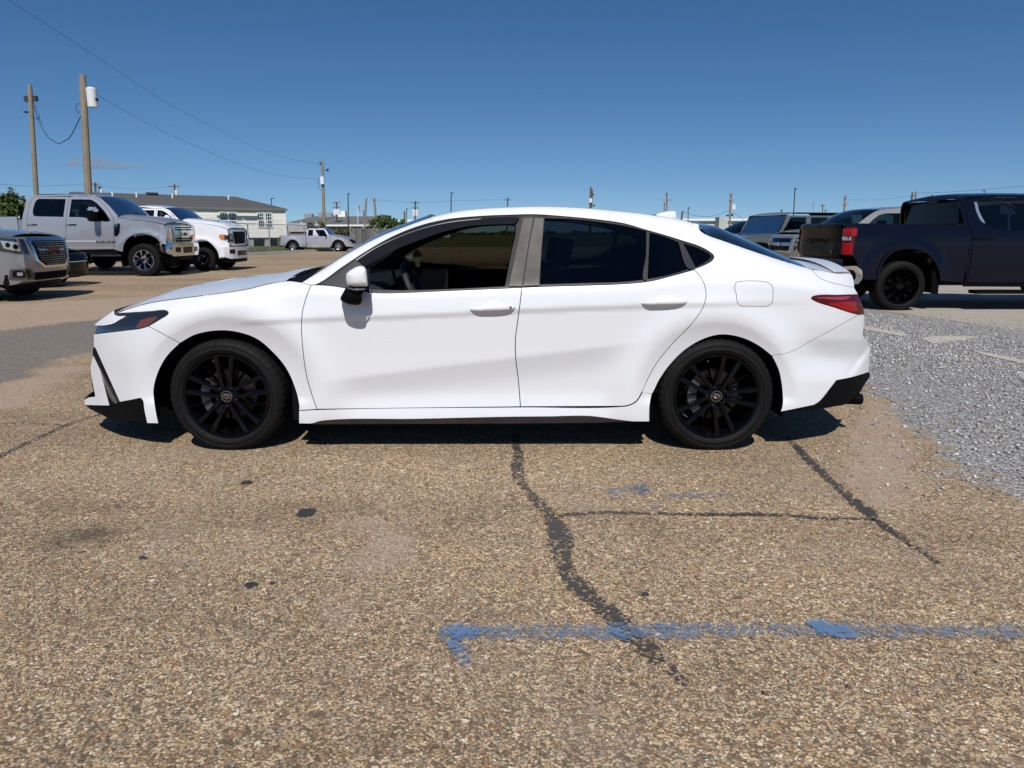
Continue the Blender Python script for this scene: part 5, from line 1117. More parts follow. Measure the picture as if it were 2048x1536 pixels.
# ---------------------------------------------------------------- small extended cab pickup by the fence
def small_pickup():
    Y0 = gnd(677, 503.2)[1]; T, X0 = tracer(Y0, 631); c = T((676.7, 493.7), (585.8, 493.2)); rz = .345
    xf = T((705, 490))[0][0]; xr = T((558.3, 480))[0][0]
    v = Veh('pickup_truck', 'small silver extended cab pickup parked broadside by the fence far back', 'pickup truck', 1.78, xf, xr, T((0, 472))[0][1], .30, .5, .28, .3, .10, h=.10, arches=((c[0][0], rz, .42), (c[1][0], rz, .42)), low=.5)
    S = P_SILV2; z = lambda p: T(p)[0]; low = T((0, 495))[0][1]
    fa = arc(c[0][0], rz, .44, 12, 168); ra = arc(c[1][0], rz, .44, 12, 168)
    v.side('front_fender', [T((657, 470.5), (675, 473.5), (690, 477.5), (697, 480.5)), T((697, 480.5), (702, 484), (704, 488)), [T((704, 488))[0], (fa[0][0] + .15, low + .1), fa[0]], fa, [fa[-1], (T((660, 480))[0][0], low)], [(T((660, 480))[0][0], low), z((660, 472))]], S)
    w1 = [T((630, 459.5), (647, 459.5)), T((647, 459.5), (655, 472.5)), T((655, 472.5), (630, 472.5))]; w2 = [T((615.8, 459.5), (625.5, 459.5)), T((625.5, 459.5), (625.5, 471.5)), T((625.5, 471.5), (615, 471.5))]
    v.side('front_door', [T((627.5, 457.8), (648, 458), (660, 472)), [z((660, 472)), (T((660, 480))[0][0], low)], [(T((660, 480))[0][0], low), (T((627.5, 0))[0][0], low)]], S, holes=[w1])
    v.side('cab_side', [T((612.8, 470), (613, 460), (616, 457)), T((616, 457), (627.5, 457)), [z((627.5, 457)), (T((627.5, 0))[0][0], low)], [(T((627.5, 0))[0][0], low), (T((612, 480))[0][0], low)]], S, holes=[w2])
    v.glass('front_window', w1, M_WIND); v.glass('rear_window', w2)
    v.side('bed_side', [T((558.5, 471), (611, 471)), [z((611, 471)), (T((611, 480))[0][0], low)], [(T((611, 480))[0][0], low), ra[0]], ra, [ra[-1], (xr, low + .1)], [(xr, low + .1), z((558.5, 471))]], S)
    v.side('bed_flare', [[(c[1][0] + .44, low + .05), (c[1][0] + .72, low + .05), (c[1][0] + .68, low + .30), (c[1][0] + .40, T((0, 476))[0][1]), (c[1][0], T((0, 475))[0][1] + .02), (c[1][0] - .45, T((0, 477))[0][1]), (c[1][0] - .60, rz + .2)], [(c[1][0] - .60, rz + .2), ra[-1]], ra[::-1]], S, off=-.05, lip=.08)
    v.loft('roof', [(*z((613.5, 458.5)), 0, 0), (*z((617, 456.8)), .02, .03), (*z((645, 457.2)), .02, .04), (*z((649, 458.2)), .02, .04)], S)
    v.loft('windshield', [(*z((649, 458.2)), 0, .04), (*z((657, 470.5)), .02, .12)], M_WIND, cdir=(.7, 0, .7))
    v.loft('hood', [(*z((657, 470.5)), .03, .07), (*z((675, 473.3)), .05, .08), (*z((690, 477)), .04, .07), (*z((697, 480.2)), .02, .05)], S, p=4)
    v.loft('front_end', [(*z((697, 480.5)), 0, .08), (*z((703, 486)), 0, .08)], M_BLACK, cdir=(1, 0, 0))
    v.loft('front_bumper', [(*z((700, 486)), -.03, .10), (*z((707, 487)), -.03, .12), (*z((707, 494)), -.03, .12), (*z((700, 495)), -.02, .1)], S, cdir=(1, 0, 0))
    v.side('headlight', [T((691, 479.5), (698, 481.5)), T((698, 481.5), (702, 485), (692, 484))], M_LENS, off=-.012, gap=0); v.side('turn_signal', [T((689, 479.5), (692, 480)), T((692, 480), (692, 483), (689.5, 482))], M_AMBER, off=-.014, gap=0)
    v.side('bumper_end', [T((690, 487), (706, 487)), T((706, 487), (706, 494)), T((706, 494), (692, 493))], S, off=-.03)
    v.side('taillight', [T((558, 473), (560.5, 473)), T((560.5, 473), (560.5, 480.5)), T((560.5, 480.5), (558, 480.5))], M_RED, off=-.012, gap=0)
    v.loft('tailgate', [(*z((558.5, 471)),), (xr, low + .1)], S, cdir=(-1, 0, 0), crown=.02); v.loft('cab_back', [(*z((613, 459)),), (*z((612, 495)),)], S, cdir=(-1, 0, 0), crown=0)
    v.box('rear_bumper', (xr - .06, 0, low + .12), (.14, 1.6, .16), M_CHROME); v.box('bed_floor', ((xr + z((611, 471))[0]) / 2, 0, low + .2), (1.7, 1.5, .04), M_DARK)
    v.housings((c[0][0], c[1][0]), .44, rz, .4); v.under(low - .08, low + .1, ((c[1][0] + .5, c[0][0] - .5),))
    v.mirror(*T((652, 472))[0], M_BLACK, (.08, .16, .14)); v.handles([T((632, 476))[0][0]], T((632, 476))[0][1], S)
    v.wheels((c[0][0], c[1][0]), .345, .20, .22, 'alloy', .2); return v.put(X0, Y0 + .89)
# ---------------------------------------------------------------- black pickup on the right, seen from behind
def black_pickup():
    Y0 = gnd(1810, 621)[1]; T, X0 = tracer(Y0, 1810); rz = .40; z = lambda p: T(p)[0]
    xr = T((1694, 500))[0][0]; xf = xr + 5.85; wb = 3.74
    v = Veh('pickup_truck', 'black crew cab pickup seen from behind on the concrete at the right edge', 'pickup truck', 2.05, xf, xr, T((0, 470))[0][1], .26, .5, .14, .30, .07, h=.07, arches=((0, rz + .03, .56),), low=.6)
    B = P_NAVY; low = T((0, 566))[0][1]
    ra = T((1758, 560), (1759, 545), (1768, 523), (1784, 506), (1803, 499), (1825, 498.5), (1847, 504.5), (1864, 519), (1875, 540), (1879, 562))
    bx = T((1937, 500))[0][0]
    v.side('bed_side', [T((1694, 445.5), (1800, 447), (1934, 449.5)), [z((1934, 449.5)), (bx + .02, z((0, 480))[1]), (bx, low)], [(bx, low), z((1879, 562))], ra[::-1], [z((1758, 560)), (z((1727, 560))[0], z((0, 560))[1])], T((1727, 560), (1722, 545), (1712, 520), (1707, 512)), T((1707, 512), (1696, 511)), T((1696, 511), (1694, 445.5))], B)
    w1 = [T((1962, 401), (1990, 399), (2075, 399)), T((2075, 399), (2075, 461)), T((2075, 461), (1994, 457), (1976, 451), (1967, 440)), T((1967, 440), (1959, 415), (1960, 404), (1962, 401))]
    w2 = [T((2085, 461), (2085, 399)), T((2085, 399), (2160, 400), (2180, 405), (2215, 432)), T((2215, 432), (2216, 465), (2085, 461))]
    top = T((1944, 396), (1952, 393.2), (1970, 391.5), (2080, 391), (2160, 393.5), (2190, 399), (2234, 436), (2250, 450))
    v.side('rear_door', [T((1948, 396), (1970, 394), (2080, 393.5)), [z((2080, 393.5)), (z((2080, 480))[0], low)], [(z((2080, 480))[0], low), (z((1947, 480))[0], low)], [(z((1947, 480))[0], low), z((1945, 467)), z((1940, 440)), z((1941, 410)), z((1948, 396))]], B, holes=[w1], gap=.008)
    v.side('front_door', [T((2080, 393.5), (2160, 396), (2186, 402), (2232, 440)), [z((2232, 440)), (z((2232, 480))[0], low)], [(z((2232, 480))[0], low), (z((2080, 480))[0], low)], [(z((2080, 480))[0], low), z((2080, 393.5))]], B, holes=[w2], gap=.008)
    v.side('cab_side', [[(bx + .03, low), z((1937, 480)), z((1931, 440)), z((1930, 404)), z((1934, 394)), z((1942, 391.5))], T((1942, 391.5), (1970, 389.3), (2080, 388.6), (2160, 391), (2194, 398), (2250, 447)), T((2250, 447), (2232, 446)), T((2232, 440), (2186, 402), (2160, 396), (2080, 393.5)), T((2080, 393.5), (1970, 394), (1948, 396)), [z((1948, 396)), z((1941, 410)), z((1940, 440)), z((1945, 467)), (z((1947, 480))[0], low)]], B, gap=.004)
    fx = 0 + wb
    v.side('front_fender', [T((2233, 447), (2300, 452)) + [(xf - .25, z((0, 456))[1]), (xf - .05, z((0, 468))[1])], [(xf - .05, z((0, 468))[1]), (xf, .6), (xf - .1, .5)], [(xf - .1, .5), (fx + .56, .5)], arc(fx, rz + .02, .54, 5, 175), [(fx - .55, low), (z((2233, 480))[0], low)]], B)
    v.glass('rear_door_window', w1, tint('dim_glass', (.12, .14, .14))); v.glass('front_window', w2)
    v.side('window_visor', [T((1964, 402.5), (2074, 400)), T((2074, 400), (2074, 407)), T((2074, 407), (1985, 408), (1968, 412), (1964, 402.5))], MATS['smoked_acrylic'], off=-.012, gap=0)
    v.side('quarter_trim', [T((1959.5, 404), (1966, 402)), T((1966, 402), (1966, 420), (1975, 447)), T((1975, 447), (1969, 444), (1961, 424), (1959.5, 404))], M_SILVERW, off=-.008, gap=0)
    v.loft('roof', [(*z((1934, 396)), .02, -.0), (*z((1942, 391.6)), .02, .04), (*z((1970, 389.2)), .02, .055), (*z((2080, 388.6)), .02, .06), (*z((2160, 391)), .02, .05), (*z((2190, 397)), .02, .05)], B, step=.08)
    v.loft('windshield', [(*z((2190, 397)), .02, .05), (*z((2250, 449)), .02, .16)], M_WIND, cdir=(.7, 0, .7))
    v.loft('hood', [(*z((2250, 449)), .03, .08), (xf - .5, z((0, 453))[1], .05, .10), (xf - .05, z((0, 468))[1], .03, .06)], B)
    cb = v.loft('cab_back', [(*z((1952, 396)), .04, .0), (*z((1943, 440)), .04, .0), (bx + .05, low, .06, .02)], B, cdir=(-1, 0, 0))
    bg = v.loft('back_window', [(*z((1944, 402)), .16, .01), (*z((1936, 447)), .15, .01)], mat('back_glass', (.006, .008, .013), .2, spec=.15), cdir=(-1, 0, 0))
    for vv in bg.data.vertices: vv.co.x -= .02
    bl_ = MB(); bl_.box((z((1928, 480))[0] + .02, 0, z((0, 396))[1] - .005), (.05, .36, .05)); bl_.build('brake_light', M_REDD, v.root)
    zr = z((0, 445.5))[1]; zt = z((0, 519))[1]
    tg = v.loft('tailgate', [(xr, zr, .10, .05), (xr - .045, zr - .02, .10, .05), (xr - .045, zr - .10, .10, .05), (xr - .02, zr - .14, .10, .05), (xr - .03, zt + .25, .10, .05), (xr - .03, zt + .03, .10, .05), (xr, zt, .1, .05)], P_BLACK, cdir=(-1, 0, 0), p=6, n=20)
    v.face('handle_recess', [(-.16, zr - .09), (.16, zr - .09), (.16, zr - .03), (-.16, zr - .03)], xr - .09, .012, M_GLOSSB, parent=tg, out=-1, curve=.02)
    text_obj('tailgate_letters', 'CHEVROLET', .13, mat('gloss_letters', (.02, .02, .022), .1, .6, coat=1), tg, (xr - .092, 0, zr - .30), (R(90), 0, R(-90)), .006, sx=1.25)
    text_obj('trim_badge', 'LT', .07, M_CHROME, tg, (xr - .092, -.66, zt + .12), (R(90), 0, R(-90)), .004)
    v.loft('rear_end', [(xr, zt, .05, .04), (xr + .02, z((0, 535))[1], .05, .04)], B, cdir=(-1, 0, 0))
    for sg in (-1, 1):
        mb = MB(); y = sg * (v.W / 2 - .10); x = xr + .02
        o = None
        for (a, b_, m) in ((455, 511, M_REDD), (457, 472, M_RED), (485, 509, M_RED), (473.5, 481, M_LENS)):
            z0, z1 = z((0, b_))[1], z((0, a))[1]; ins = 0 if m is M_REDD else .012
            mb = MB(); ym = sg * (v.W / 2 - .02); yi = sg * (v.W / 2 - .14)
            pl = [(x + (.30 if m is not M_LENS else .02), ym - sg * .004), (x + .05, ym - sg * .012), (x - .03, ym - sg * .06), (x - .045, yi)]
            pl = [(px_ - ins, py_ + sg * ins) for px_, py_ in pl]
            if m is not M_REDD and m is not M_LENS: pl[0] = (x + (.12 if a < 460 else .06), pl[0][1])
            if m is M_REDD: pl[0] = (x + .10, pl[0][1])
            vs = [(*q, z0) for q in pl] + [(*q, z1) for q in pl] + [(x + .1, yi, z0), (x + .1, yi, z1)]
            n = len(pl); mb.add(vs, [(i, i + 1, n + i + 1, n + i) for i in range(n - 1)] + [tuple(range(n)) + (2 * n,), tuple(range(n, 2 * n)) + (2 * n + 1,)])
            q = mb.build('taillight' if o is None else ('reverse_lamp' if m is M_LENS else 'lamp_core'), m, o or v.root); o = o or q
    bz0, bz1 = z((0, 568))[1], z((0, 533))[1]
    bp = v.loft('rear_bumper', [(xr + .10, bz1, .0, .03), (xr - .13, bz1, .01, .05), (xr - .16, bz1 - .06, .0, .05), (xr - .16, bz0 + .08, .0, .05), (xr - .08, bz0, .03, .05)], M_CHROME, cdir=(-1, 0, 0), n=20, p=5)
    v.side('bumper_end', [T((1690, 533), (1714, 533), (1722, 541)), T((1722, 541), (1723, 556), (1716, 568)), T((1716, 568), (1702, 568), (1690, 560)), T((1690, 560), (1690, 533))], M_CHROME, off=-.03, lip=.08, gap=0)
    v.side('bumper_step', [T((1690, 540), (1707, 541), (1711, 548)), T((1711, 548), (1711, 556), (1705, 563)), T((1705, 563), (1690, 560))], M_BLACK, off=-.036, lip=.08, gap=0)
    v.box('bed_floor', ((xr + bx) / 2, 0, low + .45), (1.8, 1.75, .05), M_DARK); v.box('hitch', (xr - .2, 0, bz0 + .02), (.25, .12, .08), M_DARK)
    v.side('wheel_lip', [ra, [(p[0] + (.0 if abs(p[0]) < .01 else .045 * (p[0] / .56)), p[1] + .045 * max(0, (p[1] - rz) / .56) + .0) for p in ra][::-1]], M_GLOSSB if False else B, off=-.02, lip=.05, gap=0)
    v.side('mud_flap', [T((1866, 540), (1880, 545)), T((1880, 545), (1880, 590)), T((1880, 590), (1868, 588))], M_BLACK, off=.03, gap=0)
    v.box('running_board', (T((1970, 584))[0][0] + .7, -v.W / 2 + .06, T((0, 584))[0][1]), (1.75, .20, .055), M_BLACK, mirror=True)
    v.side('sill', [[(bx + .05, low + .06), (z((2300, 480))[0], low + .06)], [(z((2300, 480))[0], low + .06), (z((2300, 480))[0], low - .08)], [(z((2300, 480))[0], low - .08), (bx + .02, low - .06)]], M_BLACK, off=.01, gap=0)
    v.housings((0, wb), .56, rz + .02, .45); v.under(low - .06, low + .18, ((.62, wb - .6),))
    MB().tube([(-.6, -.55, low - .05), (xr + .1, -.6, low - .10), (xr - .05, -.6, low - .11)], .04, 8).build('exhaust_pipe', M_STEEL, v.root, smooth=True)
    v.handles([T((1970, 477))[0][0]], T((0, 477))[0][1], M_GLOSSB, .34); v.seats([T((2010, 440))[0][0], T((2110, 440))[0][0]], 1.25, .5, 1.62)
    v.wheels((0, wb), .405, .29, .29, 'truck_black', .4, tread=1.0, insetd=.0)
    return v.put(X0, Y0 + v.W / 2)
# ---------------------------------------------------------------- generic wagon bodies
def wagon(name, label, cat, W, paint_, front, hood, ws, roof, rear, belt, sill, axf, axr, ro, doors, winds, style='plain', tumble=.28, low=.5, df=.25, rf=.7, group=None, trim=None, crown=.06):
    """front, hood, ws, roof, rear: lists of (x, z) along the side outline, from the front bumper over the roof to the tail"""
    xf = max(p[0] for p in front); xr = min(p[0] for p in rear)
    v = Veh(name, label, cat, W, xf, xr, belt, tumble, rf, df, .4, .14, h=.10, arches=((axf, ro, ro + .06), (axr, ro, ro + .06)), low=low, group=group)
    fa = arc(axf, ro, ro + .075, 0, 180); ra = arc(axr, ro, ro + .075, 0, 180)
    fa[0] = (fa[0][0], sill); fa[-1] = (fa[-1][0], sill); ra[0] = (ra[0][0], sill); ra[-1] = (ra[-1][0], sill)
    segs = [front, hood, ws, roof, rear, [(rear[-1][0], rear[-1][1]), ra[-1]], ra[::-1], [ra[0], fa[-1]], fa[::-1], [fa[0], front[0]]]
    H = [path(w_, .05) for w_ in winds]
    v.side('body', segs, paint_, holes=H, lip=.04)
    for k, w_ in enumerate(winds): v.glass('side_window', w_, M_GLASS if k else M_WIND)
    v.loft('hood', [(x, z, .03, crown) for x, z in hood], paint_, p=4, step=.12); v.loft('windshield', [(x, z, .02, .05 + .07 * (1 - i / max(1, len(ws) - 1))) for i, (x, z) in enumerate(ws)], M_WIND, cdir=(.7, 0, .7))
    v.loft('roof', [(x, z, .02, .04) for x, z in roof], paint_, step=.2)
    v.crown = .10; q = sorted((z, x) for x, z in front); v.fz = [a for a, _ in q]; v.fx = [b for _, b in q]
    v.loft('tailgate', [(x, z, .0, .05) for x, z in rear], paint_, cdir=(-1, 0, 0)); v.loft('front_end', [(x, z, .0, .10) for x, z in front], paint_, cdir=(1, 0, 0), step=.1)
    for dx in doors:                                   # door shut lines as thin recessed strips
        v.side('door_seam', [[(dx, sill + .05), (dx, belt)], [(dx, belt), (dx + .012, belt)], [(dx + .012, belt), (dx + .012, sill + .05)]], M_DARK, off=-.002, lip=.004, gap=0, h=.2)
    v.housings((axf, axr), ro + .075, ro, .42); v.under(sill - .06, sill + .12, ((axr + ro + .1, axf - ro - .1), (axf + ro + .1, xf - .25)))
    v.seats([(ws[0][0] + ws[-1][0]) / 2 - .75], belt - .15, .5, belt + .22)
    v.wheels((axf, axr), ro, ro * .66, .24, style, .3)
    return v
def silver_suv():
    fr = [(2.30, .30), (2.50, .36), (2.56, .55), (2.58, .70), (2.56, .95), (2.50, 1.13), (2.44, 1.17)]; hd = [(2.44, 1.17), (2.1, 1.225), (1.7, 1.26), (1.20, 1.285)]
    ws = [(1.20, 1.285), (.80, 1.55), (.48, 1.74), (.34, 1.79)]; rf = [(.34, 1.79), (-.2, 1.86), (-1.4, 1.87), (-2.2, 1.84)]; rr = [(-2.2, 1.84), (-2.45, 1.4), (-2.58, 1.0), (-2.6, .6), (-2.5, .4)]
    w1 = [[(.86, 1.30), (.42, 1.64), (.30, 1.70)], [(.30, 1.70), (-.30, 1.74)], [(-.30, 1.74), (-.34, 1.28)], [(-.34, 1.28), (.86, 1.30)]]; w2 = [[(-.42, 1.74), (-1.2, 1.75)], [(-1.2, 1.75), (-1.35, 1.28)], [(-1.35, 1.28), (-.46, 1.28)]]; w3 = [[(-1.32, 1.75), (-2.15, 1.72)], [(-2.15, 1.72), (-2.35, 1.30)], [(-2.35, 1.30), (-1.47, 1.28)]]
    v = wagon('suv', 'silver suv with chrome mesh grille, front end cut off by the left edge', 'suv', 2.04, P_GREY, fr, hd, ws, rf, rr, 1.22, .36, 1.58, -1.38, .40, (.98, -.38, -1.4), [w1, w2, w3], 'alloy', group='vehicles parked in the left row')
    gx = 2.60
    g = v.face('grille', [(-.40, .60), (.40, .60), (.60, .74), (.66, 1.10), (.60, 1.16), (-.60, 1.16), (-.66, 1.10), (-.60, .74)], gx, .05, M_CHROME, shell=.045)
    v.face('grille_back', [(-.36, .645), (.36, .645), (.535, .76), (.595, 1.07), (.55, 1.105), (-.55, 1.105), (-.595, 1.07), (-.535, .76)], gx, .004, M_DARK, parent=g, shell=.050)
    mb = MB()                                       # woven chrome mesh
    for i in range(11):
        z0 = .665 + i * .0405
        for j in range(-12, 13):
            y = j * .046 + (.023 if i % 2 else 0); lim = .36 + (z0 - .645) * 1.5 if z0 < .76 else .535 + (z0 - .76) * .19
            if abs(y) > lim - .03: continue
            xx = float(v.shellx(np.array([y]), np.array([z0]))[0]) + .056
            for a, b in ((-.021, .0), (.021, .0)): mb.tube([(xx, y + a, z0 - .004), (xx + .006, y, z0 + .014), (xx, y - a, z0 - .004)][:2], .0065, 4, caps=False)
    mb.build('grille_mesh', mat('mesh_chrome', (.55, .55, .56), .2, 1.0), g)
    text_obj('grille_letters', 'GMC', .20, mat('letters_dark_red', (.10, .02, .025), .2, .7), g, (2.56 + .10 + .075, .0, .90), (R(90), 0, R(90)), .012, sx=1.15)
    for sg in (-1, 1):
        v.face('headlight_inner', [(sg * .69, .86), (sg * .80, .87), (sg * .80, 1.14), (sg * .70, 1.13)], 0, .03, M_LENSD, shell=.012)
        fl = v.face('fog_surround', [(sg * .60, .40), (sg * .80, .40), (sg * .80, .60), (sg * .72, .60), (sg * .58, .50)], 0, .03, M_GREYP, shell=.012)
        v.face('fog_lamp', [(sg * .68, .44), (sg * .79, .44), (sg * .79, .57), (sg * .74, .57)], 0, .004, M_GLOSSB, parent=fl, shell=.017)
    hl = v.side('headlight', [[(2.565, .87), (2.55, 1.0), (2.50, 1.14)], [(2.50, 1.14), (2.20, 1.19)], [(2.20, 1.19), (2.08, 1.12)], [(2.08, 1.12), (2.22, .94)], [(2.22, .94), (2.565, .87)]], M_LENSD, off=-.012, gap=0)
    v.side('lamp_chrome', [[(2.555, .91), (2.53, 1.08)], [(2.53, 1.08), (2.30, 1.11)], [(2.30, 1.11), (2.34, .97)], [(2.34, .97), (2.555, .91)]], M_LENS, off=-.016, gap=0, parent=hl)
    for x_, z_ in ((2.50, 1.0), (2.40, 1.03)): v.side('lamp_bulb', [[(x_ + .035 * math.cos(q), z_ + .045 * math.sin(q)) for q in np.linspace(0, 5.6, 10)]], M_GLOSSB, off=-.02, gap=0, parent=hl)
    v.side('corner_marker', [[(2.20, .98), (2.13, 1.11)], [(2.13, 1.11), (2.18, 1.13)], [(2.18, 1.13), (2.26, .97)]], M_AMBER, off=-.016, gap=0, parent=hl)
    fs = v.side('fog_surround', [[(2.575, .40), (2.575, .60)], [(2.575, .60), (2.38, .60)], [(2.38, .60), (2.34, .42)], [(2.34, .42), (2.575, .40)]], M_GREYP, off=-.012, gap=0)
    v.side('fog_lamp', [[(2.57, .44), (2.57, .57)], [(2.57, .57), (2.42, .57)], [(2.42, .57), (2.40, .46)], [(2.40, .46), (2.57, .44)]], M_GLOSSB, off=-.016, gap=0, parent=fs)
    v.side('fog_lens', [[(2.54, .48), (2.54, .54)], [(2.54, .54), (2.47, .54)], [(2.47, .54), (2.47, .48)], [(2.47, .48), (2.54, .48)]], M_LENS, off=-.02, gap=0, parent=fs)
    v.face('lower_grille', [(-.55, .38), (.55, .38), (.60, .52), (-.60, .52)], 0, .01, M_DARK, shell=.012)
    v.face('bumper_valance', [(-.9, .22), (.9, .22), (.96, .34), (-.96, .34)], 2.45, .1, M_BLACK, curve=.3)
    v.mirror(.80, 1.33, P_GREY, (.12, .26, .19)); v.handles((.0, -1.05), 1.12, P_GREY)
    fx, fy = -8.93, 14.0; rz = R(6)
    return v.put(fx - 2.6 * math.cos(rz), fy - 2.6 * math.sin(rz), rz)
M_GREYP = mat('dark_grey_trim', (.07, .07, .072), .35, .4)
def black_sedan():
    fr = [(2.20, .20), (2.38, .28), (2.43, .45), (2.42, .62), (2.34, .74), (2.24, .78)]; hd = [(2.24, .78), (1.9, .85), (1.5, .90), (1.05, .945)]
    ws = [(1.05, .945), (.6, 1.18), (.2, 1.36), (.05, 1.40)]; rf = [(.05, 1.40), (-.5, 1.45), (-1.0, 1.40), (-1.5, 1.22)]; rr = [(-1.5, 1.22), (-1.9, 1.05), (-2.35, .98), (-2.42, .6), (-2.35, .35)]
    w1 = [[(.85, .96), (.15, 1.32), (-.3, 1.38)], [(-.3, 1.38), (-.34, .96)], [(-.34, .96), (.85, .96)]]; w2 = [[(-.42, 1.38), (-.9, 1.34), (-1.45, 1.08)], [(-1.45, 1.08), (-.44, .96)]]
    v = wagon('sedan', 'black sedan mostly hidden between the silver suv and the lifted silver pickup', 'car', 1.84, P_BLACK, fr, hd, ws, rf, rr, .92, .24, 1.42, -1.40, .34, (.85, -.38), [w1, w2], 'alloy', df=.38, rf=.9, group='vehicles parked in the left row')
    for sg in (-1, 1):
        h = v.face('headlight', [(sg * .52, .60), (sg * .84, .66), (sg * .86, .74), (sg * .56, .69)], 0, .03, M_LENSD, shell=.010)
        v.face('lamp_bulb', [(sg * .58, .63), (sg * .66, .645), (sg * .66, .68), (sg * .58, .665)], 0, .003, M_LENS, parent=h, shell=.014)
    v.face('grille', [(-.5, .36), (.5, .36), (.44, .58), (-.44, .58)], 0, .02, M_GLOSSB, shell=.012); v.face('grille_bar', [(-.46, .57), (.46, .57), (.46, .585), (-.46, .585)], 0, .01, M_CHROME, shell=.02)
    v.mirror(.72, 1.0, P_BLACK, (.1, .2, .13))
    rz = R(-3); fx, fy = -10.42, 17.2; return v.put(fx - 2.45 * math.cos(rz), fy - 2.45 * math.sin(rz), rz)
def tan_suv():
    fr = [(2.35, .32), (2.50, .40), (2.56, .60), (2.56, .90), (2.50, 1.12), (2.42, 1.20)]; hd = [(2.42, 1.20), (2.1, 1.27), (1.7, 1.30), (1.25, 1.325)]
    ws = [(1.25, 1.325), (.85, 1.60), (.52, 1.79), (.36, 1.84)]; rf = [(.36, 1.84), (-.3, 1.90), (-1.4, 1.91), (-2.2, 1.88)]; rr = [(-2.2, 1.88), (-2.45, 1.4), (-2.58, 1.0), (-2.6, .6), (-2.5, .4)]
    w1 = [[(.90, 1.33), (.40, 1.70), (.20, 1.75)], [(.20, 1.75), (-.26, 1.75)], [(-.26, 1.75), (-.34, 1.31)], [(-.34, 1.31), (.90, 1.33)]]; w2 = [[(-.50, 1.72), (-.6, 1.76), (-1.15, 1.76), (-1.25, 1.72)], [(-1.25, 1.72), (-1.35, 1.31)], [(-1.35, 1.31), (-.46, 1.31)]]; w3 = [[(-1.45, 1.76), (-2.15, 1.74)], [(-2.15, 1.74), (-2.35, 1.32)], [(-2.35, 1.32), (-1.5, 1.31)]]
    v = wagon('suv', 'grey and champagne suv facing out from behind the black pickup', 'suv', 2.02, P_CHAMP, fr, hd, ws, rf, rr, 1.25, .38, 1.55, -1.40, .40, (1.0, -.38, -1.4), [w1, w2, w3], 'alloy', group='vehicles parked in the right row')
    g = v.face('grille', [(-.52, .72), (.52, .72), (.58, 1.14), (-.58, 1.14)], 0, .04, M_SILVERW, shell=.035)
    for a, b in ((.77, .90), (.99, 1.10)): v.face('grille_slot', [(-.47, a), (.47, a), (.50, b), (-.50, b)], 0, .005, M_GLOSSB, parent=g, shell=.041)
    mb = MB(); mb.lathe([(-.02, .001), (-.015, .045), (.0, .06)], 12, Matrix.Translation((2.56 + .10 + .055, 0, .945)) @ Matrix.Rotation(R(90), 4, 'Z')); mb.build('emblem', M_CHROME, g, smooth=True)
    for sg in (-1, 1):
        h = v.face('headlight', [(sg * .64, .76), (sg * .985, .78), (sg * .99, 1.10), (sg * .65, 1.12)], 0, .03, M_LENSD, shell=.012)
        for yy, zz in ((.73, 1.05), (.90, 1.03), (.72, .93), (.90, .94), (.86, .85)):
            mb = MB(); mb.lathe([(0, .001), (.004, .028), (-.012, .04)], 10, Matrix.Translation((float(v.shellx(np.array([yy]), np.array([zz]))[0]) + .018, sg * yy, zz)) @ Matrix.Rotation(R(90), 4, 'Z')); mb.build('lamp_bulb', mat('warm_bulb', (.85, .75, .5), .2, .5), h, smooth=True)
    v.face('lower_grille', [(-.6, .42), (.6, .42), (.62, .54), (-.62, .54)], 0, .01, M_DARK, shell=.01)
    mb = MB(); mb.add([(-.75, -.02, 1.93), (-.98, -.02, 1.93), (-.98, -.02, 2.03), (-.75, .02, 1.93), (-.98, .02, 1.93), (-.98, .02, 2.03)], [(0, 1, 2), (3, 5, 4), (0, 3, 4, 1), (1, 4, 5, 2), (2, 5, 3, 0)]); mb.build('antenna_fin', M_BLACK, v.root)
    v.mirror(.86, 1.37, P_CHAMP, (.12, .26, .19))
    rz = R(188); fx, fy = 7.42, 20.0; return v.put(fx - 2.6 * math.cos(rz), fy - 2.6 * math.sin(rz), rz)
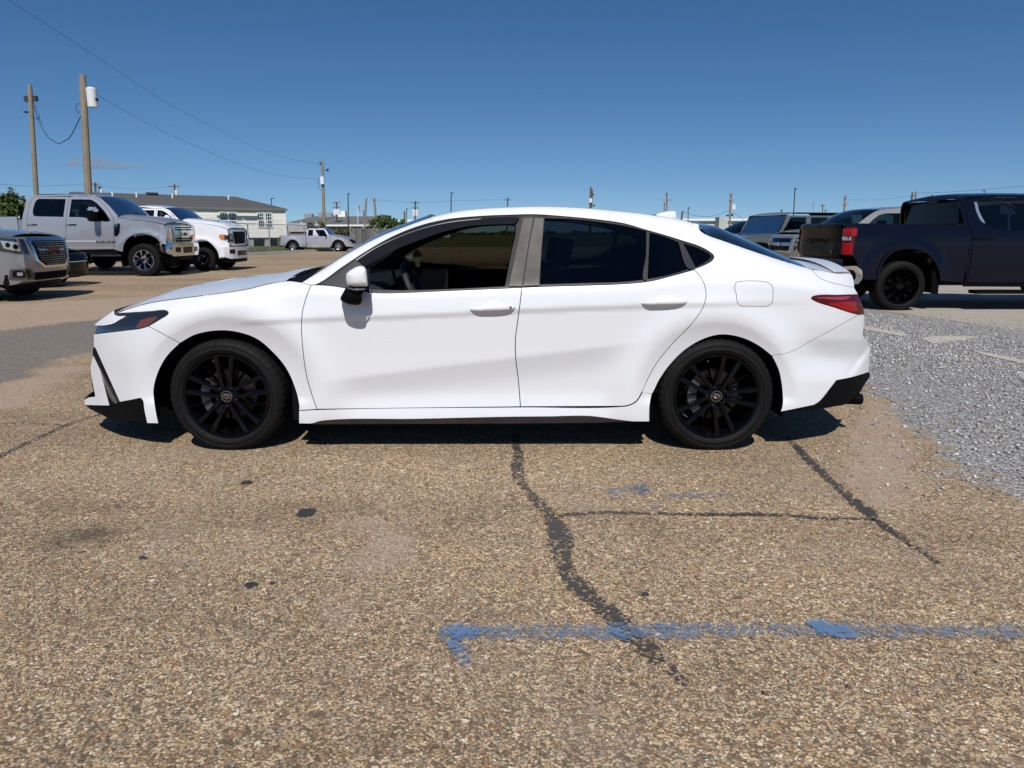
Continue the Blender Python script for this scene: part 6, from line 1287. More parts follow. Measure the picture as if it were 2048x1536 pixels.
def jeep():
    W = 1.80; xf, xr = 2.25, -2.2
    v = Veh('suv', 'boxy grey green suv with hard top between the dark car and the champagne suv', 'suv', W, xf, xr, 1.22, .10, .3, .06, .2, .04, h=.12, low=.3, group='vehicles parked in the right row')
    J = P_JEEP; sl = .52; af, ar = 1.55, -1.40; ro = .41
    w1 = [[(.62, 1.27), (.34, 1.70)], [(.34, 1.70), (-.26, 1.70)], [(-.26, 1.70), (-.26, 1.27)]]; w2 = [[(-.44, 1.70), (-1.12, 1.70)], [(-1.12, 1.70), (-1.12, 1.27)], [(-1.12, 1.27), (-.44, 1.27)]]; w3 = [[(-1.32, 1.70), (-2.0, 1.70)], [(-2.0, 1.70), (-2.05, 1.30)], [(-2.05, 1.30), (-1.32, 1.30)]]
    v.side('tub', [[(.80, sl), (.80, 1.20)], [(.80, 1.20), (.48, 1.76)], [(.48, 1.76), (-2.08, 1.76)], [(-2.08, 1.76), (-2.15, 1.2), (-2.15, .62)], [(-2.15, .62), (ar - .55, .62)], arc(ar, ro + .05, .55, 170, 10), [(ar + .55, sl), (.80, sl)]], J, holes=[w1, w2, w3])
    for k, w_ in enumerate((w1, w2, w3)): v.glass('side_window', w_)
    v.side('hood_side', [[(.80, .80), (.80, 1.18)], [(.80, 1.18), (1.6, 1.12), (2.12, 1.06)], [(2.12, 1.06), (2.14, .70)], [(2.14, .70), (.80, .80)]], J, off=.10)
    v.side('front_fender', [[(.95, .86), (1.10, .98), (1.9, .98), (2.15, .86)], [(2.15, .86), (2.1, .80), (1.86, .92), (1.18, .92), (1.02, .80)]], J, off=-.02, lip=.26)
    v.loft('hood', [(.80, 1.18, .10, .05), (1.6, 1.12, .12, .05), (2.12, 1.06, .14, .04)], J, p=5); v.loft('windshield', [(.46, 1.74, .07, .03), (.80, 1.20, .06, .03)], M_WIND, cdir=(.8, 0, .5)); v.loft('windshield_frame', [(.48, 1.77, 0, .0), (.42, 1.73, 0, .0)], J)
    v.loft('hard_top', [(.50, 1.76, .0, .02), (.1, 1.84, .04, .02), (-1.9, 1.85, .04, .02), (-2.1, 1.76, 0, .02)], mat('hardtop_grey', (.10, .11, .115), .5)); v.loft('tailgate', [(-2.1, 1.76), (-2.16, 1.2), (-2.16, .6)], J, cdir=(-1, 0, 0), crown=.01)
    gr = v.loft('grille', [(2.12, 1.06, .30, .02), (2.16, .9, .30, .02), (2.15, .66, .30, .02)], J, cdir=(1, 0, 0))
    for k in range(7): v.face('grille_slot', [(-.30 + k * .1 - .022, .74), (-.30 + k * .1 + .022, .74), (-.30 + k * .1 + .022, 1.0), (-.30 + k * .1 - .022, 1.0)], 2.18, .008, M_GLOSSB, parent=gr, curve=0)
    for sg in (-1, 1):
        mb = MB(); mb.lathe([(-.02, .001), (-.01, .075), (.0, .09), (.03, .095)], 16, Matrix.Translation((2.18, sg * .46, .92)) @ Matrix.Rotation(R(90), 4, 'Z')); mb.build('headlight', M_LENS, v.root, smooth=True)
        mb = MB(); mb.lathe([(-.02, .001), (-.01, .035), (.02, .04)], 12, Matrix.Translation((2.12, sg * .80, .93)) @ Matrix.Rotation(R(90), 4, 'Z')); mb.build('turn_signal', M_CREAMLENS, v.root, smooth=True)
    v.box('front_bumper', (2.27, 0, .58), (.14, 1.6, .18), M_BLACK, bev=.03)
    v.housings((af, ar), .52, ro + .04, .4); v.under(sl - .05, sl + .15, ((ar + .55, af - .55),)); v.seats([-.1], 1.1, .5, 1.48); v.mirror(.62, 1.32, M_BLACK, (.10, .2, .17)); v.handles((-.16, -1.0), 1.08, J, .16)
    v.wheels((af, ar), ro, .23, .24, 'alloy', .2)
    rz = R(202); return v.put(8.35, 22.9, rz)
def dark_car():
    fr = [(2.25, .28), (2.38, .36), (2.42, .55), (2.40, .80), (2.30, .98), (2.2, 1.02)]; hd = [(2.2, 1.02), (1.8, 1.10), (1.4, 1.15), (1.05, 1.18)]
    ws = [(1.05, 1.18), (.6, 1.42), (.25, 1.60), (.10, 1.64)]; rf = [(.10, 1.64), (-.5, 1.70), (-1.4, 1.69), (-1.9, 1.62)]; rr = [(-1.9, 1.62), (-2.2, 1.3), (-2.35, 1.0), (-2.38, .6), (-2.3, .4)]
    w1 = [[(.75, 1.19), (.2, 1.52), (.0, 1.56)], [(.0, 1.56), (-.40, 1.58)], [(-.40, 1.58), (-.42, 1.17)]]; w2 = [[(-.50, 1.58), (-1.2, 1.57)], [(-1.2, 1.57), (-1.45, 1.2)], [(-1.45, 1.2), (-.5, 1.17)]]
    v = wagon('suv', 'dark grey suv whose windshield shows just above the trunk of the white sedan', 'suv', 1.88, paint('dark_grey_paint', (.03, .033, .038), .4, .3), fr, hd, ws, rf, rr, 1.12, .30, 1.42, -1.35, .36, (.8, -.46), [w1, w2], 'alloy', group='vehicles parked in the right row')
    v.face('grille', [(-.5, .58), (.5, .58), (.54, .86), (-.54, .86)], 0, .02, M_GLOSSB, shell=.012)
    v.face('headlight', [(.56, .80), (.90, .84), (.90, .96), (.56, .92)], 0, .03, M_LENS, both=True, shell=.01); v.mirror(.66, 1.24, P_BLACK, (.1, .22, .15))
    rz = R(203); return v.put(8.75, 26.3, rz)
for f_ in (silver_pickup, white_pickup, small_pickup, black_pickup, silver_suv, black_sedan, tan_suv, jeep, dark_car): f_()
# ================================================================== backdrop: house, fences, poles, far buildings
def at(px, py, Y): x, z = unproj(px, py, Y); return Vector((float(x), Y, float(z)))
def bmat(name, c0, c1, sc=3.0, rough=.8, bmp=0):
    def nd(nt, b):
        n = noise(nt, sc, 6, .6); nt.links.new(mixc(nt, n, c0, c1), b.inputs['Base Color'])
        if bmp: bump(nt, b, noise(nt, sc * 8, 3), bmp, .02)
    return mat(name, c0, rough, nodes=nd)
M_SIDING = bmat('cream_siding', (.76, .73, .65), (.82, .79, .71), 1.5)
M_SHING = bmat('grey_shingles', (.045, .045, .047), (.095, .092, .09), 6)
M_WHITE = mat('white_trim', (.72, .72, .70), .5)
M_POLE = bmat('weathered_pole_wood', (.16, .125, .085), (.30, .25, .18), 2.5)
M_POLED = bmat('dark_pole_wood', (.07, .055, .042), (.13, .105, .08), 2.5)
M_GALV = mat('galvanised', (.42, .43, .44), .45, .7)
M_HARD = mat('dark_hardware', (.03, .03, .032), .6)
M_WIRE = mat('black_wire', (.018, .018, .02), .6)
M_WIN = mat('house_window_glass', (.010, .014, .022), .06, coat=1)
def house():
    p0, p1 = at(158, 470, 58), at(573.5, 470, 68.5); p0.z = p1.z = 0
    ax = (p1 - p0); L = ax.length; ax.normalize(); nx = Vector((ax.y, -ax.x, 0))            # nx: towards the lot
    root = empty('mobile_home', p0, 0); tag(root, 'long cream mobile home with grey shingle roof behind the left fence', 'house')
    rz = math.atan2(ax.y, ax.x); root.rotation_euler = (0, 0, rz)                           # local: x along the wall, -y towards the lot
    D, z0, z1, zr = 7.5, .80, 3.42, 4.55
    nb = 22; mb = MB()                                                                      # lap siding
    for face in range(2):
        pr = []
        for k in range(nb):
            a = z0 + (z1 - z0) * k / nb; b = z0 + (z1 - z0) * (k + 1) / nb; pr += [(-.022, a), (-.004, b)]
        vs = []
        for o, z in pr:
            if face == 0: vs += [(0, o, z), (L, o, z)]
            else: vs += [(L - o, 0, z), (L - o, D, z)]
        mb.add(vs, [(2 * i, 2 * i + 1, 2 * i + 3, 2 * i + 2) for i in range(len(pr) - 1)])
    mb.add([(0, 0, z0), (0, D, z0), (0, D, z1), (0, 0, z1), (L, D, z0), (L, D, z1)], [(0, 1, 2, 3), (1, 4, 5, 2)])
    mb.build('siding', M_SIDING, root)
    MB().box((L / 2, D / 2, z0 - .08), (L - .02, D - .02, .14)).build('floor_frame', M_HARD, root)
    for a in (0.05, L - .05): MB().box((a, -.03, (z0 + z1) / 2), (.14, .05, z1 - z0)).build('corner_trim', M_WHITE, root)
    ov = .16
    e = [(-ov, -ov, z1 - .02), (L + ov, -ov, z1 - .02), (L + ov, D + ov, z1 - .02), (-ov, D + ov, z1 - .02)]; r0, r1 = (-ov + .4, D / 2, zr), (L - 3.2, D / 2, zr)
    mb = MB(); mb.add(e + [r0, r1], [(0, 1, 5, 4), (1, 2, 5), (2, 3, 4, 5), (3, 0, 4), (3, 2, 1, 0)]); mb.build('roof', M_SHING, root)
    MB().box((L / 2, -ov - .02, z1 - .09), (L + 2 * ov, .04, .15)).build('fascia', mat('fascia_grey', (.16, .16, .16), .6), root); MB().box((L + ov + .02, D / 2, z1 - .09), (.04, D + 2 * ov, .15)).build('fascia', M_WHITE, root)
    MB().box((L / 2, -ov / 2, z1 - .03), (L, ov, .03)).build('soffit', MATS['fascia_grey'], root)
    def wx(px):                                              # where the sight line through px meets the wall
        u = (px - 1024) / FPX
        for i in range(4000):
            q = p0 + ax * (L * i / 4000)
            if q.x / (q.y * CP + (HC - 2) * SP) >= u: return L * i / 4000
        return L
    for (a, b, t, bo, n, m) in ((376, 391, 2.95, 2.15, 2, 3), (441, 456, 3.0, 1.55, 3, 4), (458, 473, 3.0, 1.55, 3, 4), (516, 528.5, 2.98, 1.72, 3, 4), (531, 544, 2.98, 1.72, 3, 4), (300, 314, 2.95, 1.8, 2, 3), (225, 240, 2.95, 1.8, 2, 3)):
        xa, xb = wx(a), wx(b); w_ = empty('window', ((xa + xb) / 2, -.03, (t + bo) / 2), 0, root); hw, hh = (xb - xa) / 2, (t - bo) / 2
        MB().box((0, 0, 0), (2 * hw, .02, 2 * hh)).build('pane', M_WIN, w_)
        fr = MB()
        for sx in (-1, 1): fr.box((sx * hw, -.025, 0), (.09, .05, 2 * hh + .09))
        for sz in (-1, 0, 1): fr.box((0, -.024, sz * hh), (2 * hw - .08, .048, .07))
        fr.build('frame', M_WHITE, w_)
        mu = MB()
        for k in range(1, n): mu.box((-hw + 2 * hw * k / n, -.018, 0), (.035, .02, 2 * hh - .05))
        for k in range(1, m):
            if k * 2 != m: mu.box((0, -.016, -hh + 2 * hh * k / m), (2 * hw - .1, .018, .035))
        mu.build('muntin', M_WHITE, w_)
    a0, a1 = wx(428), wx(512); MB().box(((a0 + a1) / 2, -.50, z1 - .16), (a1 - a0, .20, .12)).build('soffit_shade', MATS['fascia_grey'], root)  # dark bar added to stand for the shaded soffit band under the eave
    for k in range(12):
        x = .4 + (L - .8) * k / 11; MB().box((x, .25, (z0 - .1) / 2), (.42, .42, z0 - .12)).build('pier', bmat('concrete_block', (.26, .25, .235), (.36, .35, .33)), root)
    MB().box((L / 2, D / 2 + .5, .36), (L - 1, D - 1.2, .6)).build('underfloor_shade', M_HARD, root)  # dark block put between the piers as the shade below the floor
    for u, k in ((244, .3), (293, .2), (366, .24), (480, .26)): x = wx(u); MB().tube([(x, D / 2 - 1.1, zr - .5), (x, D / 2 - 1.1, zr - .2 + .25)], .07, 6).build('roof_vent', M_WHITE, root)
    MB().box((wx(330), D / 2 - .2, zr + .05), (.9, .5, .16)).build('roof_box', M_HARD, root)
house()
def leaves(n, c, rad, size, seed, flat=.0, clump=8):
    """leaf-sized faces gathered in clumps inside an ellipsoid"""
    r = np.random.default_rng(seed); nc = max(1, n // clump)
    d = r.normal(size=(nc, 3)); d /= np.linalg.norm(d, axis=1)[:, None]; cc = d * (r.random((nc, 1)) ** .45) * rad
    k = r.integers(0, nc, n); p = cc[k] + r.normal(size=(n, 3)) * np.array(rad) * .13
    a = r.normal(size=(n, 3)); a /= np.linalg.norm(a, axis=1)[:, None]; b = np.cross(a, r.normal(size=(n, 3))); b /= np.linalg.norm(b, axis=1)[:, None]
    s = size * (.6 + .8 * r.random((n, 1))); p = p + np.array(c)
    v = np.stack([p - a * s, p + b * s * .45, p + a * s, p - b * s * .45], 1).reshape(-1, 3); f = np.arange(4 * n).reshape(-1, 4)
    return v, f
def foliage(name, c0, c1):
    def nd(nt, b):
        o = nt.nodes.new('ShaderNodeNewGeometry'); nt.links.new(mixc(nt, o.outputs['Random Per Island'], c0, c1), b.inputs['Base Color'])
    return mat(name, c0, .6, nodes=nd, spec=.3)
M_LEAF = foliage('green_leaves', (.030, .050, .012), (.085, .120, .030)); M_LEAFD = foliage('dry_green_leaves', (.045, .052, .018), (.125, .115, .045))
def shrub(name, label, base, h, w, n, size, m=None, trunk=True, seed=1, group=None, spread=None, cat='shrub'):
    root = empty(name, base); tag(root, label, cat, group); r = random.Random(seed); V, F = [], []
    for k in range(spread or 5):
        c = (r.uniform(-.55, .55) * w, r.uniform(-.4, .4) * w, h * r.uniform(.35, .78)); rad = (w * r.uniform(.28, .45), w * r.uniform(.28, .42), h * r.uniform(.16, .30))
        v, f = leaves(n // (spread or 5), c, rad, size, seed * 31 + k); F += (f + len(V)).tolist(); V += v.tolist()
    V = np.array(V); V[:, 2] = np.maximum(V[:, 2], .03); mesh_obj('crown', V, F, m or M_LEAF, root, smooth=False)
    mb = MB()
    for k in range(5):
        a = r.uniform(0, 6.28); q = r.uniform(.2, .5) * w; mb.tube([(0, 0, 0), (q * .35 * math.cos(a), q * .35 * math.sin(a), h * .3), (q * math.cos(a), q * math.sin(a), h * r.uniform(.6, .85))], [.05 * h / 3, .035 * h / 3, .012 * h / 3], 6)
    mb.build('trunk', M_POLED, root); return root
shrub('tree', 'green tree rising behind the bed of the lifted silver pickup at the left edge', at(-2, 440, 46) * 1 - Vector((0, 0, at(-2, 440, 46).z)), 4.05, 1.9, 4200, .16, seed=4, spread=9, cat='tree')
def low(px, Y): p = at(px, 465, Y); p.z = 0; return p
shrub('shrub', 'large leafy bush beyond the wooden fence beside the leaning poles', low(770, 76), 3.0, 2.2, 3600, .15, seed=6, spread=9, group='bushes beyond the wooden fence')
shrub('shrub', 'round bush to the right of the largest bush beyond the wooden fence', low(806, 80), 2.7, 1.3, 1800, .15, seed=7, group='bushes beyond the wooden fence')
shrub('shrub', 'low brush directly behind the hood of the small silver pickup', low(682, 62), 1.9, 1.7, 1500, .12, M_LEAFD, seed=8, group='bushes beyond the wooden fence')
shrub('shrub', 'sparse tall weed growing at the foot of the middle utility pole', low(636, 66), 2.5, 1.0, 500, .16, M_LEAFD, seed=9, spread=8)
shrub('shrub', 'low weed clump between the house and the trailer', low(604, 60), 1.1, 1.1, 500, .10, seed=10)
shrub('shrub', 'dry brush on the horizon over the trunk of the white sedan', low(1462, 92), 2.0, 3.2, 1500, .16, M_LEAFD, seed=12, spread=7)
shrub('shrub', 'small green weed on the horizon left of the dark grey suv', low(1440, 86), 1.6, 1.4, 700, .14, seed=13)
def white_shed():
    p = at(-40, 430, 52); root = empty('shed', (p.x, p.y, 0), R(25)); tag(root, 'white shed with grey roof behind the bed of the lifted silver pickup', 'shed')
    MB().box((0, 0, 1.15), (9, 5, 2.3)).build('wall', bmat('shed_white', (.55, .55, .54), (.68, .68, .67), 2), root)
    mb = MB(); mb.add([(-4.8, -2.8, 2.3), (4.8, -2.8, 2.3), (4.8, 2.8, 2.3), (-4.8, 2.8, 2.3), (-4.8, 0, 3.5), (4.8, 0, 3.5)], [(0, 1, 5, 4), (2, 3, 4, 5), (0, 4, 3), (1, 2, 5), (3, 2, 1, 0)]); mb.build('roof', bmat('shed_roof', (.16, .16, .165), (.24, .24, .24)), root)
    MB().box((0, -2.82, 2.32), (9.7, .06, .16)).build('fascia', M_WHITE, root)
white_shed()
# ------------------------------------------------------------------ fences
def _boards(nt, b):
    oi = nt.nodes.new('ShaderNodeObjectInfo'); n = noise(nt, 3, 6, .6); k = math_(nt, 'ADD', math_(nt, 'MULTIPLY', oi.outputs['Random'], .65), math_(nt, 'MULTIPLY', n, .35))
    nt.links.new(mixc(nt, k, (.08, .08, .077), (.30, .295, .275)), b.inputs['Base Color'])
def chain_fence():
    root = empty('chain_link_fence', (0, 0, 0)); tag(root, 'chain link fence with angled barbed wire arms in front of the mobile home', 'fence')
    a, b = gnd(330, 517), gnd(640, 497.5); a, b = Vector((*a, 0)), Vector((*b, 0)); L = (b - a).length; t = (b - a).normalized(); n = Vector((-t.y, t.x, 0)); H = 1.78
    k = int(L / 3.0); post = None
    for i in range(k + 1):
        p = a + t * (L * i / k)
        if post is None: post = MB().tube([(0, 0, 0), (0, 0, H)], .038, 6).build('post', M_GALV, root); post.location = p; arm = MB().tube([(0, 0, H), tuple(-n * -.28 + Vector((0, 0, H + .30)))], .018, 5).build('barb_arm', M_GALV, root); arm.location = p
        else:
            for o in (post, arm): c = o.copy(); COL.objects.link(c); c.location = p
    MB().tube([a + Vector((0, 0, H)), b + Vector((0, 0, H))], .024, 6).build('top_rail', M_GALV, root)
    for q in (.33, .66, 1.0): MB().tube([a + n * .28 * q + Vector((0, 0, H + .3 * q)), b + n * .28 * q + Vector((0, 0, H + .3 * q))], .006, 4).build('barbed_wire', M_HARD, root)
    mb = MB(); s = .16                                     # diagonal wires
    r_ = .0035; m_ = int(L / s)
    for i in range(m_):
        p = a + t * (i * s); q = p + t * min(H * .8, L - i * s)
        mb.tube([p + Vector((0, 0, .03)), p + t * (H * .8) + Vector((0, 0, H))], r_, 3, caps=False); mb.tube([p + t * (H * .8) + Vector((0, 0, .03)), p + Vector((0, 0, H))], r_, 3, caps=False)
    o = mb.build('wire_mesh', M_GALV, root); o['kind'] = 'stuff'
def board_fence():
    root = empty('board_fence', (0, 0, 0)); tag(root, 'weathered grey board fence topped by slanting wire arms right of the small pickup', 'fence')
    a, b = at(700, 480, 57), at(868, 480, 66); a.z = b.z = 0; L = (b - a).length; t = (b - a).normalized(); H = 1.55; w_ = .14; n = int(L / w_); r = random.Random(5)
    m = mat('weathered_boards', (.2, .2, .19), .85, nodes=_boards); rz = math.atan2(t.y, t.x); sh = []
    for k in range(6):
        h = H + r.uniform(-.04, .03); sh.append(MB().box((0, 0, h / 2), (w_ - .012, .02, h)).build('plank', m, root)); sh[-1].rotation_euler = (0, 0, rz)
    for i in range(n):
        o = sh[i] if i < 6 else sh[r.randrange(6)].copy()
        if i >= 6: COL.objects.link(o)
        o.location = a + t * (i * w_ + .07) + Vector((0, r.uniform(-.012, .012), 0))
    for z in (.4, 1.2): MB().box(tuple((a + b) / 2 + Vector((0, .06, z))), (L, .05, .09), rz).build('rail', M_POLED, root)
    arm = None; k = int(L / 1.25)
    for i in range(k + 1):
        p = a + t * (L * i / k)
        if arm is None: arm = MB().tube([(0, 0, H - .05), (.30, -.1, H + .32)], .022, 5).build('wire_arm', mat('pale_arm', (.55, .54, .50), .6), root); arm.location = p
        else: c = arm.copy(); COL.objects.link(c); c.location = p
chain_fence(); board_fence()
def kerb():
    a, b = gnd(190, 528.5), gnd(760, 495.5); mb = MB(); L = math.hypot(b[0] - a[0], b[1] - a[1]); rz = math.atan2(b[1] - a[1], b[0] - a[0]); mb.box(((a[0] + b[0]) / 2, (a[1] + b[1]) / 2, .06), (L, .28, .13), rz)
    o = mb.build('kerb', bmat('kerb_concrete', (.40, .38, .34), (.58, .56, .52), 1.0)); o['kind'] = 'structure'; o['label'] = 'pale concrete kerb along the grass verge'
    n = 16000; q = RNG.random((n, 2)); t = Vector((b[0] - a[0], b[1] - a[1], 0)).normalized(); nn = Vector((-t.y, t.x, 0)); v = []
    for i in range(n):
        p = Vector((a[0], a[1], 0)) + t * (q[i, 0] * L) + nn * (.3 + 9 * q[i, 1] ** 1.6); h = random.uniform(.05, .20); w2 = .022; an = random.uniform(0, 3.14); dx, dy = w2 * math.cos(an), w2 * math.sin(an); lx, ly = random.uniform(-.06, .06), random.uniform(-.06, .06)
        v += [(p.x - dx, p.y - dy, 0), (p.x + dx, p.y + dy, 0), (p.x + lx, p.y + ly, h)]
    o = mesh_obj('grass', v, np.arange(3 * n).reshape(-1, 3), foliage('grass_blades', (.06, .085, .02), (.17, .175, .07)), smooth=False); tag(o, 'short grass on the verge under the chain link fence', 'grass', kind='stuff')
kerb()
# concrete strips showing through the gravel
def slab(px, z, label, name='concrete_strip'):
    P = [gnd(u, v) for u, v in px]; n = len(P); mb = MB(); mb.add([(x, y, -.02) for x, y in P] + [(x, y, z) for x, y in P], [tuple(range(n, 2 * n))] + [(i, (i + 1) % n, n + (i + 1) % n, n + i) for i in range(n)])
    o = mb.build(name, bmat('old_concrete', (.28, .25, .20), (.50, .455, .38), 5, .9, .5)); o['kind'] = 'structure'; o['label'] = label
slab([(1728, 653), (1760, 659.5), (1806, 668), (1812, 672), (1798, 673), (1755, 665), (1728, 660)], .012, 'pale concrete strip half buried in the gravel behind the sedan')
slab([(1846, 676), (1862, 674), (1905, 673.5), (1955, 674), (1925, 681), (1890, 685), (1862, 687), (1846, 681)], .010, 'pale flat concrete piece in the grey gravel')
slab([(1941, 701.5), (1975, 708), (2060, 725), (2120, 738), (2110, 743), (2040, 728), (1965, 711)], .012, 'pale concrete strip at the right edge of the gravel')
# ------------------------------------------------------------------ poles
def pole(top, bot, Y, label, r0=.15, r1=.11, m=None, name='utility_pole', cat='utility pole', group='poles on the skyline', arms=(), cans=(), lamp=None, box=None, hw=()):
    """tapered pole through two photo points at distance Y, run down to the ground"""
    p1, p0 = at(top[0], top[1], Y), at(bot[0], bot[1], Y); k = p0.z / max(p1.z - p0.z, .01); b = p0 - (p1 - p0) * k; b.z = -.1
    root = empty(name, (b.x, b.y, 0)); tag(root, label, cat, group); o = Vector((b.x, b.y, 0)); m = m or M_POLE
    pts = [b - o, p1 - o]; MB().tube(pts, [r0, r1], 10).build('shaft', m, root, smooth=True)
    d = (p1 - b).normalized(); s = Y / FPX                                                   # metres per pixel
    for (py, hwid, *yaw) in arms:
        c = at(top[0] + (bot[0] - top[0]) * (py - top[1]) / max(bot[1] - top[1], 1), py, Y) - o; yw = yaw[0] if yaw else 0
        v = Vector((math.cos(R(yw)), math.sin(R(yw)), 0)) * (hwid * s / max(.2, math.cos(R(yw)))); mb = MB(); mb.box(tuple(c + Vector((0, -r1 - .05, 0))), (2 * v.length, .09, .11), R(yw)); mb.build('crossarm', m, root)
        for q in (-.92, -.45, .5, .92): MB().tube([c + v * q + Vector((0, -r1 - .05, .05)), c + v * q + Vector((0, -r1 - .05, .24))], [.05, .03], 6).build('insulator', M_GALV, root)
    for (px, py, rad, h) in cans:
        c = at(px, py, Y) - o; mb = MB(); mb.lathe([(-h / 2, .001), (-h / 2, rad), (h / 2, rad), (h / 2 + .06, rad * .6), (h / 2 + .06, .001)], 14, Matrix.Translation(c) @ Matrix.Rotation(R(90), 4, 'X')); mb.build('transformer', mat('transformer_grey', (.62, .63, .64), .45), root, smooth=True)
    if lamp is not None:
        c = at(*top, Y) - o; w_ = lamp * s; mb = MB(); mb.box(tuple(c + Vector((w_ / 2, 0, .03))), (abs(w_) + .1, .25, .13)); mb.build('lamp_head', M_HARD, root)
    if box is not None:
        c = at(box[0], box[1], Y) - o; MB().box(tuple(c + Vector((0, -r0 - .06, 0))), (box[2] * s, .16, box[3] * s)).build('pole_box', mat('pole_box_white', (.66, .67, .68), .5), root)
    for (px, py, w_, h_) in hw:
        c = at(px, py, Y) - o; MB().box(tuple(c), (w_ * s, .2, h_ * s)).build('bracket', M_HARD, root)
        MB().tube([c, Vector((pts[0].x + (pts[1].x - pts[0].x) * (c.z / max(pts[1].z, .1)), 0, c.z))], .025, 5).build('bracket_arm', M_HARD, root)
    return root
pole((59.5, 170), (72.5, 392), 46, 'weathered wooden pole at the far left rising behind the lifted silver pickup', .16, .13, group=None, hw=((54, 198, 8, 10), (70, 197, 8, 9), (52, 224, 5, 3)))
pole((165, 150), (177, 392), 33, 'thick wooden pole with grey transformer rising over the cab of the lifted silver pickup', .17, .14, group=None, cans=((184, 196, .21, .75),), hw=((193, 199, 3, 5),))
pole((644.5, 323), (648.5, 452), 66, 'wooden pole with white box standing behind the small silver pickup', .16, .11, group=None, box=(645.7, 361, 6.5, 14), hw=((655, 340, 3, 5), (641, 327, 2, 5)))
pole((349, 368), (350, 400), 115, 'pole with one crossarm above the roof of the mobile home', .16, .12, M_POLED, arms=((373, 10, 12),), cans=((353, 387, .25, .9),))
pole((190, 365), (192, 400), 100, 'darker pole with crossarm just right of the thick transformer pole', .16, .13, M_POLED, arms=((369, 8, 20),)); pole((199, 372), (199, 400), 104, 'short pole with small transformer right of the thick transformer pole', .14, .12, M_POLED, arms=((374, 6, 10),), cans=((203, 385, .2, .7),))
pole((542.5, 397), (543.5, 430), 120, 'thin pole with flat lamp head over the right end of the mobile home', .08, .07, M_HARD, 'street_lamp', 'lamp post', arms=(), lamp=5, )
pole((673, 404), (673.5, 436), 130, 'double crossarm pole with three transformers above the grey roofed warehouse', .17, .13, M_POLED, arms=((405.5, 7, 0), (415, 7.5, 0)), cans=((669, 425.5, .3, .8), (673, 424, .3, .9), (677.5, 424.5, .3, .8)))
pole((696, 388), (696.8, 455), 105, 'slim dark lamp post in front of the grey roofed warehouse', .10, .07, M_HARD, 'street_lamp', 'lamp post', lamp=3)
pole((732.5, 396), (729, 458), 88, 'bare pole leaning right in front of the grey roofed warehouse', .15, .11); pole((748.5, 396), (753, 458), 84, 'bare pole leaning left with a bracket by the large bush', .15, .11, hw=((748.5, 401, 4, 3),))
pole((727.5, 422), (727.5, 440), 160, 'small lamp post beside the flag', .1, .08, M_HARD, 'street_lamp', 'lamp post', lamp=-3)
pole((831, 402), (830, 446), 125, 'double crossarm pole with transformers right of the bushes', .17, .13, M_POLED, arms=((405.5, 7.5, 0), (416, 7, 10)), cans=((827, 426, .3, 1.0), (834, 426, .3, 1.0)))
pole((813, 418), (813.5, 446), 140, 'thin lamp post left of the double crossarm pole', .08, .07, M_HARD, 'street_lamp', 'lamp post', lamp=3); pole((809, 423), (809, 446), 120, 'short bare post left of the double crossarm pole', .14, .13, M_POLED)
pole((902.5, 386), (902, 440), 120, 'lone dark lamp post above the windshield of the white sedan', .10, .08, M_HARD, 'street_lamp', 'lamp post', lamp=4)
pole((1015.5, 395), (1014.5, 430), 150, 'small crossarm pole above the roof of the white sedan', .17, .13, M_POLED, arms=((400, 7, 0),))
pole((1181.5, 374), (1180, 430), 95, 'pole with white box above the rear door of the white sedan', .15, .12, M_POLED, box=(1181, 401, 5, 8), hw=((1186.5, 389, 2, 4), (1188, 411, 3, 4))); pole((1184.5, 379), (1182.5, 430), 97, 'second pole close beside the boxed pole above the white sedan', .12, .1, M_POLED)
pole((1334, 385), (1333, 440), 110, 'crossarm pole above the antenna fin of the white sedan', .15, .12, arms=((400, 10.5, 0),), hw=((1333.5, 389, 3, 6),)); pole((1328.5, 407), (1328, 440), 135, 'thin lamp post beside the pole above the antenna fin', .08, .07, M_HARD, 'street_lamp', 'lamp post', lamp=2)
pole((1365, 422), (1362, 448), 90, 'short leaning post behind the antenna fin of the white sedan', .13, .11, M_POLED); pole((1376.5, 416), (1376, 446), 130, 'slim lamp post right of the short leaning post', .08, .07, M_HARD, 'street_lamp', 'lamp post', lamp=3)
pole((1462, 386), (1459, 452), 100, 'pole with white transformer box above the rear glass of the white sedan', .16, .12, arms=((401, 5, 30), (390, 4, 0)), box=(1466.5, 414, 6, 9), hw=((1455, 431, 4, 3), (1464, 430, 4, 4)))
pole((1590, 378), (1586.5, 440), 85, 'tall thin black post above the boxy grey green suv', .07, .055, M_HARD, 'street_lamp', 'lamp post', lamp=1.5)
pole((1563, 419), (1563, 440), 105, 'pole top just above the roof of the boxy grey green suv', .14, .11, M_POLED); pole((1626.5, 404), (1625.5, 440), 110, 'hair thin mast over the boxy grey green suv', .03, .02, M_HARD, 'antenna_mast', 'mast')
pole((1645, 409), (1645, 440), 140, 'small crossarm pole left of the champagne suv', .12, .09, M_POLED, arms=((411, 4.5, 0),)); pole((1651, 419), (1651, 440), 180, 'tiny far crossarm pole left of the champagne suv', .12, .09, M_POLED, arms=((421, 3, 0),))
pole((1690.5, 391), (1688, 430), 100, 'pole with two short crossarms above the champagne suv', .15, .12, arms=((395, 3, 0), (408.5, 6, 0)))
pole((1825, 384), (1820, 430), 95, 'left of the two tall poles behind the cab of the black pickup', .13, .1, M_POLED, arms=((391, 4, 0), (404, 5, 0)), cans=((1824, 414, .2, .6),)); pole((1832.5, 383), (1828, 430), 97, 'right of the two tall poles behind the cab of the black pickup', .13, .11)
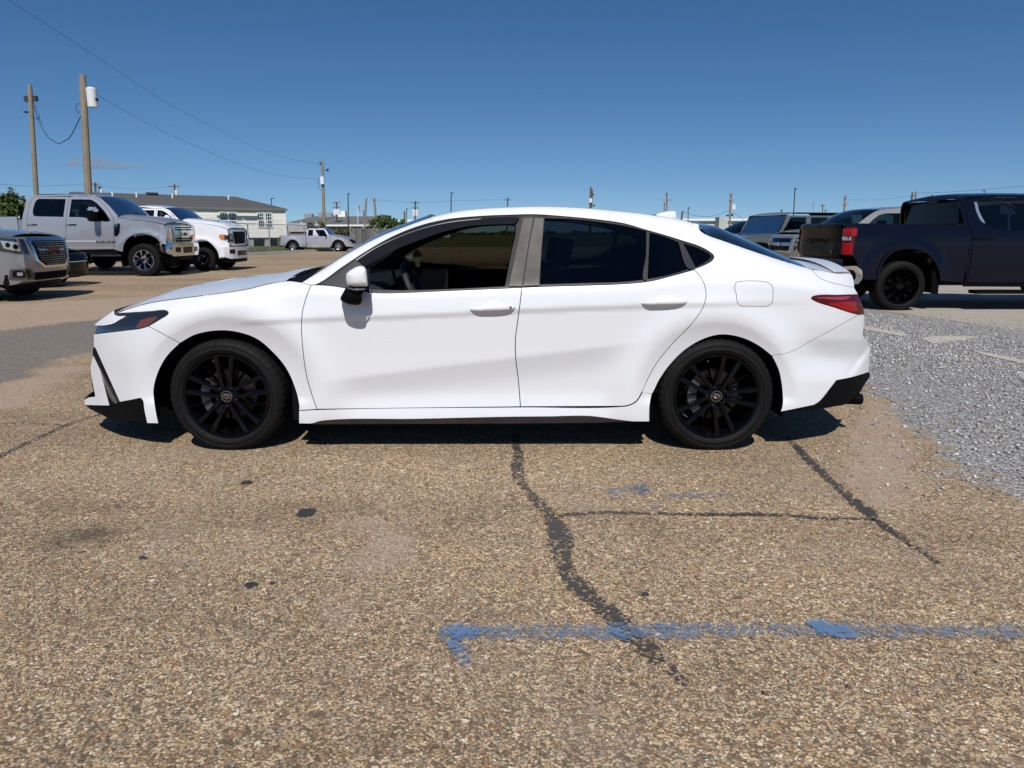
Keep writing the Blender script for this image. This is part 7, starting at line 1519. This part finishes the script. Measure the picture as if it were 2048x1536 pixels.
pole((1864, 389), (1864, 430), 120, 'crossarm pole peeking over the roof of the black pickup', .14, .12, M_POLED, arms=((393, 11, 8),)); pole((1969, 382), (1969, 430), 130, 'lamp post tip over the roof of the black pickup', .08, .06, M_HARD, 'street_lamp', 'lamp post', lamp=-3)
# wires
def wire(pts, label, r=.02, name='power_line', cat='power line', group=None):
    q = crom([(p[0], p[1]) for p in pts], 14); P = np.array(pts, float); ca = np.concatenate([[0], np.cumsum(np.hypot(np.diff(P[:, 0]), np.diff(P[:, 1])))]); Q = np.array(q); cq = np.concatenate([[0], np.cumsum(np.hypot(np.diff(Q[:, 0]), np.diff(Q[:, 1])))]); Y = np.interp(cq / cq[-1] * ca[-1], ca, P[:, 2])
    o = MB().tube([at(u, v, y) for (u, v), y in zip(q, Y)], r, 5).build(name, M_WIRE, None, smooth=True); tag(o, label, cat, group)
wire([(166, 172, 33), (205, 196, 34.5), (300, 249, 40), (400, 296, 47), (500, 336, 54), (580, 354, 61), (641, 358, 66)], 'lower power line sagging from the transformer pole to the middle pole', .008)
wire([(-160, -110, 24), (0, -10, 27), (120, 66, 30), (230, 138, 33), (313, 193, 38), (400, 241, 45), (500, 290, 54), (580, 318, 61), (643, 328, 66)], 'upper power line coming down to the top of the middle pole', .007)
wire([(67, 212, 46), (82, 250, 44), (98, 277, 41), (118, 288, 38), (138, 277, 36), (152, 252, 34.5), (165, 226, 33)], 'black drop cable hanging slack between the two left poles', .020, 'hanging_cable', 'cable')
wire([(66, 200, 46), (74, 222, 46), (80, 232, 45.8), (74, 240, 45.8), (68, 236, 46), (78, 236, 45.6), (86, 246, 45.4)], 'tangle of black cable near the top of the far left pole', .016, 'hanging_cable', 'cable')
wire([(165, 206, 33), (154, 208, 33), (151, 218, 33), (156, 225, 33), (165, 222, 33)], 'loop of cable on the left side of the thick transformer pole', .012, 'hanging_cable', 'cable')
wire([(638, 357, 66), (636, 368, 66), (639, 378, 66), (644, 380, 66)], 'short cable loop beside the white box of the middle pole', .02, 'hanging_cable', 'cable')
wire([(1834, 386, 97), (1900, 384, 92), (1980, 378, 86), (2100, 366, 80)], 'power line from the two tall poles over the black pickup', .016)
wire([(1828, 391, 96), (1780, 397, 98), (1730, 400, 100), (1690, 399, 101)], 'power line from the two tall poles to the pole over the champagne suv', .012)
wire([(1365, 424, 90), (1390, 431, 92), (1420, 433, 95), (1440, 428, 98), (1460, 420, 100)], 'drooping wire left of the pole with the white transformer box', .02); wire([(1463, 424, 100), (1480, 434, 98), (1494, 446, 96)], 'guy wire right of the pole with the white transformer box', .02)
wire([(676, 432, 130), (640, 442, 125), (600, 452, 118)], 'guy wire crossing the grey warehouse roof', .03); wire([(755, 400, 84), (830, 405, 125), (905, 402, 140), (1014, 399, 150)], 'faint far power line above the windshield of the sedan', .014)
wire([(-30, 366, 75), (60, 372, 85), (188, 368, 100)], 'faint far power line left of the transformer pole', .014); wire([(200, 372, 104), (280, 378, 110), (349, 373, 115)], 'faint far power line over the mobile home', .012)
# ------------------------------------------------------------------ far buildings
def hall(name, label, px0, px1, pt, pe, Y, wallm, roofm, dep=18, cat='building', hip=4):
    a, b = at(px0, 465, Y), at(px1, 465, Y); zt, ze = at(px0, pt, Y + dep * .5).z, at(px0, pe, Y).z; root = empty(name, ((a.x + b.x) / 2, Y, 0)); tag(root, label, cat); w_ = b.x - a.x
    MB().box((0, dep / 2, ze / 2), (w_, dep, ze)).build('wall', wallm, root); e = .5
    mb = MB(); mb.add([(-w_ / 2 - e, -e, ze + .004), (w_ / 2 + e, -e, ze + .004), (w_ / 2 + e, dep + e, ze + .004), (-w_ / 2 - e, dep + e, ze + .004), (-w_ / 2 + hip, dep / 2, zt), (w_ / 2 - hip, dep / 2, zt)], [(0, 1, 5, 4), (1, 2, 5), (2, 3, 4, 5), (3, 0, 4), (3, 2, 1, 0)]); mb.build('roof', roofm, root)
    MB().box((0, -e - .05, ze - .12), (w_ + 2 * e, .1, .3)).build('fascia', M_WHITE, root); return root
wh = hall('warehouse', 'long low warehouse with dark grey roof beyond the board fence', 566, 776, 432.5, 449.5, 128, bmat('tan_brick', (.20, .15, .115), (.33, .26, .20), 1.2), bmat('grey_roof', (.085, .088, .086), (.13, .132, .128), .8), 20, hip=3)
for px, py, w_, h_, m in ((618, 431.5, 1.4, .7, M_GALV), (652, 430.5, 2.6, .9, M_GALV), (684, 428.0, 1.5, 1.1, M_SIDING)):
    p = at(px, py, 138); b_ = MB().box((p.x - wh.location.x, 10, p.z - .5), (w_, 1.5, h_ + 1)).build('rooftop_unit', m, wh)
w2 = hall('warehouse', 'white far building left of the sedan windshield behind the bushes', 772, 900, 439, 443, 200, bmat('far_white', (.62, .62, .60), (.72, .72, .70), .5), bmat('far_white_roof', (.58, .58, .57), (.7, .7, .69), .4), 24)
w3 = hall('warehouse', 'long white far building right of the antenna fin of the sedan', 1340, 1580, 437, 439.5, 170, MATS['far_white'], MATS['far_white_roof'], 20)
for px0, px1, pt in ((1432, 1449, 434.5),): a = at(px0, pt, 169); b = at(px1, pt, 169); MB().box(((a.x + b.x) / 2 - w3.location.x, -2.0, (a.z) / 2), (b.x - a.x, 3.5, a.z)).build('annex', bmat('annex_tin', (.34, .36, .33), (.5, .51, .48), .6), w3)
def trailer():
    a, b = at(575, 465, 74), at(614, 465, 74); root = empty('trailer', ((a.x + b.x) / 2, 74, 0)); tag(root, 'pale grey box trailer between the mobile home and the small silver pickup', 'trailer'); w_ = b.x - a.x; z0, z1 = at(575, 463.5, 74).z, at(575, 446, 74).z
    MB().box((0, 1.2, (z0 + z1) / 2), (w_, 2.4, z1 - z0)).build('box', bmat('trailer_grey', (.36, .36, .35), (.46, .46, .45), 1), root); MB().box((0, 1.2, z0 - .1), (w_ - .1, 1.0, .2)).build('chassis', M_HARD, root)
    for x in (-w_ * .33, -w_ * .2):
        for y in (.1, 2.1): mb = MB(); mb.lathe([(-.12, .05), (-.12, .48), (.12, .48), (.12, .05)], 16, Matrix.Translation((x, y, .48))); mb.build('wheel', M_RUBBER, root, smooth=True)
    MB().box((w_ * .35, .3, .45), (.12, .12, .9)).build('landing_leg', M_HARD, root)
trailer()
def flag():
    Y = 128; pole((715.2, 409.5), (715.6, 432), Y, 'white flagpole carrying the flag above the warehouse roof', .06, .045, M_WHITE, 'flagpole', 'flagpole', None)
    o = Vector((0, 0, 0)); tl, tr, bl, br = at(715.8, 410, Y), at(720.0, 413, Y), at(716, 419.5, Y), at(721.5, 425.5, Y)
    mb = MB(); n, m_ = 13, 10; mb.cm = 0
    for i in range(n):
        for j in range(m_):
            def P(a, b): p = tl.lerp(tr, b).lerp(bl.lerp(br, b), a); return p + Vector((0, .16 * math.sin(b * 9 + a * 2), 0))
            mb.cm = 2 if (i < 7 and j < 4) else (0 if i % 2 == 0 else 1)
            mb.add([P(i / n, j / m_), P(i / n, (j + 1) / m_), P((i + 1) / n, (j + 1) / m_), P((i + 1) / n, j / m_)], [(0, 1, 2, 3)])
    f = mb.build('flag', None, None, mats=[mat('flag_red', (.42, .03, .04), .7), mat('flag_white', (.68, .66, .64), .7), mat('flag_blue', (.03, .035, .10), .7)]); tag(f, 'striped red and white flag with blue corner hanging from the flagpole', 'flag')
flag()
# far tree line on the horizon so that the lot does not end in a bare edge
def treeline():
    V, F = [], []; r = np.random.default_rng(3)
    for k in range(150):
        x = -420 + 840 * k / 149 + r.uniform(-3, 3); y = 330 + r.uniform(-12, 30); h = r.uniform(1.3, 2.6)
        v, f = leaves(110, (x, y, h * .5), (4.2, 2.0, h * .42), .55, 900 + k); F += (f + len(V)).tolist(); V += v.tolist()
    V = np.array(V); V[:, 2] = np.maximum(V[:, 2], 0); o = mesh_obj('far_woods', V, F, foliage('far_leaves', (.045, .062, .035), (.085, .10, .06)), smooth=False); tag(o, 'low line of distant brush on the horizon', 'trees', kind='stuff')
treeline()
def cloud():
    c = at(205, 326, 900); root = None; mb = MB(); r = random.Random(2)
    bm = bmesh.new()
    for k in range(16):
        t = k / 15; x = -44 + 88 * t; rr = (4.5 + 3.5 * math.sin(t * math.pi) + r.uniform(-1, 1)) * (1.25 if .2 < t < .45 else .8)
        M_ = Matrix.Translation((x, r.uniform(-8, 8), (2.5 if .2 < t < .45 else 0) - t * 4 + r.uniform(-1, 1))) @ Matrix.Diagonal((2.0, 1.6, .72, 1)) @ Matrix.Scale(rr, 4)
        bmesh.ops.create_icosphere(bm, subdivisions=2, radius=1, matrix=M_)
    me = bpy.data.meshes.new('cloud'); bm.to_mesh(me); bm.free(); o = bpy.data.objects.new('cloud', me); link(o); o.location = c
    m = bpy.data.materials.new('cloud_vapour'); m.use_nodes = True; nt = m.node_tree; nt.nodes.clear(); out = nt.nodes.new('ShaderNodeOutputMaterial'); v = nt.nodes.new('ShaderNodeVolumePrincipled'); v.inputs['Color'].default_value = (.62, .64, .70, 1)
    n = noise(nt, .07, 4, .6); nt.links.new(math_(nt, 'MULTIPLY', ramp(nt, n, [(.40, (0, 0, 0)), (.62, (1, 1, 1))]), .075), v.inputs['Density']); nt.links.new(v.outputs[0], out.inputs['Volume']); me.materials.append(m)
    tag(o, 'small flat grey cloud beside the transformer pole', 'cloud', kind='structure')
cloud()
